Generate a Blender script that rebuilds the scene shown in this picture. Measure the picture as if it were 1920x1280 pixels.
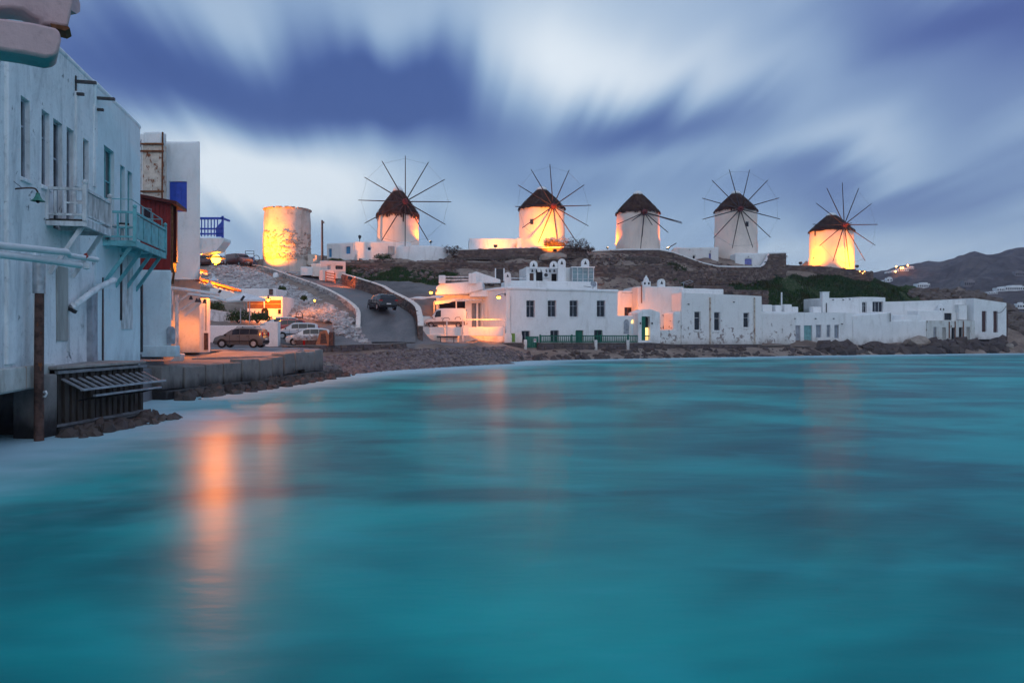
import bpy, bmesh, math, random
import numpy as np
from mathutils import Vector, Matrix, Euler, noise as mnoise
R = math.radians
random.seed(7); np.random.seed(7)
for o in list(bpy.data.objects): bpy.data.objects.remove(o)
scene = bpy.context.scene
COL = scene.collection

# ------------------------------------------------------------------ camera
CAMZ, F, HY = 3.0, 1400.0, 622.0            # eye height (m), focal length and horizon row in a 1920x1280 frame
cam = bpy.data.cameras.new('camera'); camo = bpy.data.objects.new('camera', cam); COL.objects.link(camo)
cam.sensor_width = 36; cam.lens = F/1920*36; cam.shift_y = -18/1920
cam.clip_start = 0.1; cam.clip_end = 5000
camo.location = (0, 0, CAMZ); camo.rotation_euler = (R(90), 0, 0)
scene.camera = camo

# ------------------------------------------------------------------ exposure
scene.view_settings.view_transform = 'Standard'; scene.view_settings.look = 'None'
scene.view_settings.exposure = 0.0; scene.view_settings.gamma = 1.0
scene.cycles.use_denoising = True
try: scene.cycles.denoiser = 'OPENIMAGEDENOISE'
except Exception: pass
scene.cycles.max_bounces = 6; scene.cycles.diffuse_bounces = 3; scene.cycles.glossy_bounces = 3
scene.cycles.transmission_bounces = 4; scene.cycles.volume_bounces = 0; scene.cycles.transparent_max_bounces = 8
scene.cycles.sample_clamp_indirect = 4.0
scene.cycles.use_adaptive_sampling = True; scene.cycles.adaptive_threshold = 0.03

# ------------------------------------------------------------------ sky: dusk, wind-streaked cloud deck over a low-sun sky
SUN_EL, SUN_ROT = 2.0, 200.0
world = bpy.data.worlds.new('World'); scene.world = world; world.use_nodes = True
def build_world():
    nt = world.node_tree; N = nt.nodes; L = nt.links; N.clear()
    def nd(t, **k):
        n = N.new(t)
        for a, b in k.items(): setattr(n, a, b)
        return n
    def val(x, sock):
        if hasattr(x, 'is_linked') or hasattr(x, 'links'): L.new(x, sock)
        else: sock.default_value = x
    def m(op, a, b=0.0, c=0.0, clamp=False):
        n = nd('ShaderNodeMath', operation=op); n.use_clamp = clamp
        val(a, n.inputs[0]); val(b, n.inputs[1]); val(c, n.inputs[2]); return n.outputs[0]
    def mix(f, a, b):
        n = nd('ShaderNodeMix', data_type='RGBA'); val(f, n.inputs[0])
        val(a, n.inputs[6]); val(b, n.inputs[7]); return n.outputs[2]
    def ramp(f, pts):
        n = nd('ShaderNodeValToRGB'); L.new(f, n.inputs[0]); cr = n.color_ramp
        while len(cr.elements) < len(pts): cr.elements.new(0.5)
        for e, (p, c) in zip(cr.elements, pts): e.position = p; e.color = (*c, 1)
        cr.interpolation = 'B_SPLINE'
        return n.outputs[0]
    tc = nd('ShaderNodeTexCoord'); sp = nd('ShaderNodeSeparateXYZ'); L.new(tc.outputs['Generated'], sp.inputs[0])
    x, y, z = sp.outputs
    zc = m('MAXIMUM', z, 0.0)
    H0 = 0.16
    den = m('ADD', zc, H0)
    px = m('DIVIDE', x, den); py = m('DIVIDE', y, den)
    # streak axes on the cloud deck: t runs with the wind, s across it
    WA = math.atan2(-0.13, 1.0); ca, sa = math.cos(WA), math.sin(WA)
    s = m('SUBTRACT', m('MULTIPLY', px, ca), m('MULTIPLY', py, sa))
    t = m('ADD', m('MULTIPLY', px, sa), m('MULTIPLY', py, ca))
    def pcoord(u, v):
        a, e = (u-960)/F, (HY-v)/F; n = math.sqrt(1+a*a+e*e)
        d = e/n+H0; X, Y = a/n/d, 1/n/d
        return X*ca-Y*sa, X*sa+Y*ca
    def noise(sx, st, detail, rough, off=0.0, dist=0.0):
        c = nd('ShaderNodeCombineXYZ'); L.new(m('MULTIPLY', s, sx), c.inputs[0]); L.new(m('MULTIPLY', t, st), c.inputs[1]); c.inputs[2].default_value = off
        n = nd('ShaderNodeTexNoise'); L.new(c.outputs[0], n.inputs['Vector']); n.inputs['Scale'].default_value = 1.0
        n.inputs['Detail'].default_value = detail; n.inputs['Roughness'].default_value = rough; n.inputs['Distortion'].default_value = dist
        return n.outputs['Fac']
    n1 = noise(0.62, 0.30, 2.0, 0.5, 3.1)          # broad banks
    n2 = noise(3.0, 0.22, 2.0, 0.45, 9.4)         # fine wind streaks
    n3 = noise(1.5, 0.55, 2.0, 0.5, 5.7)
    d = m('ADD', m('MULTIPLY', m('SUBTRACT', n1, 0.5), 0.30), m('MULTIPLY', m('SUBTRACT', n2, 0.5), 0.30))
    d = m('ADD', d, m('MULTIPLY', m('SUBTRACT', n3, 0.5), 0.18))
    n4 = noise(7.5, 0.35, 2.0, 0.5, 1.3)
    d = m('ADD', d, m('MULTIPLY', m('SUBTRACT', n4, 0.5), 0.17))
    # the cloud banks that stand in this view (centre, half width, half height in the photograph's frame, weight)
    blobs = [(520, 150, 260, 80, .34), (770, 165, 130, 75, .44), (330, 170, 200, 70, .22), (640, 215, 300, 30, .16), (1290, 232, 170, 40, .42), (1140, 205, 90, 60, .22), (1840, 40, 230, 90, .50),
             (1680, 385, 230, 50, .30), (1010, 330, 170, 45, .26), (1750, 170, 300, 60, .14), (880, 265, 110, 35, .20), (1900, 300, 150, 70, .25), (1480, 330, 120, 30, .10),
             (430, 330, 150, 55, -.46), (640, 325, 130, 45, -.20), (1000, 90, 80, 150, -.22), (1110, 130, 110, 60, -.16), (1230, 90, 260, 60, -.24), (740, 60, 90, 60, -.22), (440, 40, 50, 60, -.14), (1560, 270, 260, 40, -.26), (560, 390, 200, 30, -.15), (200, 60, 110, 60, -.08), (1500, 440, 200, 30, -.10)]
    warp = m('MULTIPLY', m('SUBTRACT', n2, 0.5), 0.16)
    warpt = m('ADD', m('MULTIPLY', m('SUBTRACT', n2, 0.5), 0.8), m('MULTIPLY', m('SUBTRACT', n4, 0.5), 0.28))
    for (u, v, wu, wv, k) in blobs:
        s0, t0 = pcoord(u, v); s1, _ = pcoord(u+wu, v); _, t1 = pcoord(u, v-wv)
        ss, st = abs(s1-s0), max(abs(t1-t0), .08)
        a = m('DIVIDE', m('SUBTRACT', m('ADD', s, warp), s0), ss); b = m('DIVIDE', m('SUBTRACT', m('ADD', t, warpt), t0), st)
        r2 = m('ADD', m('MULTIPLY', a, a), m('MULTIPLY', b, b))
        g = m('EXPONENT', m('MULTIPLY', r2, -0.5))
        d = m('ADD', d, m('MULTIPLY', g, k))
    d = m('ADD', d, 0.43)
    colr = ramp(d, [(0.0, (.78, .84, .89)), (.20, (.53, .63, .74)), (.42, (.300, .425, .600)), (.62, (.165, .255, .450)), (.85, (.062, .108, .315)), (1.0, (.045, .080, .26))])
    # paler clear strip low down, violet cast high on the seaward side
    low = m('POWER', m('SUBTRACT', 1.0, m('MINIMUM', m('MULTIPLY', zc, 3.2), 1.0)), 2.2)
    colr = mix(m('MULTIPLY', low, .40), colr, (.36, .55, .77, 1))
    vio = m('MULTIPLY', m('MULTIPLY', m('ADD', x, -.10, clamp=True), 1.6, clamp=True), m('MULTIPLY', zc, 1.6, clamp=True))
    colr = mix(m('MULTIPLY', vio, .40, clamp=True), colr, (.16, .135, .36, 1))
    sky = nd('ShaderNodeTexSky', sky_type='NISHITA'); sky.sun_disc = False
    sky.sun_elevation = R(SUN_EL); sky.sun_rotation = R(SUN_ROT); sky.air_density = 1.2; sky.dust_density = 1.0; sky.ozone_density = 3.0
    b1 = nd('ShaderNodeBackground'); L.new(sky.outputs[0], b1.inputs[0]); b1.inputs[1].default_value = 0.05
    b2 = nd('ShaderNodeBackground'); L.new(colr, b2.inputs[0]); b2.inputs[1].default_value = 1.02
    add = nd('ShaderNodeAddShader'); L.new(b1.outputs[0], add.inputs[0]); L.new(b2.outputs[0], add.inputs[1])
    out = nd('ShaderNodeOutputWorld'); L.new(add.outputs[0], out.inputs[0])
build_world()

# ------------------------------------------------------------------ sun: the last soft light, from behind the camera
sl = bpy.data.lights.new('sun', 'SUN'); sl.energy = 0.38; sl.angle = R(35); sl.color = (1.0, .96, .94)
so = bpy.data.objects.new('sun', sl); COL.objects.link(so)
so.rotation_euler = Vector((-.35, 1.0, -.55)).to_track_quat('-Z', 'Y').to_euler()

# ------------------------------------------------------------------ helpers
def P(px, py, Y): return Vector(((px-960)/F*Y, Y, CAMZ+(HY-py)/F*Y))
def PX(px, Y): return (px-960)/F*Y
def PZ(py, Y): return CAMZ+(HY-py)/F*Y
WORLD = {}
def thing(name, label, cat, loc, group=None):
    o = bpy.data.objects.new(name, None); COL.objects.link(o); o.location = loc; o.empty_display_size = .3
    o['label'] = label; o['category'] = cat
    if group: o['group'] = group
    o['kind'] = 'thing'; WORLD[o] = Vector(loc); return o
def tag(o, label=None, cat=None, group=None, kind=None):
    if label: o['label'] = label
    if cat: o['category'] = cat
    if group: o['group'] = group
    if kind: o['kind'] = kind
    return o
def link(name, me, parent=None, M=None):
    """object from a shared mesh at world matrix M"""
    o = bpy.data.objects.new(name, me); COL.objects.link(o)
    M = M or Matrix.Identity(4); w = M.to_translation()
    o.rotation_mode = 'QUATERNION'; o.rotation_quaternion = M.to_quaternion(); o.scale = M.to_scale()
    if parent is not None:
        o.parent = parent; o.location = w-WORLD[parent]
    else: o.location = w
    WORLD[o] = w; return o
class MB:
    def __init__(s, T=None): s.v = []; s.f = []; s.T = T
    def add(s, vs, fs):
        n = len(s.v)
        if s.T is not None: vs = [s.T @ Vector(p) for p in vs]
        s.v.extend([tuple(p) for p in vs]); s.f.extend([tuple(i+n for i in q) for q in fs]); return s
    def box(s, c, d, rot=None, jit=0.0):
        hx, hy, hz = d[0]/2, d[1]/2, d[2]/2
        vs = [Vector((a*hx, b*hy, e*hz)) for e in (-1, 1) for b in (-1, 1) for a in (-1, 1)]
        if jit: vs = [p+Vector((random.uniform(-jit, jit)*hx*2, random.uniform(-jit, jit)*hy*2, random.uniform(-jit, jit)*hz*2)) for p in vs]
        if rot is not None: vs = [rot @ p for p in vs]
        c = Vector(c)
        return s.add([p+c for p in vs], [(0, 2, 3, 1), (4, 5, 7, 6), (0, 1, 5, 4), (2, 6, 7, 3), (0, 4, 6, 2), (1, 3, 7, 5)])
    def bar(s, a, b, w, h=None, up=(0, 0, 1)):
        a, b = Vector(a), Vector(b); d = b-a; L = d.length; d.normalize(); up = Vector(up)
        if abs(d.dot(up)) > .98: up = Vector((0, 1, 0))
        x = d.cross(up).normalized(); z = x.cross(d).normalized()
        rot = Matrix((x, d, z)).transposed()
        return s.box((a+b)/2, (w, L, h or w), rot)
    def prism(s, pts, ext):
        n = len(pts); e = Vector(ext); pts = [Vector(p) for p in pts]
        return s.add(pts+[p+e for p in pts], [tuple(range(n))[::-1], tuple(range(n, 2*n))]+[(i, (i+1) % n, n+(i+1) % n, n+i) for i in range(n)])
    def tube(s, pts, r, n=8, caps=True):
        pts = [Vector(p) for p in pts]; m = len(pts); rs = r if isinstance(r, (list, tuple)) else [r]*m
        vs = []; ref = None
        for i, p in enumerate(pts):
            d = (pts[min(i+1, m-1)]-pts[max(i-1, 0)]).normalized()
            if ref is None:
                ref = Vector((0, 0, 1)) if abs(d.z) < .9 else Vector((1, 0, 0))
            x = d.cross(ref).normalized(); z = x.cross(d).normalized(); ref = z
            for k in range(n):
                a = 2*math.pi*k/n; vs.append(p+(x*math.cos(a)+z*math.sin(a))*rs[i])
        fs = [(i*n+k, i*n+(k+1) % n, (i+1)*n+(k+1) % n, (i+1)*n+k) for i in range(m-1) for k in range(n)]
        if caps: fs += [tuple(range(n))[::-1], tuple(range((m-1)*n, m*n))]
        return s.add(vs, fs)
    def lathe(s, prof, n=24, c=(0, 0, 0), jit=0.0, capb=True, capt=True, sc=(1, 1)):
        c = Vector(c); vs = []
        for i, (r, z) in enumerate(prof):
            for k in range(n):
                a = 2*math.pi*k/n; rr = r*(1+jit*mnoise.noise((math.cos(a)*2.1+c.x, math.sin(a)*2.1+c.y, z*1.3)))
                vs.append(c+Vector((math.cos(a)*rr*sc[0], math.sin(a)*rr*sc[1], z)))
        m = len(prof)
        fs = [(i*n+k, i*n+(k+1) % n, (i+1)*n+(k+1) % n, (i+1)*n+k) for i in range(m-1) for k in range(n)]
        if capb: fs.append(tuple(range(n))[::-1])
        if capt: fs.append(tuple(range((m-1)*n, m*n)))
        return s.add(vs, fs)
    def quad(s, a, b, c, d): return s.add([a, b, c, d], [(0, 1, 2, 3)])
    def mesh(s, name, m, smooth=False, center=None):
        vs = s.v
        if center is not None: vs = [(p[0]-center[0], p[1]-center[1], p[2]-center[2]) for p in vs]
        me = bpy.data.meshes.new(name); me.from_pydata(vs, [], s.f); me.update()
        if m is not None: me.materials.append(m)
        if smooth: me.polygons.foreach_set('use_smooth', [True]*len(me.polygons))
        return me
    def build(s, name, m, parent=None, smooth=False, bevel=0, seg=2, kind=None, origin='center'):
        a = np.array(s.v); lo, hi = a.min(0), a.max(0); c = Vector((lo+hi)/2)
        if origin == 'base': c.z = lo[2]
        me = s.mesh(name, m, smooth or bool(bevel), c)
        o = link(name, me, parent, Matrix.Translation(c))
        if bevel:
            b = o.modifiers.new('bevel', 'BEVEL'); b.width = bevel; b.segments = seg; b.limit_method = 'ANGLE'; b.angle_limit = R(38); b.use_clamp_overlap = True; b.harden_normals = False
            me.set_sharp_from_angle(angle=R(35))
        elif smooth: me.set_sharp_from_angle(angle=R(50))
        if kind: o['kind'] = kind
        return o

# ------------------------------------------------------------------ materials
MATS = {}
def newmat(name):
    m = bpy.data.materials.new(name); m.use_nodes = True; nt = m.node_tree; nt.nodes.clear()
    return m, nt
class NG:
    """small node graph helper"""
    def __init__(s, nt): s.nt = nt; s.N = nt.nodes; s.L = nt.links
    def nd(s, t, **k):
        n = s.N.new(t)
        for a, b in k.items(): setattr(n, a, b)
        return n
    def val(s, x, sock):
        if hasattr(x, 'is_linked'): s.L.new(x, sock)
        else: sock.default_value = x
    def math(s, op, a, b=0.0, c=0.0, clamp=False):
        n = s.nd('ShaderNodeMath', operation=op); n.use_clamp = clamp
        s.val(a, n.inputs[0]); s.val(b, n.inputs[1]); s.val(c, n.inputs[2]); return n.outputs[0]
    def mix(s, f, a, b, blend='MIX'):
        n = s.nd('ShaderNodeMix', data_type='RGBA', blend_type=blend); s.val(f, n.inputs[0])
        s.val(a if not isinstance(a, tuple) else (*a[:3], 1), n.inputs[6]); s.val(b if not isinstance(b, tuple) else (*b[:3], 1), n.inputs[7]); return n.outputs[2]
    def pos(s, sc=(1, 1, 1), off=(0, 0, 0), obj=False):
        if obj: src = s.nd('ShaderNodeTexCoord').outputs['Object']
        else: src = s.nd('ShaderNodeNewGeometry').outputs['Position']
        mp = s.nd('ShaderNodeMapping'); s.L.new(src, mp.inputs[0]); mp.inputs['Scale'].default_value = sc; mp.inputs['Location'].default_value = off
        return mp.outputs[0]
    def noise(s, vec, scale=1.0, detail=4, rough=.55, dist=0.0):
        n = s.nd('ShaderNodeTexNoise'); s.L.new(vec, n.inputs['Vector']); n.inputs['Scale'].default_value = scale
        n.inputs['Detail'].default_value = detail; n.inputs['Roughness'].default_value = rough; n.inputs['Distortion'].default_value = dist
        return n.outputs['Fac']
    def step(s, f, lo, hi):
        n = s.nd('ShaderNodeMapRange', interpolation_type='SMOOTHSTEP'); s.L.new(f, n.inputs[0]); n.inputs[1].default_value = lo; n.inputs[2].default_value = hi
        return n.outputs[0]
    def ramp(s, f, pts):
        n = s.nd('ShaderNodeValToRGB'); s.L.new(f, n.inputs[0]); cr = n.color_ramp
        while len(cr.elements) < len(pts): cr.elements.new(0.5)
        for e, (p, c) in zip(cr.elements, pts): e.position = p; e.color = (*c[:3], 1)
        return n.outputs[0]
    def bump(s, h, strength=.3, dist=.05):
        n = s.nd('ShaderNodeBump'); s.L.new(h, n.inputs['Height']); n.inputs['Strength'].default_value = strength; n.inputs['Distance'].default_value = dist
        return n.outputs[0]
    def principled(s, color, rough=.8, normal=None, metallic=0.0, spec=.3, emis=None, estr=0.0, **kw):
        b = s.nd('ShaderNodeBsdfPrincipled')
        s.val(color if not isinstance(color, tuple) else (*color[:3], 1), b.inputs['Base Color']); s.val(rough, b.inputs['Roughness'])
        b.inputs['Metallic'].default_value = metallic; b.inputs['Specular IOR Level'].default_value = spec
        if normal is not None: s.L.new(normal, b.inputs['Normal'])
        if emis: b.inputs['Emission Color'].default_value = (*emis, 1); b.inputs['Emission Strength'].default_value = estr
        o = s.nd('ShaderNodeOutputMaterial'); s.L.new(b.outputs[0], o.inputs[0]); return b
def plaster(name, base=(.80, .80, .79), dirt=(.42, .41, .38), streak=.35, peel=0.0, peelcol=(.30, .26, .23), bump=.25, rust=0.0, mott=.25, lo=.50, low=0.0, damp=.55):
    m, nt = newmat(name); g = NG(nt)
    big = g.noise(g.pos(), .7, 5, .6); fine = g.noise(g.pos(), 6, 5, .65); st = g.noise(g.pos((1.15, 1.15, .26)), 1.0, 7, .68, .9)
    c = g.mix(g.math('MULTIPLY', g.step(big, .40, .72), mott), base, tuple(x*.80 for x in base))
    c = g.mix(g.math('MULTIPLY', g.step(st, lo, .74), streak), c, dirt)
    c = g.mix(g.math('MULTIPLY', g.step(fine, .52, .78), streak*.7), c, tuple(x*.9 for x in dirt))
    if damp:
        sd = g.nd('ShaderNodeSeparateXYZ'); g.L.new(g.pos(), sd.inputs[0]); zz = g.math('SUBTRACT', sd.outputs[2], g.math('MULTIPLY', g.noise(g.pos((.8, .8, .5), (1, 8, 3)), 1.0, 6, .65), 3.4))
        c = g.mix(g.math('MULTIPLY', g.step(zz, .75, -.45), damp), c, tuple(x*.8 for x in dirt))
    if rust:
        rs = g.noise(g.pos((3, 3, .25), (7, 2, 1)), 1.4, 4, .6)
        c = g.mix(g.math('MULTIPLY', g.step(rs, .60, .75), rust), c, (.35, .13, .04))
    h = g.math('ADD', g.math('MULTIPLY', big, .6), g.math('MULTIPLY', fine, .4))
    if peel:
        pn = g.noise(g.pos((1, 1, 1), (3, 5, 2)), 1.5, 6, .68, .4)
        sz = g.nd('ShaderNodeSeparateXYZ'); g.L.new(g.pos(), sz.inputs[0])
        if low: pn = g.math('SUBTRACT', pn, g.math('MULTIPLY', g.math('SUBTRACT', sz.outputs[2], 2.0), low, clamp=True))
        pf = g.step(pn, .70-.18*peel, .725-.18*peel)
        pc = g.mix(fine, peelcol, tuple(x*1.9 for x in peelcol))
        c = g.mix(pf, c, pc); h = g.math('SUBTRACT', h, g.math('MULTIPLY', pf, .35))
    g.principled(c, .85, g.bump(h, bump, .06), spec=.2); MATS[name] = m; return m
def tide(m):
    nt = m.node_tree; g = NG(nt); b = [n for n in nt.nodes if n.type == 'BSDF_PRINCIPLED'][0]; src = b.inputs['Base Color'].links[0].from_socket
    sz = g.nd('ShaderNodeSeparateXYZ'); g.L.new(g.pos(), sz.inputs[0]); z = g.math('SUBTRACT', sz.outputs[2], g.math('MULTIPLY', g.noise(g.pos((1.3, 1.3, .5)), 1.2, 5, .6), 1.3))
    f = g.step(z, .35, -.35); g.L.new(g.mix(f, src, (.035, .034, .036)), b.inputs['Base Color']); g.L.new(g.math('SUBTRACT', .85, g.math('MULTIPLY', f, .5)), b.inputs['Roughness'])
def simple(name, col, rough=.6, metallic=0.0, var=.25, scale=3.0, spec=.35, bump=0.0, stretch=(1, 1, 1), rust=0.0, obj=False, coat=0.0):
    m, nt = newmat(name); g = NG(nt); n = g.noise(g.pos(stretch, obj=obj), scale, 5, .6)
    c = g.mix(g.step(n, .35, .7), tuple(min(1, x*(1+var*.4)) for x in col), tuple(x*(1-var) for x in col))
    if rust:
        rn = g.noise(g.pos((1, 1, .5), (4, 4, 4), obj=obj), scale*1.4, 5, .7); c = g.mix(g.step(rn, .68-.22*rust, .76-.22*rust), c, (.22, .07, .025))
    b = g.principled(c, rough, g.bump(n, bump, .02) if bump else None, metallic, spec)
    if coat: b.inputs['Coat Weight'].default_value = coat; b.inputs['Coat Roughness'].default_value = .08
    MATS[name] = m; return m
def stone(name, cols, var=.3, bump=.5, isl=True, scale=5):
    m, nt = newmat(name); g = NG(nt)
    n = g.noise(g.pos(), scale, 6, .65); big = g.noise(g.pos(), .5, 3, .5)
    if isl: f = g.nd('ShaderNodeNewGeometry').outputs['Random Per Island']
    else:
        v = g.nd('ShaderNodeTexVoronoi'); g.L.new(g.pos(), v.inputs['Vector']); v.inputs['Scale'].default_value = scale*.7; f = g.nd('ShaderNodeSeparateColor'); g.L.new(v.outputs['Color'], f.inputs[0]); f = f.outputs[0]
    k = len(cols); c = g.ramp(f, [(i/max(1, k-1), q) for i, q in enumerate(cols)])
    c = g.mix(g.math('MULTIPLY', g.step(n, .35, .75), var), c, (.05, .045, .045)); c = g.mix(g.math('MULTIPLY', g.step(big, .4, .7), var*.7), c, (.16, .13, .11))
    g.principled(c, .9, g.bump(n, bump, .05), spec=.2); MATS[name] = m; return m
def glow(name, col, s):
    m, nt = newmat(name); g = NG(nt); g.principled(col, .4, emis=col, estr=s); MATS[name] = m; return m
WH = plaster('plaster_white', base=(.86, .87, .87), streak=.42, mott=.4, bump=.45)
WHW = plaster('plaster_weathered', base=(.88, .91, .93), dirt=(.30, .34, .38), streak=.62, mott=.6, bump=.9, lo=.44, peel=.30, peelcol=(.20, .22, .24))
WHB = plaster('plaster_blue_white', base=(.74, .86, .91), dirt=(.36, .43, .48), streak=.40, mott=.4, bump=.25)
WHP = plaster('plaster_peeling', streak=.35, peel=.85, peelcol=(.22, .19, .18), bump=.4, low=.028)
WHM = plaster('plaster_mill', base=(.86, .745, .665), dirt=(.40, .36, .33), streak=.30, peel=.10, bump=.35)
WHR = plaster('plaster_ruin', base=(.66, .60, .54), dirt=(.30, .25, .20), streak=.7, peel=.40, peelcol=(.34, .28, .23), bump=.9, mott=.8)
WHX = plaster('plaster_rusty', base=(.66, .68, .66), dirt=(.30, .27, .22), streak=.75, peel=.42, peelcol=(.16, .11, .08), bump=.5, rust=.9)
PINK = plaster('plaster_pink', base=(.58, .41, .42), dirt=(.30, .21, .22), streak=.6, bump=1.0, mott=.7, peel=.2, peelcol=(.26, .19, .18))
CONC = plaster('concrete', base=(.40, .37, .35), dirt=(.12, .11, .11), streak=.75, peel=.3, peelcol=(.12, .10, .10), bump=.9, mott=.8)
tide(CONC)
CONCW = plaster('concrete_wet', base=(.34, .34, .36), dirt=(.14, .13, .14), streak=.5, bump=.5, mott=.7)
RUSTW = simple('rusty_white_metal', (.62, .55, .47), .6, .2, .25, 3, rust=.62, bump=.3)
RUST = simple('rust', (.20, .075, .03), .85, .1, .5, 6, bump=.4)
RUSTP = simple('rusty_post', (.115, .062, .05), .8, .1, .6, 5, rust=.4, bump=.6)
WOODW = simple('white_wood', (.66, .68, .70), .7, 0, .35, 4, bump=.25, stretch=(1, 1, .4), rust=.06)
WOODT = simple('turquoise_wood', (.16, .46, .50), .6, 0, .3, 3, bump=.15)
WOODD = simple('dark_wood', (.055, .045, .04), .85, 0, .5, 5, bump=.5, stretch=(1, 1, .3))
WOODG = simple('grey_wood', (.20, .21, .23), .8, 0, .45, 6, bump=.5, stretch=(1, .4, 1))
SPAR = simple('spar_wood', (.05, .035, .035), .8, 0, .4, 5)
SPARR = simple('red_hub_wood', (.17, .035, .035), .7, 0, .4, 5)
REDW = simple('red_boards', (.27, .022, .02), .6, 0, .3, 3, bump=.2, stretch=(3, 3, .2))
BLUEW = simple('blue_paint', (.045, .10, .52), .5, 0, .15, 3)
BLUEC = simple('cyan_blue_paint', (.06, .28, .55), .5, 0, .2, 3)
VIOW = simple('violet_paint', (.20, .22, .55), .55, 0, .2, 3)
GREENW = simple('green_paint', (.012, .145, .095), .5, 0, .25, 3)
GREENL = simple('light_green_paint', (.16, .30, .05), .5, 0, .25, 3)
GREENM = simple('green_enamel', (.05, .22, .17), .4, 0, .3, 8)
GREYP = simple('grey_paint', (.34, .37, .42), .65, 0, .3, 3, bump=.15)
BEIGEP = simple('beige_boards', (.42, .42, .40), .75, 0, .25, 2.5, bump=.3, stretch=(1, 1, .3))
METAL = simple('dark_metal', (.06, .06, .065), .5, .6, .3, 6)
GALV = simple('galvanised', (.42, .45, .48), .45, .5, .3, 5, rust=.08)
BLACK = simple('black_rubber', (.012, .012, .013), .8)
DARK = simple('dark_interior', (.015, .014, .015), .9)
TILE = simple('roof_tile', (.30, .12, .07), .8, 0, .5, 6, bump=.5)
CANVAS = simple('canvas', (.72, .74, .76), .8, 0, .12, 2)
GLASS = simple('window_glass', (.016, .02, .028), .1, 0, .2, 1, spec=.38)
GLASSP = simple('pale_glass', (.22, .33, .36), .12, 0, .2, 1, spec=.6)
FROST = simple('curtained_glass', (.30, .35, .42), .2, 0, .3, 1.2, spec=.6)
STONEB = stone('stone_brown', [(.13, .085, .075), (.22, .155, .13), (.16, .115, .115), (.31, .235, .19), (.10, .075, .075), (.21, .135, .10)])
STONEG = stone('stone_dark', [(.09, .08, .085), (.16, .13, .13), (.12, .10, .12), (.22, .17, .15), (.08, .07, .08)])
STONEW = stone('stone_whitewashed', [(.52, .50, .50), (.66, .62, .61), (.40, .37, .38), (.72, .70, .68), (.30, .27, .27), (.58, .52, .50)], var=.35)
MORT = simple('mortar', (.13, .105, .095), .95, 0, .4, 4, bump=.6)
MORTW = simple('pale_mortar', (.36, .34, .34), .95, 0, .4, 4, bump=.6)
PEB = stone('pebbles', [(.14, .11, .115), (.24, .19, .18), (.18, .16, .19), (.32, .26, .23), (.10, .09, .10), (.22, .17, .14)], var=.25)
ROCK = stone('rock', [(.17, .13, .11), (.17, .13, .11)], var=.55, bump=.9, scale=2.5)
ROCKP = stone('rock_pale', [(.40, .33, .28), (.40, .33, .28)], var=.4, bump=.9, scale=2.5)
ROCKD = stone('rock_wet', [(.085, .065, .06), (.085, .065, .06)], var=.5, bump=.9, scale=2.5)
def thatch_mat():
    m, nt = newmat('thatch'); g = NG(nt); n = g.noise(g.pos((5, 5, .8)), 3, 6, .7); b = g.noise(g.pos(), 1.2, 3, .5)
    isl = g.nd('ShaderNodeNewGeometry').outputs['Random Per Island']
    c = g.mix(g.step(n, .3, .7), (.075, .036, .028), (.022, .012, .010)); c = g.mix(g.math('MULTIPLY', g.step(b, .45, .7), .5), c, (.12, .085, .07)); c = g.mix(g.math('MULTIPLY', isl, .45), c, (.14, .085, .06))
    g.principled(c, .95, g.bump(n, .8, .08), spec=.1); return m
THATCH = thatch_mat()
def road_mat():
    m, nt = newmat('asphalt'); g = NG(nt); n = g.noise(g.pos(), 8, 6, .7); b = g.noise(g.pos((1, .35, 1)), .5, 5, .65, .6); crack = g.nd('ShaderNodeTexVoronoi', feature='DISTANCE_TO_EDGE'); g.L.new(g.pos(), crack.inputs['Vector']); crack.inputs['Scale'].default_value = 1.3
    c = g.mix(g.step(b, .35, .7), (.12, .115, .12), (.21, .19, .19)); c = g.mix(g.math('MULTIPLY', g.step(n, .45, .75), .4), c, (.05, .05, .055))
    c = g.mix(g.math('MULTIPLY', g.math('LESS_THAN', crack.outputs['Distance'], .025), .45), c, (.22, .20, .19))
    g.principled(c, g.math('MULTIPLY_ADD', b, .5, .3), g.bump(n, .4, .03), spec=.4); return m
ROAD = road_mat()
def ground_mat():
    m, nt = newmat('hillside'); g = NG(nt); n = g.noise(g.pos(), 3, 8, .7); b = g.noise(g.pos((1, 1, 2.5)), .25, 5, .6, .3)
    at = g.nd('ShaderNodeAttribute'); at.attribute_name = 'cover'; sep = g.nd('ShaderNodeSeparateColor'); g.L.new(at.outputs['Color'], sep.inputs[0])
    c = g.ramp(b, [(.3, (.17, .125, .105)), (.5, (.30, .23, .19)), (.7, (.40, .33, .28))])
    c = g.mix(g.math('MULTIPLY', g.step(n, .5, .75), .6), c, (.09, .07, .062))
    gr = g.mix(n, (.012, .040, .014), (.055, .085, .025))
    c = g.mix(g.math('MULTIPLY', sep.outputs[0], g.step(n, .25, .5)), c, gr)
    c = g.mix(sep.outputs[1], c, g.mix(g.step(b, .35, .65), (.24, .225, .225), (.15, .14, .14)))
    g.principled(c, .95, g.bump(n, .9, .15), spec=.15); return m
GROUND = ground_mat()
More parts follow.
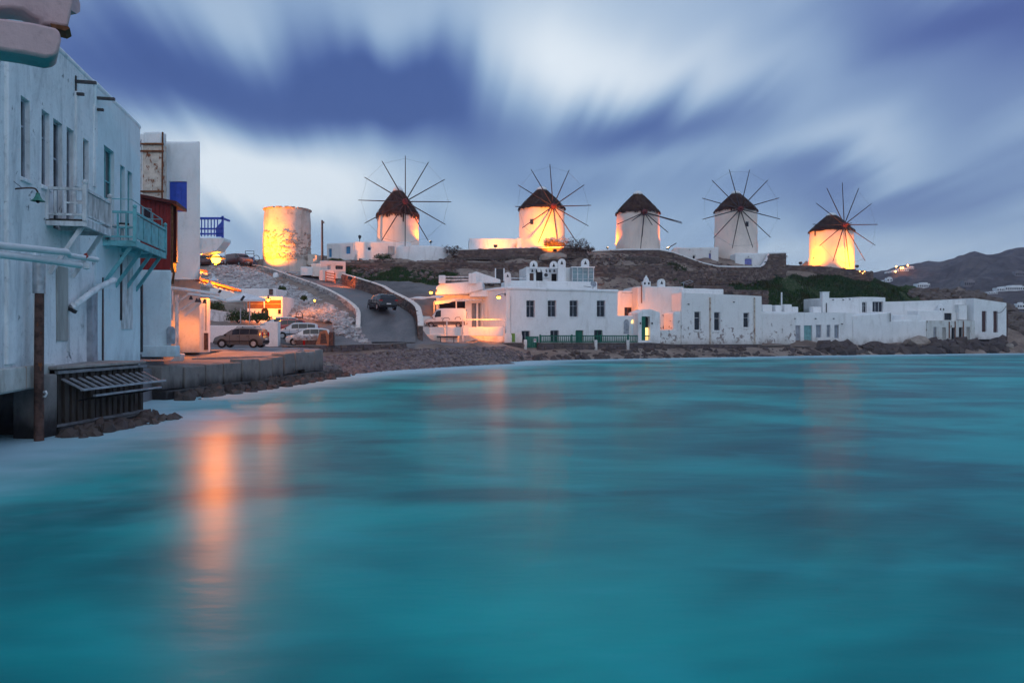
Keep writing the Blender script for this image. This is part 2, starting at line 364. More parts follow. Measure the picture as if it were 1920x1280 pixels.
# ================================================================== THE SETTING
def YF(px): return 82+(px-950)*28/935.0          # line of the houses along the shore
ROADC = [(-11.7, 69.5, 2.0), (-12.3, 73.5, 3.65), (-13.6, 78, 5.15), (-18.5, 87, 7.3), (-25, 95, 9.4), (-32.5, 103, 11.5), (-42, 108.5, 12.4), (-60, 112, 12.8)]
def spline(pts, n=8):
    out = []
    for i in range(len(pts)-1):
        p0, p1, p2, p3 = [Vector(pts[min(max(j, 0), len(pts)-1)]) for j in (i-1, i, i+1, i+2)]
        for k in range(n):
            t = k/n
            out.append(.5*((2*p1)+(p2-p0)*t+(2*p0-5*p1+4*p2-p3)*t*t+(3*p1-p0-3*p2+p3)*t**3))
    out.append(Vector(pts[-1])); return out
ROADP = spline(ROADC, 8)
def road_half(i): return 2.7
CT = []
def cp(px, py, Y): p = P(px, py, Y); CT.append((p.x, p.y, p.z))
def cw(x, y, z): CT.append((x, y, z))
# bay floor, beach and plaza
for a in [(-30, 40, 1.2), (-20, 46, 1.4), (-14, 46, .3), (-11, 46, -1.5), (-12.3, 50.5, -.05), (-9, 50, -1.2), (-10.4, 55, -.05), (-7, 55, -1.2), (-7.5, 60.5, -.05), (-4, 60, -1.3), (-3.8, 66, -.05), (0, 66, -1.2), (0.2, 70.5, -.05), (3, 71, -.8),
          (-15, 51.5, .8), (-13.6, 56.5, .7), (-11, 62, .75), (-8, 66, 1.1), (-4.5, 71, 1.15), (-1, 76, 1.1),
          (-28, 52, 1.75), (-22, 54, 1.75), (-19, 56, 1.75), (-19, 60, 1.8), (-17.9, 57.5, 1.8), (-16.1, 60.5, 1.8), (-13.5, 64.5, 1.85), (-10.3, 68.5, 1.95), (-16.4, 56.4, .95), (-14.6, 59.4, .95), (-12.0, 63.4, .95), (-9.0, 67.2, 1.0), (-7, 69.8, 1.9), (-4, 74, 1.9), (-8.5, 75, 1.95), (-8.5, 80, 2.0), (-5, 80, 1.9), (-1.5, 80, 1.9), (-8.5, 88, 3.2), (-5, 88, 3.2), (-1, 88, 3.2), (-24, 60.5, 1.8), (-20, 60.5, 1.8), (-40, 55, 2.0), (-60, 60, 3.0),
          (-24, 62.6, 3.6), (-21.4, 62.6, 3.5), (-30, 62.6, 3.8), (-25, 70, 4.0), (-30, 72, 4.3), (-19.3, 63.5, 1.9), (-16, 64, 1.9), (-20.5, 67, 2.35), (-17, 66.5, 2.2), (-21.5, 71, 2.8), (-18, 70.5, 2.75)]: cw(*a)
for px in range(985, 1960, 70):
    Y = YF(px); b = 1.15 if px < 1560 else 1.0
    cp(px, HY+(CAMZ-b)/Y*F, Y-1.3); cw(PX(px, Y-5.5), Y-5.5, -.05); cw(PX(px, Y-10), Y-10, -1.5); cw(PX(px, Y), Y+1, 1.5)
    if px < 1840: cw(PX(px, Y), Y+9, 4.2)
# rubble slope left of the road, terraces, lot right of the road
for a in [(400, 500, 98), (440, 500, 99), (470, 502, 100), (420, 530, 91), (470, 530, 91), (500, 524, 94), (520, 545, 88), (450, 552, 83), (490, 557, 82), (560, 568, 81), (520, 575, 79), (600, 588, 76.5), (640, 608, 71), (660, 622, 68), (480, 603, 75), (520, 604, 75.5), (560, 600, 75.5),
          (745, 545, 93), (800, 553, 90), (690, 533, 96), (820, 548, 92), (770, 572, 84), (840, 556, 95),
          (700, 522, 99), (760, 524, 98), (820, 528, 98), (700, 500, 104), (780, 500, 104), (840, 500, 105), (660, 492, 105), (700, 486, 107), (800, 484, 108), (746, 470, 111), (640, 484, 108), (560, 487, 106), (539, 487, 105), (500, 490, 107), (470, 490, 107), (420, 487, 110),
          (900, 490, 108), (960, 492, 107), (1040, 495, 107), (900, 530, 99), (960, 530, 100), (1040, 530, 101), (860, 476, 112), (1016, 470, 112), (1100, 475, 113), (940, 471, 112), (1016, 462, 118),
          (1100, 498, 106.5), (1180, 498, 107), (1270, 500, 109), (1100, 535, 102), (1180, 536, 103), (1270, 536, 105), (1196, 474, 116), (1140, 474, 115), (1250, 482, 116), (1300, 492, 115), (1380, 500, 114.5), (1440, 500, 116), (1380, 478, 121), (1320, 478, 121), (1300, 520, 110), (1380, 520, 111),
          (1450, 508, 116), (1450, 540, 110), (1450, 575, 105), (1400, 540, 107), (1520, 506, 121), (1560, 508, 123), (1600, 514, 122), (1630, 528, 120), (1520, 525, 117), (1580, 530, 117), (1640, 540, 117), (1520, 560, 110), (1600, 565, 111), (1680, 548, 117), (1680, 568, 113), (1560, 505, 130), (1650, 540, 130),
          (1750, 548, 128), (1800, 548, 130), (1840, 556, 128), (1760, 566, 120), (1830, 570, 122), (1900, 585, 122), (1900, 610, 117), (1930, 600, 125), (1925, 650, 112), (1960, 640, 118)]: cp(*a)
for X in range(-70, 110, 20):
    cw(X, 145, 10.5 if X < 60 else 4); cw(X, 175, 6 if X < 60 else 0); cw(X, 205, 0)
for X in (-75, -55): cw(X, 90, 11); cw(X, 75, 8); cw(X, 120, 13)
for i in range(0, len(ROADP), 4):
    p = ROADP[i]; cw(p.x, p.y, p.z-.06)
CT = np.array(CT); 
def rbf_fit():
    A = CT[:, :2]; D = np.linalg.norm(A[:, None]-A[None], axis=2); n = len(A)
    M = np.zeros((n+3, n+3)); M[:n, :n] = D + np.eye(n)*-.02; M[:n, n] = 1; M[:n, n+1:] = A; M[n, :n] = 1; M[n+1:, :n] = A.T
    return np.linalg.lstsq(M, np.concatenate([CT[:, 2], [0, 0, 0]]), rcond=None)[0]
RBF = rbf_fit()
RP = np.array([tuple(p) for p in ROADP])
def ground_z(xs, ys):
    xs = np.asarray(xs, float); ys = np.asarray(ys, float); out = np.zeros(xs.shape)
    q = np.stack([xs.ravel(), ys.ravel()], 1); res = np.empty(len(q))
    for k in range(0, len(q), 20000):
        c = q[k:k+20000]; D = np.linalg.norm(c[:, None]-CT[None, :, :2], axis=2)
        z = D @ RBF[:len(CT)]+RBF[len(CT)]+c @ RBF[len(CT)+1:]
        dr = np.linalg.norm(c[:, None]-RP[None, :, :2], axis=2); i = dr.argmin(1); dm = dr.min(1)
        hw = 2.7
        w = np.clip((hw+1.4-dm)/1.0, 0, 1); rz = RP[i, 2]-.10; w = w*np.clip(-((c[:, 0]+12.8)*.82-(c[:, 1]-64)*.57)-.3, 0, 1)
        z = z*(1-w)+rz*w
        res[k:k+20000] = z
    return res.reshape(xs.shape)
def gz(x, y): return float(ground_z([x], [y])[0])
def in_poly(x, y, poly):
    c = False; j = len(poly)-1
    for i in range(len(poly)):
        if (poly[i][1] > y) != (poly[j][1] > y) and x < (poly[j][0]-poly[i][0])*(y-poly[i][1])/(poly[j][1]-poly[i][1])+poly[i][0]: c = not c
        j = i
    return c
def pp(l): return [(PX(a, Y), Y) for a, Y in l]
GRASS_POLY = pp([(1385, 104), (1440, 104), (1700, 109), (1720, 121), (1640, 124), (1600, 121), (1540, 119.5), (1440, 113.5), (1385, 109)])
GRASS2 = pp([(640, 98), (835, 97), (860, 101.5), (640, 104)])
GRASS3 = pp([(1640, 117), (1760, 115), (1790, 126), (1660, 130)])
GRASS4 = pp([(1230, 106), (1390, 106), (1390, 111), (1260, 110)])
PAVE = [(-34, 50), (-18, 51), (-17.7, 57), (-15.8, 60.3), (-13.2, 64.4), (-10, 68.6), (-7, 70.2), (-3, 75), (-4, 80), (-10, 80), (-15.2, 72), (-17.5, 72.5), (-23, 73.5), (-21.2, 62), (-34, 62)]
LOT = pp([(660, 97.5), (840, 97), (850, 88), (790, 84)])
def build_terrain():
    xs = np.arange(-76, 112, .62); ys = np.concatenate([np.arange(42, 135, .62), np.arange(136, 206, 3)])
    X, Y = np.meshgrid(xs, ys); Z = ground_z(X, Y); nx, ny = len(xs), len(ys)
    co = []; cov = []
    dr = np.linalg.norm(np.stack([X.ravel(), Y.ravel()], 1)[:, None]-RP[None, ::2, :2], axis=2).min(1).reshape(X.shape)
    for j in range(ny):
        for i in range(nx):
            x, y, z = X[j, i], Y[j, i], Z[j, i]
            pave = in_poly(x, y, PAVE) or in_poly(x, y, LOT) or dr[j, i] < 3.2
            gr = in_poly(x, y, GRASS_POLY) or in_poly(x, y, GRASS3)
            g2 = in_poly(x, y, GRASS2) or in_poly(x, y, GRASS4)
            if not pave:
                amp = .45 if y < 135 else 1.0
                if z < 1.6 and y < 100: amp = .12
                if 1.3 < z < 2.2 and y < 75: amp = .03
                if x > 62 or (x > 50 and y > 122): amp = 1.3
                z += amp*mnoise.fractal((x*.35, y*.35, 3.3), 1.0, 2.0, 5)
            co.append((x, y, z)); cov.append((1.0 if gr else (.8 if g2 else 0.0), 1.0 if pave else 0.0, 0, 1))
    fs = [(j*nx+i, j*nx+i+1, (j+1)*nx+i+1, (j+1)*nx+i) for j in range(ny-1) for i in range(nx-1)]
    me = bpy.data.meshes.new('terrain'); me.from_pydata(co, [], fs); me.materials.append(GROUND)
    at = me.color_attributes.new('cover', 'FLOAT_COLOR', 'POINT'); at.data.foreach_set('color', [c for q in cov for c in q])
    me.polygons.foreach_set('use_smooth', [True]*len(fs))
    o = bpy.data.objects.new('terrain', me); COL.objects.link(o); WORLD[o] = Vector((0, 0, 0))
    o['kind'] = 'structure'; o['label'] = 'rocky brown hillside and shore under the windmills'
build_terrain()

# road up the hill
def build_road():
    mb = MB(); n = len(ROADP); vs = []
    for i, p in enumerate(ROADP):
        d = (ROADP[min(i+1, n-1)]-ROADP[max(i-1, 0)]); d.z = 0; d.normalize(); s = Vector((d.y, -d.x, 0)); h = road_half(i)
        for k in range(9):
            t = k/4-1; vs.append(p+s*h*t+Vector((0, 0, .05*(1-t*t)+.02)))
    mb.add(vs, [(i*9+k, i*9+k+1, (i+1)*9+k+1, (i+1)*9+k) for i in range(n-1) for k in range(8)])
    o = mb.build('road', ROAD, None, smooth=True); o['kind'] = 'structure'; o['label'] = 'grey paved road climbing the hill to the windmills'
build_road()
def road_side(i, off):
    n = len(ROADP); d = (ROADP[min(i+1, n-1)]-ROADP[max(i-1, 0)]); d.z = 0; d.normalize(); s = Vector((d.y, -d.x, 0))
    return ROADP[i]+s*off

# water
SHORE = [(-13.3, 14), (-13.2, 22), (-12.7, 26), (-15.5, 27.5), (-16, 33.5), (-14.5, 39), (-13.2, 49), (-12.3, 50.5), (-10.4, 55), (-7.5, 60.5), (-3.8, 66), (.2, 70.5)] + [(PX(px, YF(px)-5.2), YF(px)-5.2) for px in range(985, 1960, 40)]
def water_mat():
    m, nt = newmat('sea_water'); g = NG(nt)
    p1 = g.pos((.10, .17, 1)); p2 = g.pos((.45, .9, 1), (5, 1, 0)); p3 = g.pos((.05, .06, 1), (2, 9, 0))
    n1 = g.noise(p1, 1.0, 4, .55, .5); n2 = g.noise(p2, 1.0, 3, .5, .4); n3 = g.noise(p3, 1.0, 3, .5)
    at = g.nd('ShaderNodeAttribute'); at.attribute_name = 'foam'; fo = at.outputs['Fac']
    c = g.mix(g.step(n1, .34, .68), (.0, .132, .150), (.001, .43, .42))
    c = g.mix(g.math('MULTIPLY', g.step(n3, .42, .66), .38), c, (.0, .085, .135))
    c = g.mix(g.math('MULTIPLY', g.step(n2, .48, .78), .28), c, (.02, .46, .50))
    fw = g.math('ADD', fo, g.math('MULTIPLY', g.math('SUBTRACT', n2, .5), .4)); fw = g.math('MULTIPLY', g.step(fw, .10, .95), .9)
    c = g.mix(fw, c, (.46, .66, .74))
    rough = g.math('ADD', g.math('MULTIPLY', fw, .35), .32)
    h = g.math('ADD', g.math('MULTIPLY', n2, .6), g.noise(g.pos((1.1, 2.6, 1), (1, 3, 0)), 1.0, 3, .5))
    b = g.principled(c, rough, g.bump(h, .035, .25), spec=.10); b.inputs['IOR'].default_value = 1.33
    return m
def build_water():
    xs = np.concatenate([[-900, -400, -150, -80], np.arange(-40, 100, .9), [120, 160, 250, 500, 1000, 2000]]); ys = np.concatenate([[-300, -60, -15], np.arange(-4, 115, .9), [130, 180, 260, 400, 700, 1200, 2500]])
    X, Y = np.meshgrid(xs, ys); q = np.stack([X.ravel(), Y.ravel()], 1)
    S = np.array(SHORE); d = np.full(len(q), 1e9)
    for a, b in zip(S[:-1], S[1:]):
        ab = b-a; t = np.clip(((q-a) @ ab)/(ab @ ab), 0, 1); d = np.minimum(d, np.linalg.norm(q-(a+t[:, None]*ab), axis=1))
    reach = 4.2+np.clip((q[:, 1]-25)/60, 0, 1)*3.0
    foam = np.exp(-(d/reach)**1.3)
    fs = [(j*len(xs)+i, j*len(xs)+i+1, (j+1)*len(xs)+i+1, (j+1)*len(xs)+i) for j in range(len(ys)-1) for i in range(len(xs)-1)]
    me = bpy.data.meshes.new('sea'); me.from_pydata([(a, b, 0.0) for a, b in q], [], fs); me.materials.append(water_mat())
    at = me.attributes.new('foam', 'FLOAT', 'POINT'); at.data.foreach_set('value', foam.astype(np.float32))
    o = bpy.data.objects.new('sea', me); COL.objects.link(o); o['kind'] = 'structure'; o['label'] = 'smooth turquoise sea of the bay with pale foam along the shore'
build_water()

# far hill across the water
def build_far_hill():
    rid = [(1560, 560), (1600, 540), (1640, 515), (1680, 501), (1710, 494), (1760, 483), (1800, 471), (1830, 466), (1870, 469), (1920, 465), (2000, 470), (2150, 500), (2400, 560), (2600, 600)]
    Yr = 640.0; rid = [(1380, 618)]+rid; rx = [PX(a, Yr) for a, b in rid]; rz = [PZ(b, Yr) for a, b in rid]
    xs = np.arange(rx[0], rx[-1], 5.0); ys = np.concatenate([np.arange(330, 720, 7.0)])
    vs = []
    for y in ys:
        for x in xs:
            top = np.interp(x, rx, rz); xr = x; x = x*y/Yr
            t = (y-330)/(Yr-330); pr = (min(t, 1)**.75) if t < 1 else max(0, 1-(t-1)*1.2)
            z = top*pr+(mnoise.fractal((x*.02, y*.02, 1.7), .9, 2.1, 6)*9*min(1, pr*1.6))
            z += 1.6*mnoise.noise((x*.13, y*.13, 0))
            vs.append((x, y, z-1.5)); x = xr
    nx = len(xs); fs = [(j*nx+i, j*nx+i+1, (j+1)*nx+i+1, (j+1)*nx+i) for j in range(len(ys)-1) for i in range(nx-1)]
    m, nt = newmat('far_hill_scrub'); g = NG(nt); n = g.noise(g.pos(), .05, 8, .7); b = g.noise(g.pos((1, 1, 3)), .25, 6, .7)
    c = g.mix(g.step(n, .35, .65), (.10, .085, .08), (.20, .165, .15)); c = g.mix(g.math('MULTIPLY', g.step(b, .5, .7), .7), c, (.06, .062, .05))
    g.principled(c, .95, g.bump(b, .8, 3.0), spec=.1)
    mb = MB(); mb.v = vs; mb.f = fs; o = mb.build('far_hill', m, None, smooth=False); o['kind'] = 'structure'; o['label'] = 'dark scrubby hill across the bay'
    return vs
build_far_hill()

# quay: concrete platform beside the left houses
def build_quay():
    root = bpy.data.objects.new('quay', None); COL.objects.link(root); WORLD[root] = Vector((0, 0, 0)); root['kind'] = 'structure'; root['label'] = 'wet concrete quay below the waterside houses'
    top = [(-14.6, 24.5, 1.42), (-15.95, 33, 1.38), (-14.55, 39, 1.30), (-14.2, 40.6, 1.42), (-13.1, 50, 1.74), (-13.6, 53, 1.80), (-16, 55.5, 1.82), (-34, 55.5, 1.85), (-34, 24.5, 1.6)]
    mb = MB(); n = len(top); vs = [Vector(p) for p in top]+[Vector((p[0]+.1, p[1], -1.5)) for p in top]
    cz = Vector((-22, 40, 1.6))
    fs = [tuple(range(n))[::-1]]+[(i, (i+1) % n, n+(i+1) % n, n+i) for i in range(n)]
    mb.add(vs, fs); mb.build('quay_slab', CONCW, root)
    # capping blocks along the edge
    rnd = random.Random(3); ed = [Vector(p) for p in top[1:5]]
    acc = []
    for a, b in zip(ed[:-1], ed[1:]):
        L = (b-a).length; k = max(1, int(L/1.5))
        for i in range(k):
            acc.append((a.lerp(b, (i+.02)/k), a.lerp(b, (i+.98)/k)))
    for a, b in acc:
        d = (b-a); L = d.length; ang = math.atan2(d.y, d.x); rot = Matrix.Rotation(ang, 3, 'Z')
        h = rnd.uniform(1.0, 1.35); zt = (a.z+b.z)/2+rnd.uniform(-.02, .14)
        c = (a+b)/2+rot @ Vector((0, -.12, 0)); c.z = zt-h/2+.06
        MB().box(c, (L-rnd.uniform(.0, .08), .75+rnd.uniform(-.08, .12), h), rot, .03).build('capping_block', CONC, root, bevel=.05)
    for a, b in acc:        # lower, darker footing ledge
        d = (b-a); L = d.length; ang = math.atan2(d.y, d.x); rot = Matrix.Rotation(ang, 3, 'Z'); c = (a+b)/2+rot @ Vector((0, -.38, 0)); c.z = .10
        MB().box(c, (L+.05, .8, rnd.uniform(.5, .7)), rot, .03).build('footing_block', CONC, root, bevel=.06)
    # steps up from the landing to the plaza level
    MB().prism([(-17.6, 41, 1.40), (-13.9, 44, 1.45), (-13.6, 48.5, 1.70), (-18, 47, 1.70)], (0, 0, .16)).build('landing_step', CONCW, root, bevel=.03)
    MB().prism([(-18.8, 46, 1.80), (-14.2, 48.2, 1.80), (-14.1, 50.5, 1.82), (-20, 50, 1.82)], (0, 0, .10)).build('landing_step', CONCW, root, bevel=.03)
build_quay()

# ------------------------------------------------------------------ stone walls
def stone_face(mb, a, b, zb0, zt0, zb1, zt1, sw=.42, sh=.24, depth=.16, seed=0, out=None):
    """uneven courses of stones proud of the plane a-b (2D); faces the camera side"""
    rnd = random.Random(seed); a = Vector(a[:2]); b = Vector(b[:2]); L = (b-a).length; u = (b-a)/L; n = Vector((u.y, -u.x)) if out is None else Vector(out)
    ang = math.atan2(u.y, u.x); rot = Matrix.Rotation(ang, 3, 'Z')
    zlo = min(zb0, zb1); zhi = max(zt0, zt1); rows = max(1, int((zhi-zlo)/sh))
    for r in range(rows):
        z = zlo+(r+.5)*sh; x = -rnd.uniform(0, sw)
        while x < L:
            w = sw*rnd.uniform(.5, 1.5); xc = x+w/2; t = min(max(xc/L, 0), 1); zt = zt0+(zt1-zt0)*t; zb = zb0+(zb1-zb0)*t
            if 0 <= xc <= L and zb-.05 <= z <= zt-.02:
                h = sh*rnd.uniform(.75, 1.15); c = a+u*xc+n*rnd.uniform(-.02, .07)
                mb.box((c.x, c.y, z+rnd.uniform(-.03, .03)), (w*.93, depth, h*.93), rot @ Matrix.Rotation(rnd.uniform(-.12, .12), 3, 'Y'), .09)
            x += w
def stone_wall(name, label, pts, thick=.45, smat=None, mmat=None, coping=None, cop_h=.14, sw=.42, sh=.24, seed=0, cat='stone wall', group=None):
    """pts: (x, y, zbottom, ztop) along the camera-facing side"""
    smat = smat or STONEB; mmat = mmat or MORT
    root = thing(name, label, cat, Vector((pts[0][0], pts[0][1], pts[0][2])), group)
    core = MB(); st = MB(); cop = MB()
    m = len(pts); nrm = []
    for i in range(m):
        d = Vector(pts[min(i+1, m-1)][:2])-Vector(pts[max(i-1, 0)][:2]); d.normalize(); nrm.append(Vector((d.y, -d.x)))
    vs = []
    for (x, y, zb, zt), n in zip(pts, nrm):
        f = Vector((x, y)); k = f-n*thick
        vs += [(f.x, f.y, zb-.4), (f.x, f.y, zt), (k.x, k.y, zt), (k.x, k.y, zb-.4)]
    fs = [(4*i+j, 4*(i+1)+j, 4*(i+1)+(j+1) % 4, 4*i+(j+1) % 4) for i in range(m-1) for j in range(4)]+[(0, 1, 2, 3), (4*m-1, 4*m-2, 4*m-3, 4*m-4)]
    core.add(vs, fs); core.build('wall_core', mmat, root)
    for i in range(m-1):
        stone_face(st, pts[i], pts[i+1], pts[i][2], pts[i][3], pts[i+1][2], pts[i+1][3], sw, sh, seed=seed+i)
    if st.v: st.build('stones', smat, root, kind='stuff')
    if coping:
        vs = []
        for (x, y, zb, zt), n in zip(pts, nrm):
            f = Vector((x, y))+n*.09; k = Vector((x, y))-n*(thick+.06)
            q = random.uniform(-.02, .02)
            for (pt, z) in ((f, zt+.005), (f, zt+cop_h*.7), (f.lerp(k, .25), zt+cop_h+q), (f.lerp(k, .75), zt+cop_h+q), (k, zt+cop_h*.7), (k, zt+.005)): vs.append((pt.x, pt.y, z))
        fs = [(6*i+j, 6*(i+1)+j, 6*(i+1)+(j+1) % 6, 6*i+(j+1) % 6) for i in range(m-1) for j in range(6)]+[(0, 1, 2, 3, 4, 5), tuple(6*m-1-j for j in range(6))]
        cop.add(vs, fs); cop.build('coping', coping, root, smooth=True)
    return root
def wpts(l):
    """(px, Y, py_bottom, py_top) -> wall points"""
    return [(PX(a, Y), Y, PZ(b, Y), PZ(t, Y)) for a, Y, b, t in l]

# right-hand wall of the road, lit at its top end
rw = []
for i in range(3, 42, 2):
    q = road_side(i, 3.0); rw.append(q)
rw = [q for q in rw if 70 < q.y < 96]
stone_wall('road_wall', 'brown stone wall with white coping along the right of the road', [(q.x, q.y, q.z-.15, q.z+1.05+.25*(k > 9)) for k, q in enumerate(rw)][::-1], .4, STONEB, MORT, WHM, .10, .34, .2, 11, 'wall')
lw = [road_side(i, -2.9) for i in range(5, 46, 2)]
lw = [q for q in lw if q.y < 106]
stone_wall('road_wall', 'whitewashed rubble wall with pale coping along the left of the road', [(q.x, q.y, q.z-.5, q.z+.42) for q in lw][::-1], .28, STONEW, MORTW, WHM, .07, .34, .2, 31, 'wall')
# low wall of the plaza above the pebble beach
stone_wall('plaza_wall', 'low dark stone wall between plaza and pebble beach', wpts([(538, 57, 668, 649), (600, 60, 664, 648), (680, 64, 662, 646), (762, 68, 659, 644)]), .5, STONEG, MORT, CONC, .06, .4, .24, 41, 'wall')
# hillside walls
stone_wall('terrace_wall', 'long dry stone terrace wall below the white cottage of the mill with a thatch fringe', wpts([(640, 103.0, 520, 492), (740, 102.8, 524, 493), (845, 103, 520, 491)]), .6, STONEB, MORT, None, seed=51, cat='wall')
stone_wall('terrace_wall', 'dry stone terrace wall behind the rooftop pavilion and its chimneys', wpts([(845, 103.6, 522, 491), (960, 104, 532, 493), (1085, 104.4, 536, 500)]), .6, STONEB, MORT, None, seed=55, cat='wall')
stone_wall('terrace_wall', 'tall dark dry stone wall right of the rooftop glass room', wpts([(1085, 103.6, 542, 499), (1180, 104.6, 540, 497), (1258, 105.6, 538, 497), (1262, 106.5, 536, 497)]), .6, STONEB, MORT, None, seed=61, cat='wall')
stone_wall('terrace_wall', 'low dry stone wall above the peeling white house', wpts([(1258, 106.5, 536, 508), (1330, 107.5, 534, 508), (1385, 109, 530, 508), (1450, 113, 520, 503)]), .6, STONEB, MORT, None, seed=65, cat='wall')
stone_wall('mill_platform', 'reddish stone platform under the brightly lit second windmill', wpts([(860, 107.6, 482, 469), (960, 107.8, 480, 466), (1062, 108, 479, 464), (1100, 109, 479, 467)]), 4.5, STONEB, MORT, WH, .12, seed=71, cat='wall')
stone_wall('mill_platform', 'curving stone wall with sweeping white coping under the third and fourth windmills', wpts([(1112, 113.2, 478, 472), (1170, 113.2, 484, 469), (1235, 113.3, 492, 469), (1262, 113.3, 498, 474), (1290, 113.3, 506, 484), (1318, 113.3, 510, 494), (1346, 113.3, 512, 500.5), (1380, 113.4, 513, 501.5), (1428, 113.6, 514, 501), (1435, 114, 514, 494), (1443, 114.2, 514, 476), (1474, 114.5, 514, 475)]), .5, STONEB, MORT, WH, .22, seed=81, cat='wall')
stone_wall('mill_platform', 'sloping purple-brown stone wall under the rightmost windmill', wpts([(1474, 119.5, 506, 497), (1540, 119.5, 512, 499), (1590, 119.3, 522, 504), (1630, 119.2, 538, 509), (1637, 121.5, 538, 509)]), .6, STONEB, MORT, None, seed=91, cat='wall')
stone_wall('ruined_wall', 'grey broken wall stub on the slope left of the third windmill', wpts([(1174, 109, 499, 481), (1236, 109, 499, 482)]), .5, MORT, MORT, None, seed=95, cat='wall')
stone_wall('field_wall', 'low brown stone wall behind the roof of the peeling house', wpts([(1300, 104.5, 548, 534), (1375, 104.5, 548, 537)]), .5, STONEB, MORT, None, seed=97, cat='wall')
stone_wall('field_wall', 'square stone wall end beside the green bank', wpts([(1374, 103, 585, 543), (1440, 104, 590, 544)]), .5, STONEB, MORT, None, seed=98, cat='wall')
# ================================================================== HOUSES
def wall_mesh(mb, A, B, z0, z1, ops=(), reveal=.28, wob=.035, cell=1.6, slope=0.0):
    """wall from A to B (2D), outside on the right hand; ops = (u0, u1, v0, v1) are real openings with reveals"""
    A, B = Vector(A), Vector(B); L = (B-A).length; u = (B-A)/L; n = Vector((u.y, -u.x))
    us = {0.0, L}; zs = {z0, z1}
    for o in ops: us |= {o[0], o[1]}; zs |= {o[2], o[3]}
    def fill(s):
        s = sorted(s); out = [s[0]]
        for b in s[1:]:
            if b-out[-1] < 1e-4: continue
            k = int((b-out[-1])/cell); a = out[-1]
            out += [a+(b-a)*i/(k+1) for i in range(1, k+2)]
        return out
    us, zs = fill(us), fill(zs)
    def pt(a, z, d=0.0):
        w = wob*mnoise.noise((a*.9+A.x, z*.9, A.y)) if 0 < a < L else 0
        zt = z+slope*(a/L) if z == z1 else z
        if z == z1 and 0 < a < L: zt += wob*1.5*mnoise.noise((a*.6, A.x, A.y))
        q = A+u*a+n*(w-d); return (q.x, q.y, zt)
    for i in range(len(us)-1):
        for j in range(len(zs)-1):
            uc, zc = (us[i]+us[i+1])/2, (zs[j]+zs[j+1])/2
            if any(o[0] < uc < o[1] and o[2] < zc < o[3] for o in ops): continue
            mb.add([pt(us[i], zs[j]), pt(us[i+1], zs[j]), pt(us[i+1], zs[j+1]), pt(us[i], zs[j+1])], [(0, 1, 2, 3)])
    for o in ops:
        c = [(o[0], o[2]), (o[1], o[2]), (o[1], o[3]), (o[0], o[3])]
        for k in range(4):
            a, b = c[k], c[(k+1) % 4]
            mb.add([pt(*a), pt(*b), pt(*b, reveal), pt(*a, reveal)], [(3, 2, 1, 0)])
def fillin(parent, A, B, op, style, reveal=.28, col=None, n_mull=1):
    """door / window set back in an opening"""
    A, B = Vector(A), Vector(B); u = (B-A).normalized(); n = Vector((u.y, -u.x)); u0, u1, v0, v1 = op[:4]
    ang = math.atan2(u.y, u.x); rot = Matrix.Rotation(ang, 3, 'Z'); w, h = u1-u0, v1-v0
    def at(a, z, d): q = A+u*a-n*d; return Vector((q.x, q.y, z))
    c = at((u0+u1)/2, (v0+v1)/2, reveal*.80)
    if style in ('window', 'palewindow', 'litwindow'):
        fm = col or WOODW; t = min(.07, w*.12)
        f = MB()
        f.box(at(u0+t/2, (v0+v1)/2, reveal*.8), (t, .07, h), rot); f.box(at(u1-t/2, (v0+v1)/2, reveal*.8), (t, .07, h), rot)
        f.box(at((u0+u1)/2, v0+t/2, reveal*.8), (w-2*t, .068, t), rot); f.box(at((u0+u1)/2, v1-t/2, reveal*.8), (w-2*t, .068, t), rot)
        for k in range(n_mull): f.box(at(u0+w*(k+1)/(n_mull+1), (v0+v1)/2, reveal*.8), (t*.9, .05, h-2*t), rot)
        if h > w*1.6: f.box(at((u0+u1)/2, v0+h*.66, reveal*.8), (w-2*t, .045, t*.7), rot)
        o = f.build('window', fm, parent)
        MB().box(at((u0+u1)/2, (v0+v1)/2, reveal*.9), (w*.999, .03, h*.999), rot).build('pane', {'window': GLASS, 'palewindow': FROST, 'litwindow': MATS.get('lit_pane')}[style], o)
    elif style == 'dark':
        MB().box(at((u0+u1)/2, (v0+v1)/2, reveal*.95), (w*.999, .03, h*.999), rot).build('opening', DARK, parent)
    else:
        fm = col or WOODT; f = MB(); k = max(2, int(w/.28))
        root = MB().box(at((u0+u1)/2, (v0+v1)/2, reveal*.9), (w*.999, .04, h*.999), rot).build('door' if style == 'door' else 'shutter', fm, parent)
        for i in range(k):
            MB().box(at(u0+w*(i+.5)/k, (v0+v1)/2, reveal*.78), (w/k*.90, .05, h*.97), rot).build('board', fm, root)
        for q in (.2, .8): MB().box(at((u0+u1)/2, v0+h*q, reveal*.68), (w*.9, .03, .1), rot).build('rail', fm, root)
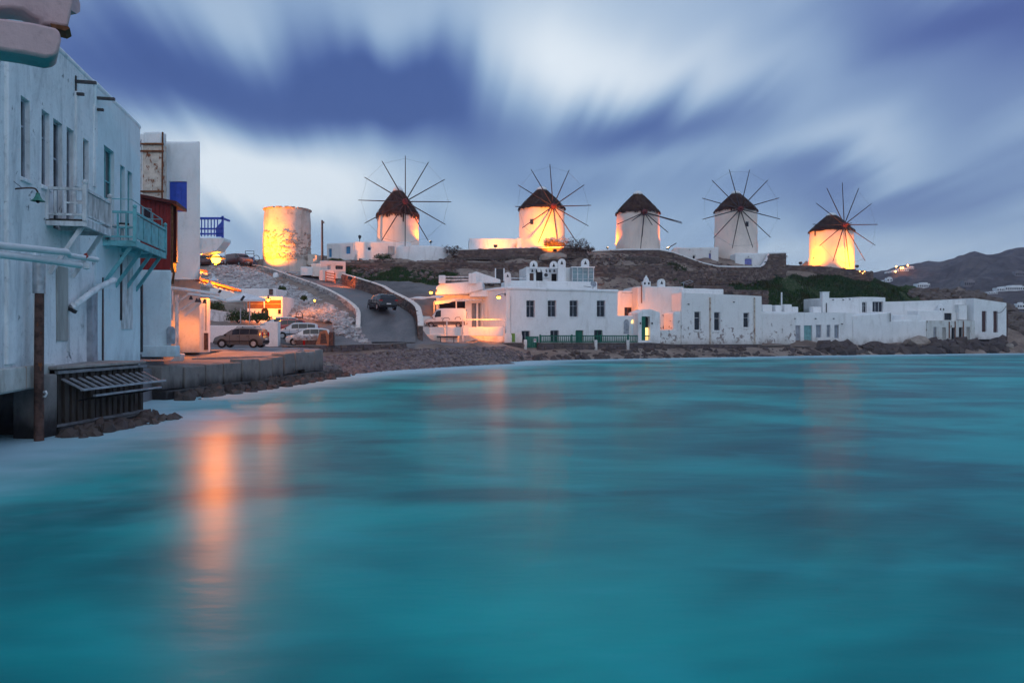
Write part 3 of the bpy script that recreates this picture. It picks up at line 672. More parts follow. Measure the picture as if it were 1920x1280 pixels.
class House:
    def __init__(s, name, label, A, B, depth, z0, z1, ops=(), mat=None, cat='house', bevel=.09, left=(), right=(), reveal=.28, slope=0.0, cap=True, skew=None):
        """A,B front corners (2D, left to right as seen); ops: (px0, px1, py0, py1, style, colour, mullions) on the front"""
        s.A, s.B = Vector(A), Vector(B); u = (s.B-s.A).normalized(); n = Vector((u.y, -u.x)); s.u, s.n = u, n; s.z0, s.z1 = z0, z1; s.mat = mat or WH
        s.C, s.D = s.B-n*depth, s.A-n*depth
        if skew is not None: s.C, s.D = s.B+Vector((skew, 1))*depth, s.A+Vector((skew, 1))*depth
        s.root = thing(name, label, cat, (s.A.x, s.A.y, z0))
        o2 = [s.px_op(o) for o in ops]
        mb = MB()
        wall_mesh(mb, s.A, s.B, z0, z1, o2, reveal, slope=slope); wall_mesh(mb, s.B, s.C, z0, z1+slope, right, reveal); wall_mesh(mb, s.C, s.D, z0, z1+slope, (), reveal, slope=-slope, wob=0, cell=99); wall_mesh(mb, s.D, s.A, z0, z1, left, reveal)
        # weld so that the corners can be rounded
        bm = bmesh.new(); me0 = mb.mesh('tmp', None); bm.from_mesh(me0); bpy.data.meshes.remove(me0)
        bmesh.ops.remove_doubles(bm, verts=bm.verts, dist=.004)
        top = [e for e in bm.edges if e.is_boundary and min(e.verts[0].co.z, e.verts[1].co.z) > min(z1, z1+slope)-.15]
        try: bmesh.ops.contextual_create(bm, geom=top)
        except Exception: pass
        bmesh.ops.recalc_face_normals(bm, faces=bm.faces)
        me = bpy.data.meshes.new('wall'); 
        c = s.A; off = Vector((c.x, c.y, z0))
        for v in bm.verts: v.co -= off
        bm.to_mesh(me); bm.free(); me.materials.append(s.mat); me.polygons.foreach_set('use_smooth', [True]*len(me.polygons)); me.set_sharp_from_angle(angle=R(50))
        o = link('wall', me, s.root, Matrix.Translation(off))
        if bevel:
            b = o.modifiers.new('bevel', 'BEVEL'); b.width = bevel; b.segments = 3; b.limit_method = 'ANGLE'; b.angle_limit = R(55); b.use_clamp_overlap = True
        s.body = o
        for o_, q in zip(ops, o2):
            fillin(s.root, s.A, s.B, q, o_[4], reveal, o_[5] if len(o_) > 5 else None, o_[6] if len(o_) > 6 else 1)
        for q in left: fillin(s.root, s.D, s.A, q, q[4], reveal, q[5] if len(q) > 5 else None)
        for q in right: fillin(s.root, s.B, s.C, q, q[4], reveal, q[5] if len(q) > 5 else None)
    def hit(s, px, py):
        """where the sight line through a photo point meets the front plane: (u, z)"""
        k = (px-960)/F; a = s.A; den = s.u.x-k*s.u.y; uu = (k*a.y-a.x)/den; Y = a.y+s.u.y*uu
        return uu, PZ(py, Y)
    def px_op(s, o):
        pc = (o[0]+o[1])/2
        u0, _ = s.hit(o[0], 0); u1, _ = s.hit(o[1], 0); _, zt = s.hit(pc, o[2]); _, zb = s.hit(pc, o[3]); return (u0, u1, zb, zt)
    def at(s, px, py, out=0.0):
        uu, z = s.hit(px, py); q = s.A+s.u*uu+s.n*out; return Vector((q.x, q.y, z))
    def rot(s): return Matrix.Rotation(math.atan2(s.u.y, s.u.x), 3, 'Z')
    def lip(s, h=.16, out=.05, name='parapet'):
        """rounded whitewashed roll along the top of front and sides"""
        for a, b in ((s.A, s.B), (s.B, s.C), (s.D, s.A)):
            d = (b-a).normalized(); n = Vector((d.y, -d.x)); p = [a+n*(out-.14), b+n*(out-.14)]
            pts = [(p[0].lerp(p[1], k/6).x, p[0].lerp(p[1], k/6).y, s.z1+.02*math.sin(k*2.1)) for k in range(7)]
            MB().tube(pts, h, 10).build(name, s.mat, s.root, smooth=True)
def px_house(name, label, px0, px1, Y0, Y1, depth, py_top, py_base, ops=(), **k):
    A = (PX(px0, Y0), Y0); B = (PX(px1, Y1), Y1); Ym = (Y0+Y1)/2
    return House(name, label, A, B, depth, PZ(py_base, Ym), PZ(py_top, Ym), ops, **k)
def chimney(label, px, py_top, py_base, Y, w, style='box', mat=None):
    z1, z0 = PZ(py_top, Y), PZ(py_base, Y); x = PX(px, Y); root = thing('chimney', label, 'chimney', (x, Y, z0)); m = mat or WH
    if style == 'dome':      # stepped, bell-shaped Cycladic chimney
        h = z1-z0
        MB().box((x, Y, z0+h*.22), (w, w, h*.44)).build('base', m, root, bevel=.06)
        MB().lathe([(w*.36, h*.44), (w*.40, h*.5), (w*.30, h*.62), (w*.34, h*.68), (w*.16, h*.82), (w*.05, h)], 14, (x, Y, z0)).build('cap', m, root, smooth=True)
        for q in (-.25, .25): MB().box((x+q*w, Y-w/2-.004, z0+h*.25), (w*.2, .02, h*.2)).build('vent', DARK, root)
    elif style == 'arch':
        h = z1-z0; pts = [(x-w/2, Y-w/2, z0), (x+w/2, Y-w/2, z0)]+[(x+w/2*math.cos(a), Y-w/2, z1-w/2+w/2*math.sin(a)) for a in [math.pi*k/8 for k in range(9)]]
        MB().prism(pts, (0, w, 0)).build('stack', m, root, bevel=.03)
        MB().prism([(x-w*.18, Y-w/2-.01, z1-w*.75), (x+w*.18, Y-w/2-.01, z1-w*.75), (x, Y-w/2-.01, z1-w*.25)], (0, .006, 0)).build('vent', DARK, root)
    else:
        MB().box((x, Y, (z0+z1)/2), (w, w, z1-z0), None, .01).build('stack', m, root, bevel=.05)
        MB().box((x, Y, z1+.03), (w*1.12, w*1.12, .08)).build('cap', m, root, bevel=.02)
    return root
glow('lit_pane', (1.0, .62, .20), 2.2)

# ---- main row along the shore
H1 = px_house('white_house', 'long white two-storey house with four upper windows behind the green fence', 949, 1158, YF(950), YF(1158), 8, 543, 652,
    [(987, 1003, 563, 595, 'window', GREYP), (1027, 1043, 563, 594, 'window', GREYP), (1068, 1084, 563, 594, 'window', GREYP), (1119, 1135, 563, 594, 'window', GREYP),
     (978, 994, 620, 643, 'window', GREYP), (1032, 1048, 619, 645, 'window', GREYP), (1079, 1094, 619, 645, 'door', GREENW), (1114, 1130, 618.5, 645, 'window', GREENW)])
H1.lip(.2, .08)
H1b = px_house('white_house', 'white upper storey set back on the long two-storey house', 957, 1120, 86.5, 89, 5, 527, 548, [], bevel=.1)
# rooftop pavilion with small chimneys and glass room
Hp = px_house('roof_pavilion', 'white rooftop pavilion with row of triangular vents and air conditioner', 987, 1076, 92, 93, 5, 501, 532,
    [(993, 1001, 512, 527, 'door', simple('brown_door', (.10, .05, .04))), (1005, 1018, 510, 527, 'dark'), (1034, 1044, 513, 531, 'dark')], bevel=.06, cat='pavilion')
for k, px in enumerate((998, 1006, 1014, 1024, 1031, 1039)):
    c = Hp.at(px, 507, .012); MB().prism([c+Vector((-.14, 0, -.2)), c+Vector((.14, 0, -.2)), c+Vector((0, 0, .22))], (0, .01, 0)).build('triangular_vent', DARK, Hp.root)
ac = thing('air_conditioner', 'boxed air conditioner unit on the front of the rooftop pavilion', 'air conditioner', Hp.at(1023, 520, .2)); q = Hp.at(1023, 516, .22)
MB().box(q, (.85, .34, .6)).build('casing', CANVAS, ac, bevel=.02); MB().lathe([(.22, 0), (.22, .03), (.05, .04)], 14).mesh('fan', DARK)
fan = MB(Matrix.Translation(q+Vector((0, -.19, 0))) @ Matrix.Rotation(R(90), 4, 'X')).lathe([(.23, -.02), (.23, .02), (.06, .03), (.0, .03)], 14).build('fan', METAL, ac)
gr = thing('glass_room', 'white framed rooftop room with tall glazed panels', 'conservatory', P(1093, 530, 92.2))
YG = 92.2; x0, x1, zb, zt = PX(1073, YG), PX(1113, YG), PZ(532, YG), PZ(502, YG)
MB().box(((x0+x1)/2, YG+1.5, zt+.06), (x1-x0+.3, 3.4, .14)).build('roof', WH, gr, bevel=.02)
for i in range(5): MB().box((x0+(x1-x0)*i/4, YG, (zb+zt)/2), (.10, .12, zt-zb)).build('post', WOODW, gr)
for i in range(4):
    xm = x0+(x1-x0)*(i+.5)/4; w = (x1-x0)/4-.12
    pn = MB().box((xm, YG+.03, (zb+zt)/2), (w, .03, zt-zb)).build('pane', GLASSP, gr)
    for q in (.3, .6, .85): MB().box((xm, YG+.005, zb+(zt-zb)*q), (w, .03, .04)).build('glazing_bar', WOODW, pn)
MB().box((x1, YG+1.5, (zb+zt)/2), (.06, 2.9, zt-zb)).build('side_panel', GLASSP, gr); MB().box(((x0+x1)/2, YG+3.0, (zb+zt)/2), (x1-x0, .1, zt-zb)).build('back_wall', WH, gr)
for i, (px, pt, lab) in enumerate([(1000.5, 489.5, 'leftmost small arched chimney on the rooftop pavilion'), (1038, 490, 'low arched chimney at the middle of the rooftop pavilion'), (1053, 485.5, 'tall arched chimney right of the pavilion doors'), (1097, 485.5, 'arched chimney above the rooftop glass room')]):
    chimney(lab, px, pt, 504 if i < 2 else (532 if i == 2 else 502), 91.6 if i != 3 else 93.5, .95, 'arch')
# courtyard between the houses
YC = YF(1180)
Hc = px_house('courtyard_house', 'pink-lit house front deep in the courtyard with small barred window', 1157, 1197, YC+6.5, YC+6.8, 5, 545, 652, [(1171, 1185, 576, 592, 'window', simple('brown_frame', (.12, .05, .03)))], bevel=.05)
Hc2 = px_house('courtyard_house', 'peeling wall under rounded parapet behind the courtyard portal', 1196, 1281, YC+4.3, YC+5.2, 6, 537, 652, [(1251, 1260, 599, 616, 'dark')], mat=WHP, bevel=.12)
chimney('white bell-shaped chimney with pointed tip on the courtyard roof', 1211.5, 516, 537, YC+6, 1.0, 'dome'); chimney('arched white chimney right of the bell-shaped chimney', 1239.5, 523, 538, YC+6, .9, 'arch')
Hw = px_house('courtyard_wall', 'white courtyard wall with two arched niches beside the portal', 1157, 1198, YF(1157)+.1, YF(1198)+.1, .5, 592, 654, [], bevel=.06, cat='wall')
def arch_pts(h, px, py_t, py_b, wpx, out):
    a = h.at(px-wpx/2, py_b, out); b = h.at(px+wpx/2, py_b, out); t = h.at(px, py_t, out); r = (b-a).length/2; c = (a+b)/2; c.z = t.z-r; d = (b-a).normalized()
    return [a, b]+[c+d*r*math.cos(q)+Vector((0, 0, r*math.sin(q))) for q in [math.pi*k/8 for k in range(9)]]
for px, lit in ((1174, False), (1187.5, True)):
    pts = arch_pts(Hw, px, 598, 626, 11.5, .03)
    rim = MB()
    for a, b in zip(pts[1:], pts[2:]+[pts[0]]): rim.bar(a, b, .09)
    rim.build('niche_rim', WH, Hw.root)
    MB().prism(arch_pts(Hw, px, 598, 626, 10.5, .012), (0, .004, 0)).build('niche', GREYP if not lit else WHB, Hw.root)
    if lit: MB().prism([q for q in arch_pts(Hw, px, 598, 606, 9, .022)], (0, .004, 0)).build('lit_opening', MATS['lit_pane'], Hw.root)
# portal
Hg = px_house('portal', 'rounded white gateway with green door half open on a lit stair', 1197, 1238, YF(1197)-1.3, YF(1238)-1.3, 2.2, 584, 654, [(1203, 1219, 593, 638, 'dark')], bevel=.3, reveal=.5, cat='gateway')
top = [Hg.at(1197+41*k/10, 586-6.5*math.sin(math.pi*k/10), 0) for k in range(11)]
MB().prism(top+[Hg.at(1238, 590, 0), Hg.at(1197, 590, 0)], (-Hg.n.x*2.2, -Hg.n.y*2.2, 0)).build('rounded_top', WH, Hg.root, bevel=.08)
MB().box(Hg.at(1207.3, 615.5, -.12), (.55, .05, 2.88), Hg.rot()).build('door', GREENW, Hg.root)
q = Hg.at(1215.5, 626, -.4); MB().box(q, (.42, .04, 1.5), Hg.rot()).build('lit_doorway', MATS['lit_pane'], Hg.root)
for px in (1200, 1222): MB().lathe([(.0, -.12), (.08, -.1), (.1, .05), (.03, .12)], 8, Hg.at(px, 606, .1)).build('wall_lantern', METAL, Hg.root)
Hl = px_house('courtyard_wall', 'low white wall between portal and peeling house', 1236, 1268, YF(1236), YF(1268), .5, 618, 654, [], mat=WHP, bevel=.06, cat='wall')
# peeling house
H2 = px_house('white_house', 'white two-storey house with heavily peeling plaster and three narrow windows', 1278, 1428, YF(1278), YF(1428), 9, 550, 656,
    [(1302, 1313.5, 584, 619, 'window', WOODW, 0), (1339, 1350.5, 585, 620, 'window', WOODW, 0), (1394, 1405, 586, 614, 'window', WOODW, 0)], mat=WHP, slope=-.25)
H2s = px_house('house_annex', 'low peeling annex with rounded shoulder left of the three-window house', 1264, 1280, YF(1264)+.2, YF(1280)+.2, 5, 584, 654, [], mat=WHP, bevel=.3)
H2t = px_house('house_annex', 'white raised roof block on the peeling three-window house', 1279, 1357, YF(1279)+1.5, YF(1357)+1.5, 5, 541, 556, [], bevel=.1)
for px in (1331, 1414):
    pts = [H2.at(px, 558, .08), H2.at(px, 600, .08), H2.at(px+.5, 648, .08)]
    MB().tube(pts, .11, 8).build('drain_pipe', RUSTW, H2.root, smooth=True)
for (a, b, t) in ((1302, 1313.5, 619), (1339, 1350.5, 620), (1394, 1405, 614)):
    c = H2.at((a+b)/2, t+1.2, .06); MB().box(c, ((b-a)/F*95+.2, .14, .1), H2.rot()).build('sill', WH, H2.root, bevel=.02)
for h_, l in ((H1, ((987, 1003, 595), (1027, 1043, 594), (1068, 1084, 594), (1119, 1135, 594))),):
    for a, b, t in l: MB().box(h_.at((a+b)/2, t+1, .04), ((b-a)/F*84+.1, .1, .07), h_.rot()).build('sill', WH, h_.root, bevel=.02)

# ---- right-hand group
def yr(px): return YF(px)+.5
W3 = px_house('garden_wall', 'low white lumpy wall right of the peeling house', 1426, 1494, yr(1430), yr(1494), 4, 584, 656, [], mat=WHP, bevel=.35, cat='wall')
H3 = px_house('white_house', 'single-storey white house with turquoise double door', 1486, 1606, yr(1490), yr(1606)-.3, 6, 586, 658,
    [(1491, 1501, 610, 648, 'door', GREYP), (1507.5, 1523, 610, 648, 'door', simple('pale_turquoise', (.20, .42, .44))), (1530, 1540, 609, 633, 'palewindow', GREYP), (1550, 1557, 609, 632, 'palewindow', GREYP), (1564.5, 1573, 609, 634, 'palewindow', GREYP)], bevel=.15)
for k, (a, b, t, l) in enumerate([(1430, 1448, 571, 'pale stepped parapet block beside the square stone wall end'), (1454, 1466, 572, 'white parapet block left of the tall thin roof pole'), (1471, 1485, 570.5, 'white parapet block right of the tall thin roof pole'), (1485, 1497, 575, 'low white parapet block at the end of the lumpy wall'), (1525, 1541, 575, 'white parapet block left of the square roof chimney')]):
    h = px_house('parapet_block', l, a, b, yr(a)+3, yr(b)+3, .8, t, 592, [], bevel=.08, cat='parapet', mat=WHP if k == 0 else WH)
chimney('square white chimney stack behind the turquoise-door house', 1546, 548, 588, yr(1546)+3.2, .95)
H3b = px_house('white_house', 'flat white upper room behind the turquoise-door house', 1553, 1617, yr(1553)+4, yr(1617)+4, 5, 559, 592, [], bevel=.1)
H3c = px_house('white_house', 'white wall with two dark latticed openings behind the long roofs', 1612, 1660, yr(1612)+4.6, yr(1660)+4.6, 4, 557, 592, [(1616, 1625, 566, 586, 'window', WOODW), (1636, 1656, 565, 585, 'window', WOODW, 2)], bevel=.08)
H4 = px_house('white_house', 'broad blank white house wall with sagging roofline on the rocks', 1600, 1672, yr(1600)-.6, yr(1672)-.6, 6, 591, 657, [], bevel=.2, slope=.5)
H4b = px_house('white_house', 'white house with round rooftop cistern right of the blank wall', 1670, 1742, yr(1670)-.4, yr(1742)-.4, 6, 600, 656, [], bevel=.2)
c = thing('cistern', 'round white rooftop cistern on the shore house', 'cistern', (PX(1700, yr(1700)+3), yr(1700)+3, PZ(602, 106)))
MB().lathe([(2.0, 0), (2.05, 1.0), (1.9, 1.15), (1.7, 1.15), (1.6, .9)], 24, (PX(1700, 106), 106.3, PZ(606, 106)), .03, sc=(1, .7)).build('drum', WH, c, smooth=True)
H5 = px_house('white_house', 'long blank white upper wall behind the right-hand roofs', 1655, 1828, yr(1655)+5, yr(1828)+1.2, 4, 566, 612, [], bevel=.15, slope=.4)
H6 = px_house('white_house', 'white end house with two tall brown shuttered windows at the point', 1826, 1887, yr(1826)-.2, yr(1887)-.2, 9, 559.5, 636,
    [(1841, 1849.5, 583, 622, 'shutter', simple('brown_shutter', (.10, .055, .05))), (1862.5, 1871, 583, 623, 'shutter', MATS['brown_shutter'])], bevel=.25, slope=-.6)
H7 = px_house('white_house', 'low rust-streaked white house with five small doors above the rocks', 1738, 1828, yr(1738)-.6, yr(1828)-.6, 4, 601, 640,
    [(1750, 1756, 613, 634, 'door', GREYP), (1766.5, 1774, 614, 636, 'door', BEIGEP), (1784, 1791, 614, 636, 'dark'), (1798, 1805, 613.5, 635, 'dark'), (1812, 1818.5, 613, 636, 'door', BEIGEP)], mat=WHX, bevel=.12)
H7b = px_house('house_annex', 'small white roof room between the domed chimney and the five-door house', 1722, 1770, yr(1722)+1.5, yr(1770)+1.5, 3, 582, 606, [], bevel=.1)
H7c = px_house('house_annex', 'white roof block with dark barred opening beside the end house', 1770, 1808, yr(1770)+1.6, yr(1808)+1.6, 3, 586, 606, [(1771, 1785, 587, 600, 'window', METAL, 2)], bevel=.08, mat=WHP)
chimney('broad square chimney left of the end house', 1801, 572, 600, yr(1801)+1.5, 1.2); chimney('small pointed dome chimney on the right-hand roofs', 1763, 568, 584, yr(1763)+2.0, .9, 'dome')

# ---- terrace house left of the long house (with the van)
T0 = thing('terrace', 'raised white terrace with stepped front wall under the white van', 'terrace', (PX(860, 80.6), 80.6, 1.9))
tz = PZ(614, 80.6)
def slab(mb, pts, z0, z1): mb.prism([(x, y, z0) for x, y in pts], (0, 0, z1-z0))
m_ = MB(); slab(m_, [(PX(783, 79.1), 79.1), (PX(946, 81.6), 81.6), (PX(946, 88), 88), (PX(790, 88), 88)], 1.5, tz); m_.build('platform', WH, T0.root if hasattr(T0, 'root') else T0, bevel=.06)
m_ = MB(); slab(m_, [(PX(765, 78.2), 78.2), (PX(835, 78.8), 78.8), (PX(835, 80.6), 80.6), (PX(775, 80.6), 80.6)], 1.5, tz-.75); m_.build('lower_step', WHM, T0, bevel=.05)
for k, (a, b) in enumerate(((775, 806), (806, 834), (834, 880), (880, 944))):
    Y = 78.8+k*.35; MB().box((PX((a+b)/2, Y), Y, tz-.42), ((b-a)/F*Y-.04, .3, .95)).build('front_panel', WH, T0, bevel=.03)
Hv = px_house('terrace_house', 'white house with sloping roof slab and dark veranda behind the van', 818, 948, 88, 88, 5, 553, 632,
    [(823, 872, 563, 605, 'dark'), (884, 893, 568, 614, 'palewindow', GREYP), (896, 903, 568, 612, 'palewindow', GREYP), (907, 912, 568, 612, 'dark')], bevel=.05, reveal=.8)
YV = 86.2
fas = thing('roof_slab', 'thick white roof slab with slanted end over the veranda', 'roof', P(862, 553, YV))
MB().prism([P(816, 553, YV), P(874, 551, YV), P(905, 543, YV), P(905, 527, YV), P(880, 527.5, YV), P(825, 532, YV), P(817, 538, YV)], (0, 6, 0)).build('slab', WH, fas, bevel=.1)
fs2 = px_house('roof_block', 'white roof block between the veranda and the long house', 880, 950, 86.5, 86.5, 4, 544, 556, [], bevel=.1, cat='roof')
rr = thing('roof_railing', 'white slatted roof railing above the veranda', 'railing', P(850, 530, 86))
MB().box(P(829, 524, 86)+Vector((0, 0, 0)), (.75, .5, .95)).build('end_post', WH, rr, bevel=.04); MB().box(P(886, 522, 86), (.9, .5, 1.2)).build('end_post', WH, rr, bevel=.04)
for py in (519, 524.5): MB().bar(P(833, py, 86), P(882, py, 86), .08, .14).build('rail', WOODW, rr)
MB().prism([P(886, 511, 87), P(893, 509, 87), P(938, 524, 87), P(938, 530, 87), P(886, 530, 87)], (0, 1.2, 0)).build('sloping_parapet', WH, rr, bevel=.04)
chimney('tall rounded white chimney at the left corner of the long house', 952, 510.5, 545, 83.6, .75, 'arch')
sg = thing('roof_board', 'dark framed board standing on the roof left of the tall rounded chimney', 'board', P(937, 525, 88)); MB().box(P(937, 514.5, 88), (1.0, .12, 1.3)).build('panel', METAL, sg)
for px in (929, 945): MB().box(P(px, 515, 87.9), (.14, .2, 1.5)).build('frame_post', WH, sg)
rr2 = thing('roof_railing', 'single white roof rail between tall chimney and pavilion', 'railing', P(972, 526, 88)); MB().bar(P(957, 521.5, 88), P(988, 521.5, 88), .08, .12).build('rail', WOODW, rr2); MB().box(P(958, 525, 88), (.1, .1, .6)).build('post', WOODW, rr2)

# ---- hilltop buildings
Hq = px_house('mill_cottage', 'low white cottage with small square window beside the first windmill', 663, 770, 106.5, 107, 6, 453, 488, [(689, 695, 463.5, 469, 'window', BLUEC, 0)], bevel=.25, cat='cottage')
Hq2 = px_house('mill_cottage', 'pinkish white cottage gable with blue door and shutters', 613, 664, 108, 106.4, 6, 455, 488, [(616, 622, 466, 482, 'door', BLUEC), (648, 657, 462, 476, 'shutter', BLUEC)], bevel=.25, cat='cottage')
wm = thing('mill_forecourt', 'low round white walled forecourt at the foot of the first windmill', 'wall', P(780, 480, 106)); prof = [(4.6, -1.0), (4.6, 1.35), (4.45, 1.6), (4.2, 1.65), (4.0, 1.3)]
MB().lathe(prof, 40, (PX(783, 110), 110.0, PZ(481, 106)), .02, sc=(1.0, .85)).build('curved_wall', WH, wm, smooth=True)
mt = thing('meter_cabinet', 'grey metal cabinet against the mill cottage', 'cabinet', P(733, 475, 106)); MB().box(P(733.5, 469.5, 106), (.85, .5, 1.2)).build('body', GREYP, mt, bevel=.02); MB().box(P(733.5, 469.5, 105.73), (.72, .02, 1.05)).build('door', BEIGEP, mt)
Hu = px_house('road_house', 'small cream house with three-pane window at the top of the road wall', 600, 648, 97.5, 98.5, 5, 489, 522, [(629, 643, 498, 505, 'window', METAL, 2), (613, 621, 496, 506, 'palewindow', WH, 0)], mat=plaster('plaster_cream', base=(.72, .64, .60), streak=.4), bevel=.1, cat='hut')
Hu2 = px_house('road_house', 'whitewashed sloping yard wall with rust stain beside the road', 563, 586, 97.0, 97.2, 4, 500, 516, [], mat=WHP, bevel=.15, cat='wall')
Hu3 = px_house('road_house', 'low pink plaster wall in front of the cream house', 598, 626, 95.5, 95.6, .6, 506, 526, [], mat=MATS['plaster_cream'], bevel=.06, cat='wall')
Hu4 = px_house('yard_wall', 'narrow pale wall stepping up to the cream house', 583, 602, 97.4, 97.4, 3, 494, 518, [], mat=WHM, bevel=.1, cat='wall')
Hr = px_house('ruin_lean_to', 'low grey rubble lean-to with rusty barrel-brown door', 553, 594, 103, 103, 3, 476, 494, [(565, 576, 483, 498, 'door', RUST)], mat=WHR, bevel=.2, cat='hut')
Ha = px_house('mill_annex', 'long low white annex flooded with yellow light beside the second windmill', 880, 972, 111.5, 112.2, 4, 447.5, 472, [], bevel=.08, cat='annex')
Hb = px_house('mill_annex', 'small lit white porch with two little windows at the second windmill', 969, 1000, 111.4, 111.4, 3, 446, 472, [(981, 986, 452, 458, 'palewindow', WOODW), (994, 999, 450, 459, 'window', WOODW)], bevel=.08, cat='annex')
Hm = px_house('mill_cottage', 'domed white cottage with peeling spots left of the fourth windmill', 1262, 1347, 117.2, 116.4, 4.5, 464, 500, [(1299, 1303, 479, 485, 'dark'), (1329, 1333, 475, 488, 'shutter', VIOW)], mat=WHP, bevel=.5, cat='cottage')
Hn = px_house('mill_cottage', 'little white cottage with violet-blue door right of the fourth windmill', 1379, 1441, 115.2, 115.2, 4, 474, 501, [(1397, 1410, 485, 498.5, 'door', VIOW)], bevel=.2, cat='cottage')
# ================================================================== WINDMILLS
def windmill(label, px, wpx, py_base, py_eave, py_apex, Y, hub=None, rpx=80, yaw=0.0, rot0=0.0, spokes=12, tips=None, ropes=True, ragged=.25, cap=True, wins=(), lean=0.0, capmat=None):
    k = Y/F; x = PX(px, Y); r = wpx/2*k; zb, ze, za = PZ(py_base, Y)-1.5, PZ(py_eave, Y), PZ(py_apex, Y)
    root = thing('windmill', label, 'windmill', (x, Y, zb+1.5), 'windmills on the hilltop')
    h = ze-zb; n = 40
    prof = [(r*(1.05-.05*(i/14)+.01*math.sin(i*1.7)), h*i/14) for i in range(15)]
    MB().lathe(prof, n, (x, Y, zb), .022).build('tower', WHM, root, smooth=True)
    # thatched cone in shaggy layers
    rr = r*1.035; H = za-ze; ncap = .16 if cap else .03
    th = MB(); lay = 7
    for i in range(lay):
        t0, t1 = i/lay, (i+1.25)/lay
        def rad(t): return rr*(1-t)*(1+.05*math.sin(math.pi*min(t, 1)))+rr*ncap*t
        vs = []; m = 48
        for ring in range(2):
            for q in range(m):
                a = 2*math.pi*q/m; t = t0 if ring == 0 else min(t1, 1.0)
                drop = -random.uniform(0, .10)*H*(1 if ring == 0 else 0)
                R_ = rad(t)*(1.035 if ring == 0 else .985)*(1+random.uniform(-.012, .012))
                vs.append((x+R_*math.cos(a), Y+R_*math.sin(a), ze+H*t+drop))
        th.add(vs, [(q, (q+1) % m, m+(q+1) % m, m+q) for q in range(m)])
    for q in range(420):           # loose bundles lying on the cone
        a = random.uniform(0, 2*math.pi); t = random.uniform(.0, .9); R0 = rad(t)*1.03; R1 = rad(max(0, t-.13))*1.05; w = random.uniform(.015, .035)
        c0, c1 = Vector((x+R0*math.cos(a), Y+R0*math.sin(a), ze+H*t+.03)), Vector((x+R1*math.cos(a+.02), Y+R1*math.sin(a+.02), ze+H*(t-.13)-.01))
        s_ = Vector((-math.sin(a), math.cos(a), 0))*w*rr
        th.quad(c0-s_, c0+s_, c1+s_, c1-s_)
    for q in range(90):            # ragged fringe at the eave
        a = 2*math.pi*q/90+random.uniform(-.02, .02); L = ragged*random.uniform(.4, 1.2)*(1.7 if random.random() < .15 else 1); w = rr*.045
        c0 = Vector((x+rr*1.02*math.cos(a), Y+rr*1.02*math.sin(a), ze+.08)); s_ = Vector((-math.sin(a), math.cos(a), 0))*w; d = Vector((math.cos(a)*.03, math.sin(a)*.03, -L))
        th.add([c0-s_, c0+s_, c0+d+s_*.6, c0+d-s_*.6, c0-s_*.9+Vector((math.cos(a), math.sin(a), 0))*-.12, c0+s_*.9+Vector((math.cos(a), math.sin(a), 0))*-.12], [(0, 1, 2, 3), (1, 0, 4, 5), (3, 2, 5, 4)])
    o = th.build('thatched_roof', THATCH, root); 
    MB().lathe([(rr*.96, -.05), (rr*.5, H*.48), (rr*.06, H*.97)], 32, (x, Y, ze)).build('roof_frame', WOODD, root)
    if cap:
        MB().lathe([(rr*ncap*1.35, 0), (rr*ncap*1.5, H*.05), (rr*ncap*1.1, H*.14), (rr*ncap*.5, H*.19), (.04, H*.2)], 18, (x, Y, ze+H*.90)).build('roof_cap', capmat or WH, root, smooth=True)
    if hub:
        d = Vector((math.sin(yaw), -math.cos(yaw), 0)); Yh = Y-abs(d.y)*r*1.12; hp = P(hub[0], hub[1], Yh); Rk = rpx*Yh/F
        d = (d+Vector((0, 0, .06))).normalized(); xa = Vector((math.cos(yaw), math.sin(yaw), 0)); za_ = d.cross(xa).normalized(); za_ = za_ if za_.z > 0 else -za_
        back = hp-d*r*1.3
        ax = MB().tube([back, hp+d*.9], [.22, .16], 10).build('axle', SPARR, root, smooth=True)
        MB().tube([hp-d*.35, hp-d*.3, hp+d*.3, hp+d*.35], [.2, .42, .42, .2], 12).build('hub', SPARR, root)
        tp = []
        if tips is None:
            me = MB().tube([(0, 0, 0), (0, 0, Rk*.5), (0, 0, Rk)], [.085, .075, .055], 6).mesh('spar', SPAR)
            rnd = random.Random(int(px))
            for i in range(spokes):
                a = rot0+2*math.pi*i/spokes; v = (xa*math.cos(a)+za_*math.sin(a)+d*.05).normalized()
                q = v.to_track_quat('Z', 'Y').to_matrix().to_4x4(); f = rnd.uniform(.985, 1.015)
                M = Matrix.Translation(hp) @ q @ Matrix.Scale(f, 4)
                link('spar', me, root, M); tp.append(hp+v*Rk*f)
            if ropes:
                rp = MB()
                for i in range(spokes):
                    if ropes is not True and i in ropes: continue
                    a, b = tp[i], tp[(i+1) % spokes]; rp.tube([a*.94+hp*.06 if False else a.lerp(hp, .06), b.lerp(hp, .06)], .011, 4, False)
                rp.build('rim_rope', METAL, root)
                MB().tube([hp+d*.3, hp+d*1.5], [.09, .05], 6).build('axle_tip', SPAR, root)
        else:
            for (tx, ty, dy, f) in tips:
                e = P(tx, ty, Yh+dy); s0 = hp.lerp(e, f)
                MB().tube([s0, s0.lerp(e, .5), e], [.085, .075, .055], 6).build('spar', SPAR, root)
    for (wx, wy, ww, wh) in wins:
        z = PZ(wy, Y); dx = (wx-px)*k; dx = max(-r*.98, min(r*.98, dx)); a = math.asin(dx/r); c = Vector((x+dx*.99, Y-r*math.cos(a)*.995, z)); rot = Matrix.Rotation(a, 3, 'Z')
        f = MB().box(c, (ww*k*1.2, .16, wh*k*1.15), rot).build('window', WOODG, root)
        MB().box(c+rot @ Vector((0, -.05, 0)), (ww*k*.85, .12, wh*k*.85), rot).build('pane', GLASS, f)
    return root
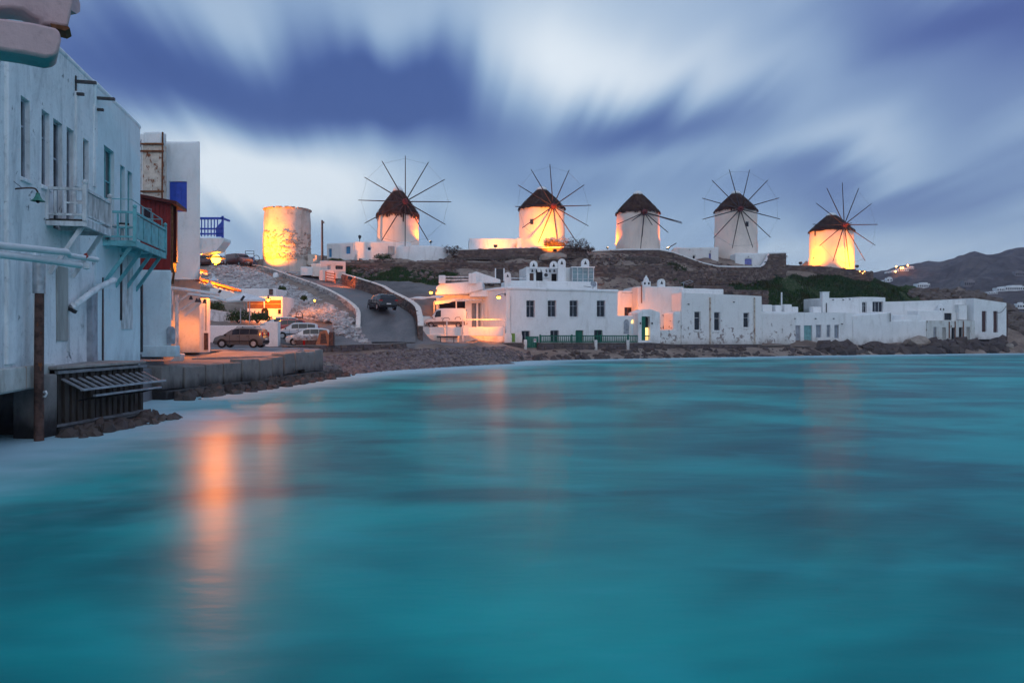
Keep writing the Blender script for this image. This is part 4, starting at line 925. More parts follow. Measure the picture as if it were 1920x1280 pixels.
windmill('windmill with ragged thatch fringe and complete wheel of twelve spars', 746, 76, 463, 403, 354, 110, (760, 378), 86, R(6), R(0), ragged=.75, wins=())
windmill('brightest yellow-lit windmill with complete wheel beside its long low annex', 1016, 84, 462, 392, 353.5, 113, (1037, 387), 79, R(22), R(4.5), ragged=.12, wins=((996.5, 422, 6, 10), (1056, 402, 4, 8)))
windmill('windmill whose wheel has lost most spars, with drooping broken ones', 1196, 79, 470, 400, 362, 117, (1208, 398), 80, R(14), 0, ragged=.10, wins=(),
         tips=[(1157, 421, -1, 0), (1185, 414, -2, 0), (1201, 466, -2.5, 0), (1204, 444, -3, 0), (1223, 422, -3, 0), (1253, 436, -2, 0), (1279, 419, 1, 0), (1278, 416.5, 2, 0)])
windmill('windmill with complete wheel facing straight ahead and a dark square window', 1379.5, 76, 474, 396.5, 361, 121, (1388, 392), 77, R(5), R(16), ragged=.10, wins=((1389, 426, 5, 9),), capmat=None)
windmill('rightmost windmill glowing orange on both sides with complete wheel', 1559, 77, 503, 434, 402, 125, (1583, 421.5), 79, R(22), R(3), ragged=.22, ropes=(4, 5, 6, 2, 3), wins=((1522, 488, 4, 9), (1523, 440, 3, 8)))
sp = thing('fallen_spar', 'broken spar leaning behind the wall right of the third windmill', 'spar', P(1249, 468, 117)); MB().tube([P(1249, 467, 116), P(1268, 456, 117)], .07, 6).build('pole', SPAR, sp)
# roofless mill
rt = thing('ruined_windmill', 'roofless ruined windmill stump lit orange from the left', 'windmill', (PX(539, 104), 104, PZ(486, 104)), 'windmills on the hilltop')
rk = 43*104/F; hh = (487-395)*104/F
MB().lathe([(rk*(1.0-.02*((i/12-.45)*2)**2*2.0), -3+(hh+3)*i/12) for i in range(13)]+[(rk*.90, hh+.05), (rk*.80, hh-.05), (rk*.78, hh-1.2)], 44, (PX(539, 104), 104, PZ(487, 104)), .045).build('tower', WHR, rt, smooth=True)
rs = MB(); rnd = random.Random(5)
for i in range(420):
    a = rnd.uniform(math.pi, 2*math.pi); z = rnd.uniform(0, 1)**2.2*hh*.55+rnd.uniform(-.2, .1); rad = rk*1.0
    rs.box((PX(539, 104)+rad*math.cos(a), 104+rad*math.sin(a), PZ(487, 104)+z), (rnd.uniform(.15, .4), .14, rnd.uniform(.1, .22)), Matrix.Rotation(a+math.pi/2, 3, 'Z'), .12)
for i in range(60):
    a = rnd.uniform(0, 2*math.pi); rs.box((PX(539, 104)+rk*.95*math.cos(a), 104+rk*.95*math.sin(a), PZ(487, 104)+hh+.04), (.45, .4, .16), Matrix.Rotation(a+math.pi/2, 3, 'Z'), .12)
rs.build('exposed_stones', stone('stone_ruin', [(.42, .36, .31), (.56, .50, .45), (.30, .25, .22), (.48, .40, .33)]), rt, kind='stuff')

# ================================================================== WATERSIDE HOUSES ON THE LEFT
K0 = -8.76; SL = -.221
def lwY(px): return K0/((px-960)/F-SL)
def LW(px, py, out=0.0):
    Y = lwY(px); n = Vector((.9764, .2158, 0)); return Vector((K0+SL*Y, Y, PZ(py, Y)))+n*out
def lw2(Y, out=0.0): n = Vector((.9764, .2158)); return Vector((K0+SL*Y, Y))+n*out
YN0, YN1, YN2 = 12.5, 25.9, 31.4
zpar = 11.62; zdeck = 1.98
nh = House('waterside_house', 'weathered white waterside house with tall recessed windows at far left', lw2(YN0), lw2(YN1), 9, 1.42, zpar, [], mat=WHW, bevel=0)
bpy.data.objects.remove(nh.body); 
fh = None
def left_house(h, ops, mat, z0, reveal):
    mb = MB(); o2 = []
    for o in ops:
        u0, _ = h.hit(o[0], 0); u1, _ = h.hit(o[1], 0); _, zt = h.hit(o[0], o[2]); _, zb = h.hit(o[0], o[3]); o2.append((u0, u1, zb, zt))
    wall_mesh(mb, h.A, h.B, z0, h.z1, o2, reveal, wob=.02, cell=1.9); wall_mesh(mb, h.B, h.C, z0, h.z1, (), wob=.02); wall_mesh(mb, h.C, h.D, z0, h.z1, (), wob=0, cell=99); wall_mesh(mb, h.D, h.A, z0, h.z1, ())
    for z in (z0, h.z1-.02): mb.add([(q.x, q.y, z) for q in (h.A, h.B, h.C, h.D)], [(0, 1, 2, 3)])
    mb.build('wall', mat, h.root, smooth=True)
    for o, q in zip(ops, o2): fillin(h.root, h.A, h.B, q, o[4], reveal, o[5] if len(o) > 5 else None, o[6] if len(o) > 6 else 1)
left_house(nh, [(39, 56, 178, 330, 'window', GREYP), (78, 93, 204, 345, 'window', GREYP), (100, 117, 221, 428, 'window', GREYP), (125, 138, 237, 420, 'window', GREYP), (153, 166, 256, 400, 'palewindow', WOODG)], WHW, 1.42, .2)
fh = House('waterside_house', 'pale blue waterside house with turquoise balcony and arched parapet end', lw2(YN1, .06), lw2(YN2, .06), 9, 1.2, zpar+.0, [], mat=WHB, bevel=0)
bpy.data.objects.remove(fh.body)
left_house(fh, [(195, 214, 271, 452, 'window', WOODT), (225, 234, 308, 455, 'window', WOODT), (239, 248, 319, 458, 'window', WOODT)], WHB, 1.2, .2)
def strip(h, px0, px1, py_t, py_b, out, mat, name, bev=.03):
    a, b = h.hit(px0, 0)[0], h.hit(px1, 0)[0]; zt, zb = h.hit(px0, py_t)[1], h.hit(px0, py_b)[1]
    c = h.A+h.u*(a+b)/2+h.n*(out/2-.03)
    return MB().box((c.x, c.y, (zt+zb)/2), (b-a, out+.06, zt-zb), h.rot()).build(name, mat, h.root, bevel=bev)
for h_, l_ in ((nh, ((39, 56, 331), (78, 93, 346), (153, 166, 401))), (fh, ())):
    for a_, b_, t_ in l_: strip(h_, a_-1.5, b_+1, t_, t_+7, .07, h_.mat, 'sill', .015)
# parapet roll, pilasters, spouts and drip strips
for h in (nh, fh):
    pts = [(h.A+(h.B-h.A)*k/8+h.n*-.1) for k in range(9)]; MB().tube([(p.x, p.y, zpar-.02) for p in pts], .14, 8).build('parapet_roll', h.mat, h.root, smooth=True)
strip(nh, 8, 22, 95, 684, .10, WHW, 'pilaster'); strip(nh, 140, 152, 170, 350, .07, WHW, 'drip_chute'); strip(nh, 62, 76, 470, 684, .06, WHW, 'pilaster')
strip(nh, 174, 180, 196, 350, .06, WHW, 'drip_chute')
for (px, py) in ((141, 153), (179, 184)):
    a = LW(px, py, .0); n = Vector((.976, .216, 0)); m_ = MB(); m_.bar(a, a+n*.62, .11, .09); m_.build('rain_spout', METAL, nh.root)
    m_ = MB(); m_.bar(a+Vector((0, 0, .18)), a+Vector((0, 0, -.42)), .07); m_.bar(a+Vector((0, 0, -.4)), a+n*.26+Vector((0, 0, -.4)), .09); m_.build('spout_bracket', METAL, nh.root)
# lower storey: shutters, boards, panels, downpipes
strip(nh, 105, 125, 498, 639, .05, BEIGEP, 'boarded_panel', .01)
strip(nh, 163, 174, 545, 681, .16, GREYP, 'boxed_downpipe', .02)
strip(nh, 125, 129, 560, 660, .03, WOODW, 'trim_board', .01)
strip(fh, 191, 193, 520, 676, .03, METAL, 'door_edge', 0); strip(fh, 227, 236, 478, 617, .05, WOODW, 'shutter', .01); strip(fh, 237.5, 247, 478, 617, .05, WOODW, 'shutter', .01)
strip(fh, 225, 226.4, 478, 600, .06, METAL, 'shutter_iron', 0)
strip(fh, 195, 203, 560, 678, .04, WHB, 'door_leaf', .01); strip(fh, 204, 222, 540, 678, .03, WHB, 'door_leaf', .01); strip(fh, 264, 266, 532, 660, .05, METAL, 'cable_duct', 0)
# plinth of the near house, peeling and rusty
a = nh.A; MB().box(tuple((nh.A+(nh.B-nh.A)*.36+nh.n*.02))+(1.76,), ((nh.B-nh.A).length*.72, .16, .62), nh.rot()).build('plinth', WHX, nh.root, bevel=.04)
# dark vault under the near house, pier and footings
MB().box(tuple((nh.A+(nh.B-nh.A)*.5-nh.n*4))+(-.2,), ((nh.B-nh.A).length, .3, 3.4), nh.rot()).build('vault_back_wall', DARK, nh.root)
for t, w in ((.75, 1.1), (.02, .8)):
    MB().box(tuple(nh.A+(nh.B-nh.A)*t-nh.n*1.4)+(-.1,), (w, 2.9, 3.05), nh.rot(), .01).build('vault_pier', CONC, nh.root, bevel=.05)
# foundation wall under the deck side
MB().box(tuple(nh.A+(nh.B-nh.A)*.9-nh.n*.6)+(.2,), ((nh.B-nh.A).length*.2, 1.2, 2.6), nh.rot()).build('foundation', CONC, nh.root)
MB().box(tuple(fh.A+(fh.B-fh.A)*.5-fh.n*.6)+(.1,), ((fh.B-fh.A).length, 1.2, 2.6), fh.rot()).build('foundation', CONC, fh.root)
# rooftop duct and cowl
du = thing('roof_duct', 'rusty white curved duct on the roof edge of the far left house', 'duct', LW(196, 185)-Vector((1, 0, 0)))
MB().tube([LW(190, 190, -.5), LW(190, 172, -.5), LW(191, 166, -.45), LW(195, 163, -.4), LW(199, 168, -.35), LW(200, 190, -.35)], .20, 10).build('duct_pipe', RUSTW, du, smooth=True)
MB().tube([LW(207, 205, -.3), LW(207, 178, -.3)], .16, 10).build('vent_pipe', GALV, du, smooth=True); MB().tube([LW(216, 215, -.3), LW(216, 196, -.3)], [.14, .05], 8).build('vent_pipe', GALV, du)

# balconies: floor, joists, braces, posts, rails and each baluster
def balcony(name, label, px0, Y0, Y1, out, zf, zr, mat, floor_mat, solid=False, braces=3, base_out=0.0):
    root = thing(name, label, 'balcony', tuple(lw2((Y0+Y1)/2))+(zf,)); n = Vector((.9764, .2158)); u = Vector((-.2158, .9764))
    def at(Y, o, z): q = lw2(Y, o); return Vector((q.x, q.y, z))
    rot = Matrix.Rotation(math.atan2(u.y, u.x), 3, 'Z'); L = (lw2(Y1)-lw2(Y0)).length
    nb = 5
    for i in range(nb):
        o = base_out+(out-base_out)*(i+.5)/nb; MB().box(at((Y0+Y1)/2, o, zf), (L, (out-base_out)/nb*.94, .06), rot, .004).build('floor_board', floor_mat, root)
    for q in (Y0+.04, Y1-.04, (Y0+Y1)/2): MB().bar(at(q, .02, zf-.10), at(q, out, zf-.10), .10, .14).build('joist', mat, root)
    MB().bar(at(Y0, out, zf-.07), at(Y1, out, zf-.07), .09, .22).build('edge_beam', mat, root)
    for i in range(braces):
        Y = Y0+(Y1-Y0)*(i+.15)/(braces-.7 if braces > 1 else 1); MB().bar(at(Y, .02, zf-1.55), at(Y, out*.85, zf-.15), .09, .12).build('brace', mat, root)
    corners = [(Y0, out), (Y1, out)]
    for (Y, o) in corners:
        ps = MB().box(at(Y, o, (zf+zr)/2+.06), (.11, .11, zr-zf+.16), rot).build('post', mat, root)
        MB().lathe([(.03, 0), (.075, .04), (.08, .10), (.0, .16)], 8, at(Y, o, zr+.14)).build('finial', mat, ps)
    MB().box(at(Y0, .05, (zf+zr)/2), (.09, .09, zr-zf), rot).build('post', mat, root)
    for z, t in ((zr, .08), (zf+.16, .06)):
        MB().bar(at(Y0, out, z), at(Y1, out, z), t, t).build('rail', mat, root); MB().bar(at(Y0, 0, z), at(Y0, out, z), t, t).build('rail', mat, root); MB().bar(at(Y1, 0, z), at(Y1, out, z), t, t).build('rail', mat, root)
    h = zr-zf-.22; me = MB().box((0, 0, 0), (.035, .035, h)).mesh('baluster', mat)
    k = int(L/.125)
    if not solid:
        for i in range(1, k): link('baluster', me, root, Matrix.Translation(at(Y0+(Y1-Y0)*i/k, out, zf+.16+h/2)) @ rot.to_4x4())
    else:
        for i in range(4):
            a, b = at(Y0+(Y1-Y0)*(i+.04)/4, out, zf+.2), at(Y0+(Y1-Y0)*(i+.96)/4, out, zf+.2); MB().add([a, b, b+Vector((0, 0, h-.06)), a+Vector((0, 0, h-.06))], [(0, 1, 2, 3)]).prism([a-Vector((.03, 0, 0)), b-Vector((.03, 0, 0)), b-Vector((.03, 0, .06-h)), a-Vector((.03, 0, .06-h))], (.025, 0, 0)).build('infill_panel', mat, root)
    me2 = MB().box((0, 0, 0), (.06, .06, h)).mesh('baluster', mat)
    for i in range(1, 4): link('baluster', me2, root, Matrix.Translation(at(Y0, out*i/4, zf+.16+h/2)) @ rot.to_4x4())
    MB().bar(at(Y0, out*.5, zf+.5), at(Y0, out, zf+.5), .05).build('mid_rail', mat, root)
    return root, at
bz, _ = balcony('balcony', 'weathered grey-white wooden balcony with thin balusters on the far left house', 85, 21.7, 24.0, 1.04, 6.27, 7.18, WOODW, WOODD, braces=2)
bt, bat = balcony('balcony', 'turquoise wooden balcony with boarded front above four slanting braces', 189, 26.55, 31.05, 1.12, 6.24, 7.28, WOODT, WOODT, solid=True, braces=4)
# thin upper handrail of the turquoise balcony
m_ = MB(); m_.tube([bat(26.6, .1, 7.75), bat(26.6, 1.0, 7.75), bat(31, 1.0, 7.70), bat(31, .2, 7.7)], .018, 6)
for q in (28, 29.5, 31): m_.tube([bat(q, 1.0, 7.3), bat(q, 1.0, 7.72)], .022, 6)
m_.build('upper_handrail', WOODT, bt)
tb = thing('balcony_table', 'small white round table with a tray on the turquoise balcony', 'table', bat(26.95, .6, 6.27)); q = bat(26.95, .6, 6.28)
MB().lathe([(.22, 0), (.05, .05), (.04, .5)], 10, q).build('pedestal', CANVAS, tb); MB().lathe([(.34, .5), (.36, .53), (.34, .56)], 16, q).build('table_top', CANVAS, tb); MB().box(q+Vector((.05, 0, .62)), (.3, .2, .08)).build('tray', WOODD, tb)

# goose-neck wall lamp with green shade (unlit)
gl = thing('wall_lamp', 'unlit goose-neck wall lamp with green enamel shade on the far left house', 'lamp', LW(14, 380)); n3 = Vector((.976, .216, 0))
b0 = LW(14, 380, .03)
gp = [LW(14, 386, .05), P(15, 366, b0.y+.05), P(22, 356, b0.y+.15), P(42, 353, b0.y+.35), P(63, 353, b0.y+.5), P(70, 359, b0.y+.55), P(71, 366, b0.y+.55)]
MB().tube(spline([tuple(p) for p in gp], 4), .022, 8).build('arm', RUSTP, gl, smooth=True); MB().box(LW(14, 384, .04), (.08, .1, .26)).build('wall_plate', RUSTP, gl)
sc_ = gp[-1]; MB().lathe([(.18, -.16), (.10, -.10), (.06, -.02), (.045, .06), (.0, .07)], 16, sc_, capb=False).build('shade', GREENM, gl, smooth=True); MB().lathe([(.0, -.22), (.045, -.19), (.05, -.1)], 8, sc_).build('bulb', DARK, gl)
MB().tube([LW(14, 333, .03), gp[3]], .008, 4).build('stay_wire', METAL, gl)

# lumpy rolled awning on the wall
aw = thing('rolled_awning', 'lumpy whitewashed rolled awning bracket slanting on the far left wall', 'awning', LW(150, 560))
pts = [LW(126, 578, .10), LW(136, 565, .22), LW(150, 549, .32), LW(166, 536, .40), LW(188, 524, .48)]
pts = spline([tuple(p) for p in pts], 6); MB().tube(pts, [.10+.03*mnoise.noise((i*.9, 1, 2)) for i in range(len(pts))], 9).build('roll', WHW, aw, smooth=True)
for p in pts[2::3]: MB().box(p+Vector((random.uniform(-.06, .06), random.uniform(-.06, .06), random.uniform(0, .08))), (.15, .15, .12), None, .25).build('lump', WHW, aw, bevel=.03)
MB().box(pts[0]+Vector((.05, -.03, -.05)), (.3, .1, .1), Matrix.Rotation(.5, 3, 'Y')).build('bracket', METAL, aw)

# rusty post with corrugated sleeve
po = thing('rusty_post', 'rust-brown iron post rising from the water beside the timber bulkhead', 'post', P(73, 812, 20.6))
MB().tube([P(73, 830, 20.6), P(73, 700, 20.55), P(74, 545, 20.5)], [.125, .12, .115], 12).build('shaft', RUSTP, po, smooth=True)
sl_ = MB(); z0_, z1_ = PZ(550, 20.5), PZ(490, 20.5); sl_.lathe([(.155+.012*math.sin(i*1.57*2), z0_+(z1_-z0_)*i/40) for i in range(41)], 14, (PX(73, 20.5), 20.5, 0)); sl_.build('corrugated_sleeve', GALV, po, smooth=True)
hk = MB(); hk.tube([P(82, 735, 20.4), P(86, 733, 20.35), P(88, 738, 20.33), P(85, 743, 20.35), P(82, 743, 20.4)], .025, 6); hk.build('mooring_hook', WOODW, po)

# two white awning poles close to the camera
for k, (l, pts, r) in enumerate([('upper white awning pole reaching in from the left edge', [P(-300, 430, 9.5), P(0, 460.5, 12), P(126, 473, 13.5), P(130, 479, 13.6), P(182, 487, 14.5)], [.062, .062, .062, .05, .05]), ('lower white awning pole reaching in from the left edge', [P(-300, 452, 9.5), P(0, 477, 12), P(80, 487, 13), P(150, 497, 14)], [.062]*4)]):
    t = thing('awning_pole', l, 'pole', pts[0], 'white awning poles'); MB().tube(pts, r, 10).build('pole', CANVAS, t, smooth=True)
    if k == 0:
        MB().tube([P(158, 478, 14.1), P(162, 476, 14.1), P(164, 480, 14.1), P(160, 484, 14.05)], .02, 6).build('lashing', simple('red_rope', (.35, .05, .04)), t)
    else: MB().lathe([(.0, -.07), (.06, -.05), (.07, .02), (.03, .07)], 10, P(162, 499, 14.2)).build('end_knob', CANVAS, t, smooth=True)

# ---- timber bulkhead and deck
bk = thing('timber_bulkhead', 'dark timber bulkhead of upright planks with two hinged slatted flaps', 'bulkhead', (-12.9, 22.5, .3))
BL, BR = Vector((-13.25, 21.7)), Vector((-12.82, 26.0)); bu = (BR-BL).normalized(); bn = Vector((bu.y, -bu.x)); brot = Matrix.Rotation(math.atan2(bu.y, bu.x), 3, 'Z'); BLn = (BR-BL).length
def bat2(t, o, z): q = BL+(BR-BL)*t+bn*o; return Vector((q.x, q.y, z))
MB().box(bat2(.5, -.45, .9), (BLn, .5, 2.0), brot).build('backing', DARK, bk)
for i in range(15):
    MB().box(bat2((i+.5)/15, -.06+random.uniform(-.02, .02), 1.05), (BLn/15*(.66 if i % 2 else .52), .14, 1.6), brot, .02).build('plank', WOODD, bk)
MB().box(bat2(.5, .04, 1.82), (BLn*1.02, .12, .09), brot, .01).build('top_rail', WOODG, bk); MB().box(bat2(.5, .02, .27), (BLn*1.02, .14, .07), brot, .01).build('bottom_rail', WOODG, bk)
MB().box(bat2(.5, -1.1, .35), (BLn, 1.3, 3.2), brot).build('fill', CONC, bk)
MB().prism([bat2(-.02, .10, 1.9), bat2(1.0, .10, 1.9), bat2(1.02, -3.2, 1.9), bat2(-.02, -.6, 1.9)], (0, 0, .10)).build('deck_slab', CONC, bk, bevel=.03)
for fl, (za_, zb_, oo, t0, t1) in enumerate(((1.62, 1.28, .62, 0.0, 1.0), (.92, 1.05, .5, .17, .98))):
    for i in range(12):
        t = t0+(t1-t0)*(i+.5)/12; MB().bar(bat2(t, .06, za_), bat2(t+.045, oo, zb_), BLn/12*.62 if fl == 0 else .06, .035).build('flap_slat' if fl == 0 else 'flap_stay', WOODG if fl == 0 else DARK, bk)
    MB().bar(bat2(t0+.06, oo, zb_+.02), bat2(t1+.06, oo, zb_+.02), .10, .06).build('flap_rail', GREYP, bk)
MB().box(bat2(.5, -.15, -.35), (BLn*1.03, .7, 1.15), brot, .02).build('footing', CONC, bk, bevel=.08)
MB().box(bat2(-.09, -.35, .45), (.75, .8, 2.6), brot, .02).build('end_pier', CONC, bk, bevel=.05)

# ---- red timber bay and neighbours
YB = 34.0
rb = thing('red_bay', 'dark red timber bay with sloping roof hanging over the quay', 'bay', P(290, 508, YB))
MB().prism([P(257, 370, YB), P(320, 381, YB), P(320, 505, YB), P(257, 505, YB)], (-.6, 1.9, 0)).build('body', REDW, rb)
for i in range(9):
    a, b = 257+7*i, 257+7*(i+1)-.6; MB().prism([P(a, 371+1.22*i*.9, YB-.03), P(b, 371+1.22*(i+.9)*.9, YB-.03), P(b, 505, YB-.03), P(a, 505, YB-.03)], (0, .025, 0)).build('board', REDW, rb)
MB().prism([P(254, 362, YB-.4), P(331, 377, YB-.4), P(331, 383, YB-.4), P(254, 368, YB-.4)], (-.5, 2.2, 0)).build('roof', simple('dark_red', (.10, .015, .012), .6), rb)
MB().prism([P(322, 381, YB+.5), P(331, 383, YB+.5), P(331, 490, YB+.5), P(322, 490, YB+.5)], (-.4, 1.0, 0)).build('side_panel', MATS['dark_red'], rb)
MB().tube([P(322.5, 382, YB-.1), P(323, 440, YB-.1), P(322, 500, YB-.1), P(326, 512, YB), P(323, 533, YB)], .055, 8).build('drain_pipe', RUST, rb, smooth=True)
wn = MB().prism([P(268, 388, YB-.05), P(284, 391, YB-.05), P(284, 412, YB-.05), P(268, 410, YB-.05)], (0, .03, 0)).build('window', GREYP, rb)
MB().prism([P(270, 391, YB-.07), P(282, 393, YB-.07), P(282, 409, YB-.07), P(270, 407, YB-.07)], (0, .02, 0)).build('pane', GLASS, wn)
b1 = px_house('white_block', 'plain pale blue-white block below the red timber bay', 258, 321, 33.4, 33.6, 6, 506, 664, [], mat=WHB, bevel=.06, cat='house', skew=-.47)
MB().box(b1.at(305, 658, .25), (1.5, .5, .5)).build('step', WHB, b1.root, bevel=.03)
MB().lathe([(.17, -.4), (.19, .25), (.10, .38)], 12, b1.at(323, 628, .2)).build('meter_box', GREYP, b1.root, smooth=True)
b2 = px_house('white_tower_house', 'tall white house with rusty metal flue and narrow windows behind the red bay', 252, 312, 41.0, 41.0, 6, 250, 664, [(256.5, 263, 262, 276, 'window', WOODW, 0)], mat=WH, bevel=.08, skew=-.47)
fl = thing('flue_duct', 'big square white flue duct with rusty bands on the tower house', 'duct', P(286, 370, 40.4))
MB().prism([P(267, 270, 40.4), P(303, 270, 40.4), P(303, 372, 40.4), P(267, 372, 40.4)], (0, .6, 0)).build('duct', RUSTW, fl, bevel=.02)
MB().prism([P(268, 247, 40.5), P(303, 246, 40.5), P(303, 270, 40.5), P(268, 270, 40.5)], (0, .5, 0)).build('hood', WH, fl, bevel=.10)
for py in (270, 283.5, 359): MB().bar(P(263, py, 40.33), P(307, py, 40.33), .07, .09).build('band', RUST, fl)
MB().tube([P(305, 248, 40.35), P(304.5, 300, 40.35), P(304, 372, 40.35)], .045, 6).build('corner_pipe', RUST, fl); MB().tube([P(265, 262, 40.35), P(264, 372, 40.35)], .03, 6).build('corner_pipe', GALV, fl)
b3 = px_house('white_tower_house', 'tall white house with blue shuttered opening at the end of the waterside row', 306, 375, 43.0, 43.0, 5, 264, 524, [(317, 350.5, 340, 397, 'shutter', BLUEW)], mat=WH, bevel=.22, skew=-.42, reveal=.14)
bb = thing('blue_balcony', 'small blue railed balcony at the corner of the tower house', 'balcony', P(397, 445, 43))
Y_ = 43.3; MB().prism([P(374, 446, Y_), P(419.5, 446, Y_), P(419.5, 452, Y_), P(406, 470, Y_), P(374, 477, Y_)], (0, 1.1, 0)).build('bracket_slab', WH, bb, bevel=.03)
me = MB().box((0, 0, 0), (.05, .05, 1.05)).mesh('baluster', BLUEW)
for px in (378, 384, 390, 396, 402, 408): link('baluster', me, bb, Matrix.Translation(P(px, 426, Y_+.1)))
for py, t in ((409.5, .13), (429, .09), (438.5, .09)): MB().bar(P(375, py, Y_+.1), P(418, py, Y_+.1), .1, t).build('rail', BLUEW, bb)
MB().box(P(417.5, 426, Y_+.1), (.1, .1, 1.3)).build('post', BLUEW, bb); MB().prism([P(405, 444, Y_+.05), P(417, 444, Y_+.05), P(417, 412, Y_+.05), P(413, 418, Y_+.05), P(404, 428, Y_+.05)], (0, .04, 0)).build('side_panel', BLUEW, bb)
MB().bar(P(418, 409.5, Y_+.1), P(418, 409.5, Y_+.1)+Vector((0, 1.0, 0)), .1, .1).build('rail', BLUEW, bb)
# warm wall and tiled lean-to roofs at its foot
b4 = px_house('lean_to', 'plain plaster wall under the tiled lean-to roof lit by the street lamp', 318, 376, 45.9, 45.9, 3, 505, 661, [], mat=WH, bevel=.04, cat='house', skew=-.43)
lr = thing('tiled_canopy', 'rust-red tiled lean-to roof sloping towards the street lamp', 'roof', P(380, 530, 39))
for k, (a, b, Ya) in enumerate((((327, 513), (440, 546), 44.6), ((330, 502), (375, 509), 44.9))):
    p0, p1 = P(*a, Ya), P(*b, Ya); nrow = 12 if k == 0 else 6
    MB().prism([p0, p1, p1-Vector((0, 0, .10)), p0-Vector((0, 0, .10))], (0, 1.1, 0)).build('roof_deck', WOODW, lr)
    for i in range(nrow):
        c0, c1 = p0.lerp(p1, i/nrow)+Vector((0, 0, .05)), p0.lerp(p1, (i+1)/nrow)+Vector((0, 0, .04))
        for j in range(5): MB().tube([c0+Vector((0, .02+.26*j, .02)), c1+Vector((0, .02+.26*j, .0))], [.085, .10], 6).build('tile', TILE, lr)
px_b = thing('door_pillar', 'slim white pillar with brown meter post beside the lit house corner', 'pillar', P(384, 660, 44.5)); MB().box(P(384, 610, 44.5), (.5, .4, 3.2)).build('shaft', WH, px_b, bevel=.03); MB().box(P(386.5, 640, 44.1), (.18, .2, 1.0)).build('meter_post', RUSTP, px_b); MB().tube([P(386, 560, 44.2), P(386, 620, 44.2)], .02, 6).build('cable', METAL, px_b)
# awning arms over the landing
aa = thing('awning', 'white awning arms with slanting braces over the landing', 'awning', P(332, 660, 40))
MB().tube([P(288, 536, 39.2), P(350, 543, 39.6), P(412, 552, 40)], .085, 8).build('arm', CANVAS, aa); MB().tube([P(352, 551, 39.4), P(400, 557, 39.7), P(425, 565, 39.9), P(456, 563, 40.2)], .07, 8).build('arm', CANVAS, aa)
for a, b in (((324, 573), (353, 552)), ((335, 583), (371, 560)), ((346, 592), (378, 566))): MB().bar(P(*a, 39.8), P(*b, 39.8), .09).build('brace', CANVAS, aa)
for px, t, b in ((331.5, 553, 677), (321.5, 545, 600)): MB().box(P(px, (t+b)/2, 39.6), (.14, .14, (b-t)*39.6/F)).build('post', WOODW, aa)
MB().prism([P(310, 684, 39.2), P(335, 662, 39.4), P(340, 664, 39.4), P(336, 684, 39.4)], (0, .5, 0)).build('post_foot', WH, aa, bevel=.04)
for px, py in ((358, 556), (369, 561), (374, 561), (383.5, 563)):
    MB().lathe([(.0, .1), (.05, .06), (.06, 0), (.11, -.12), (.10, -.13)], 10, P(px, py+1, 39.5)).build('hanging_lamp', METAL, aa)
for px, py in ((411, 549), (455, 560)): MB().bar(P(px-3, py+3, 40), P(px+3, py-5, 40), .10).build('end_bracket', METAL, aa)

# ---- eave of the building next to the camera, top left
ev = thing('roof_eave', 'pinkish plaster eave slab with rounded end hanging in at top left', 'eave', P(50, 80, 7))
MB().prism([P(-500, 40, 7), P(0, 33, 7), P(60, 41, 7), P(104, 51, 7), P(113, 58, 7), P(115, 74, 7), P(110, 98, 7), P(102, 106, 7), P(86, 108, 7), P(40, 99, 7), P(0, 93, 7), P(-500, 100, 7)], (-.22, .32, 0)).build('slab', PINK, ev, bevel=.03)
pl = [P(-500, -60, 7.2), P(142, -30, 7.2), P(137, 4, 7.2), P(131, 30, 7.2), P(128, 50, 7.2), P(112, 49, 7.2), P(97, 45, 7.2), P(78, 46, 7.2), P(77, 36, 7.2), P(60, 30, 7.2), P(42, 17, 7.2), P(20, 14, 7.2), P(0, 15, 7.2), P(-500, 14, 7.2)]
MB().prism(pl, (-.2, .3, 0)).build('plaster_arch', PINK, ev, bevel=.03)
MB().tube([P(-20, 5, 7.35), P(40, 2, 7.35), P(85, 4, 7.35), P(134, -4, 7.35)], [.12, .14, .16, .15], 10).build('plaster_lump', PINK, ev, smooth=True)
MB().prism([P(94, 44, 7.1), P(128, 50, 7.1), P(131, 53, 7.1), P(122, 58, 7.1), P(97, 51, 7.1)], (-.1, .2, 0)).build('bracket', RUST, ev)
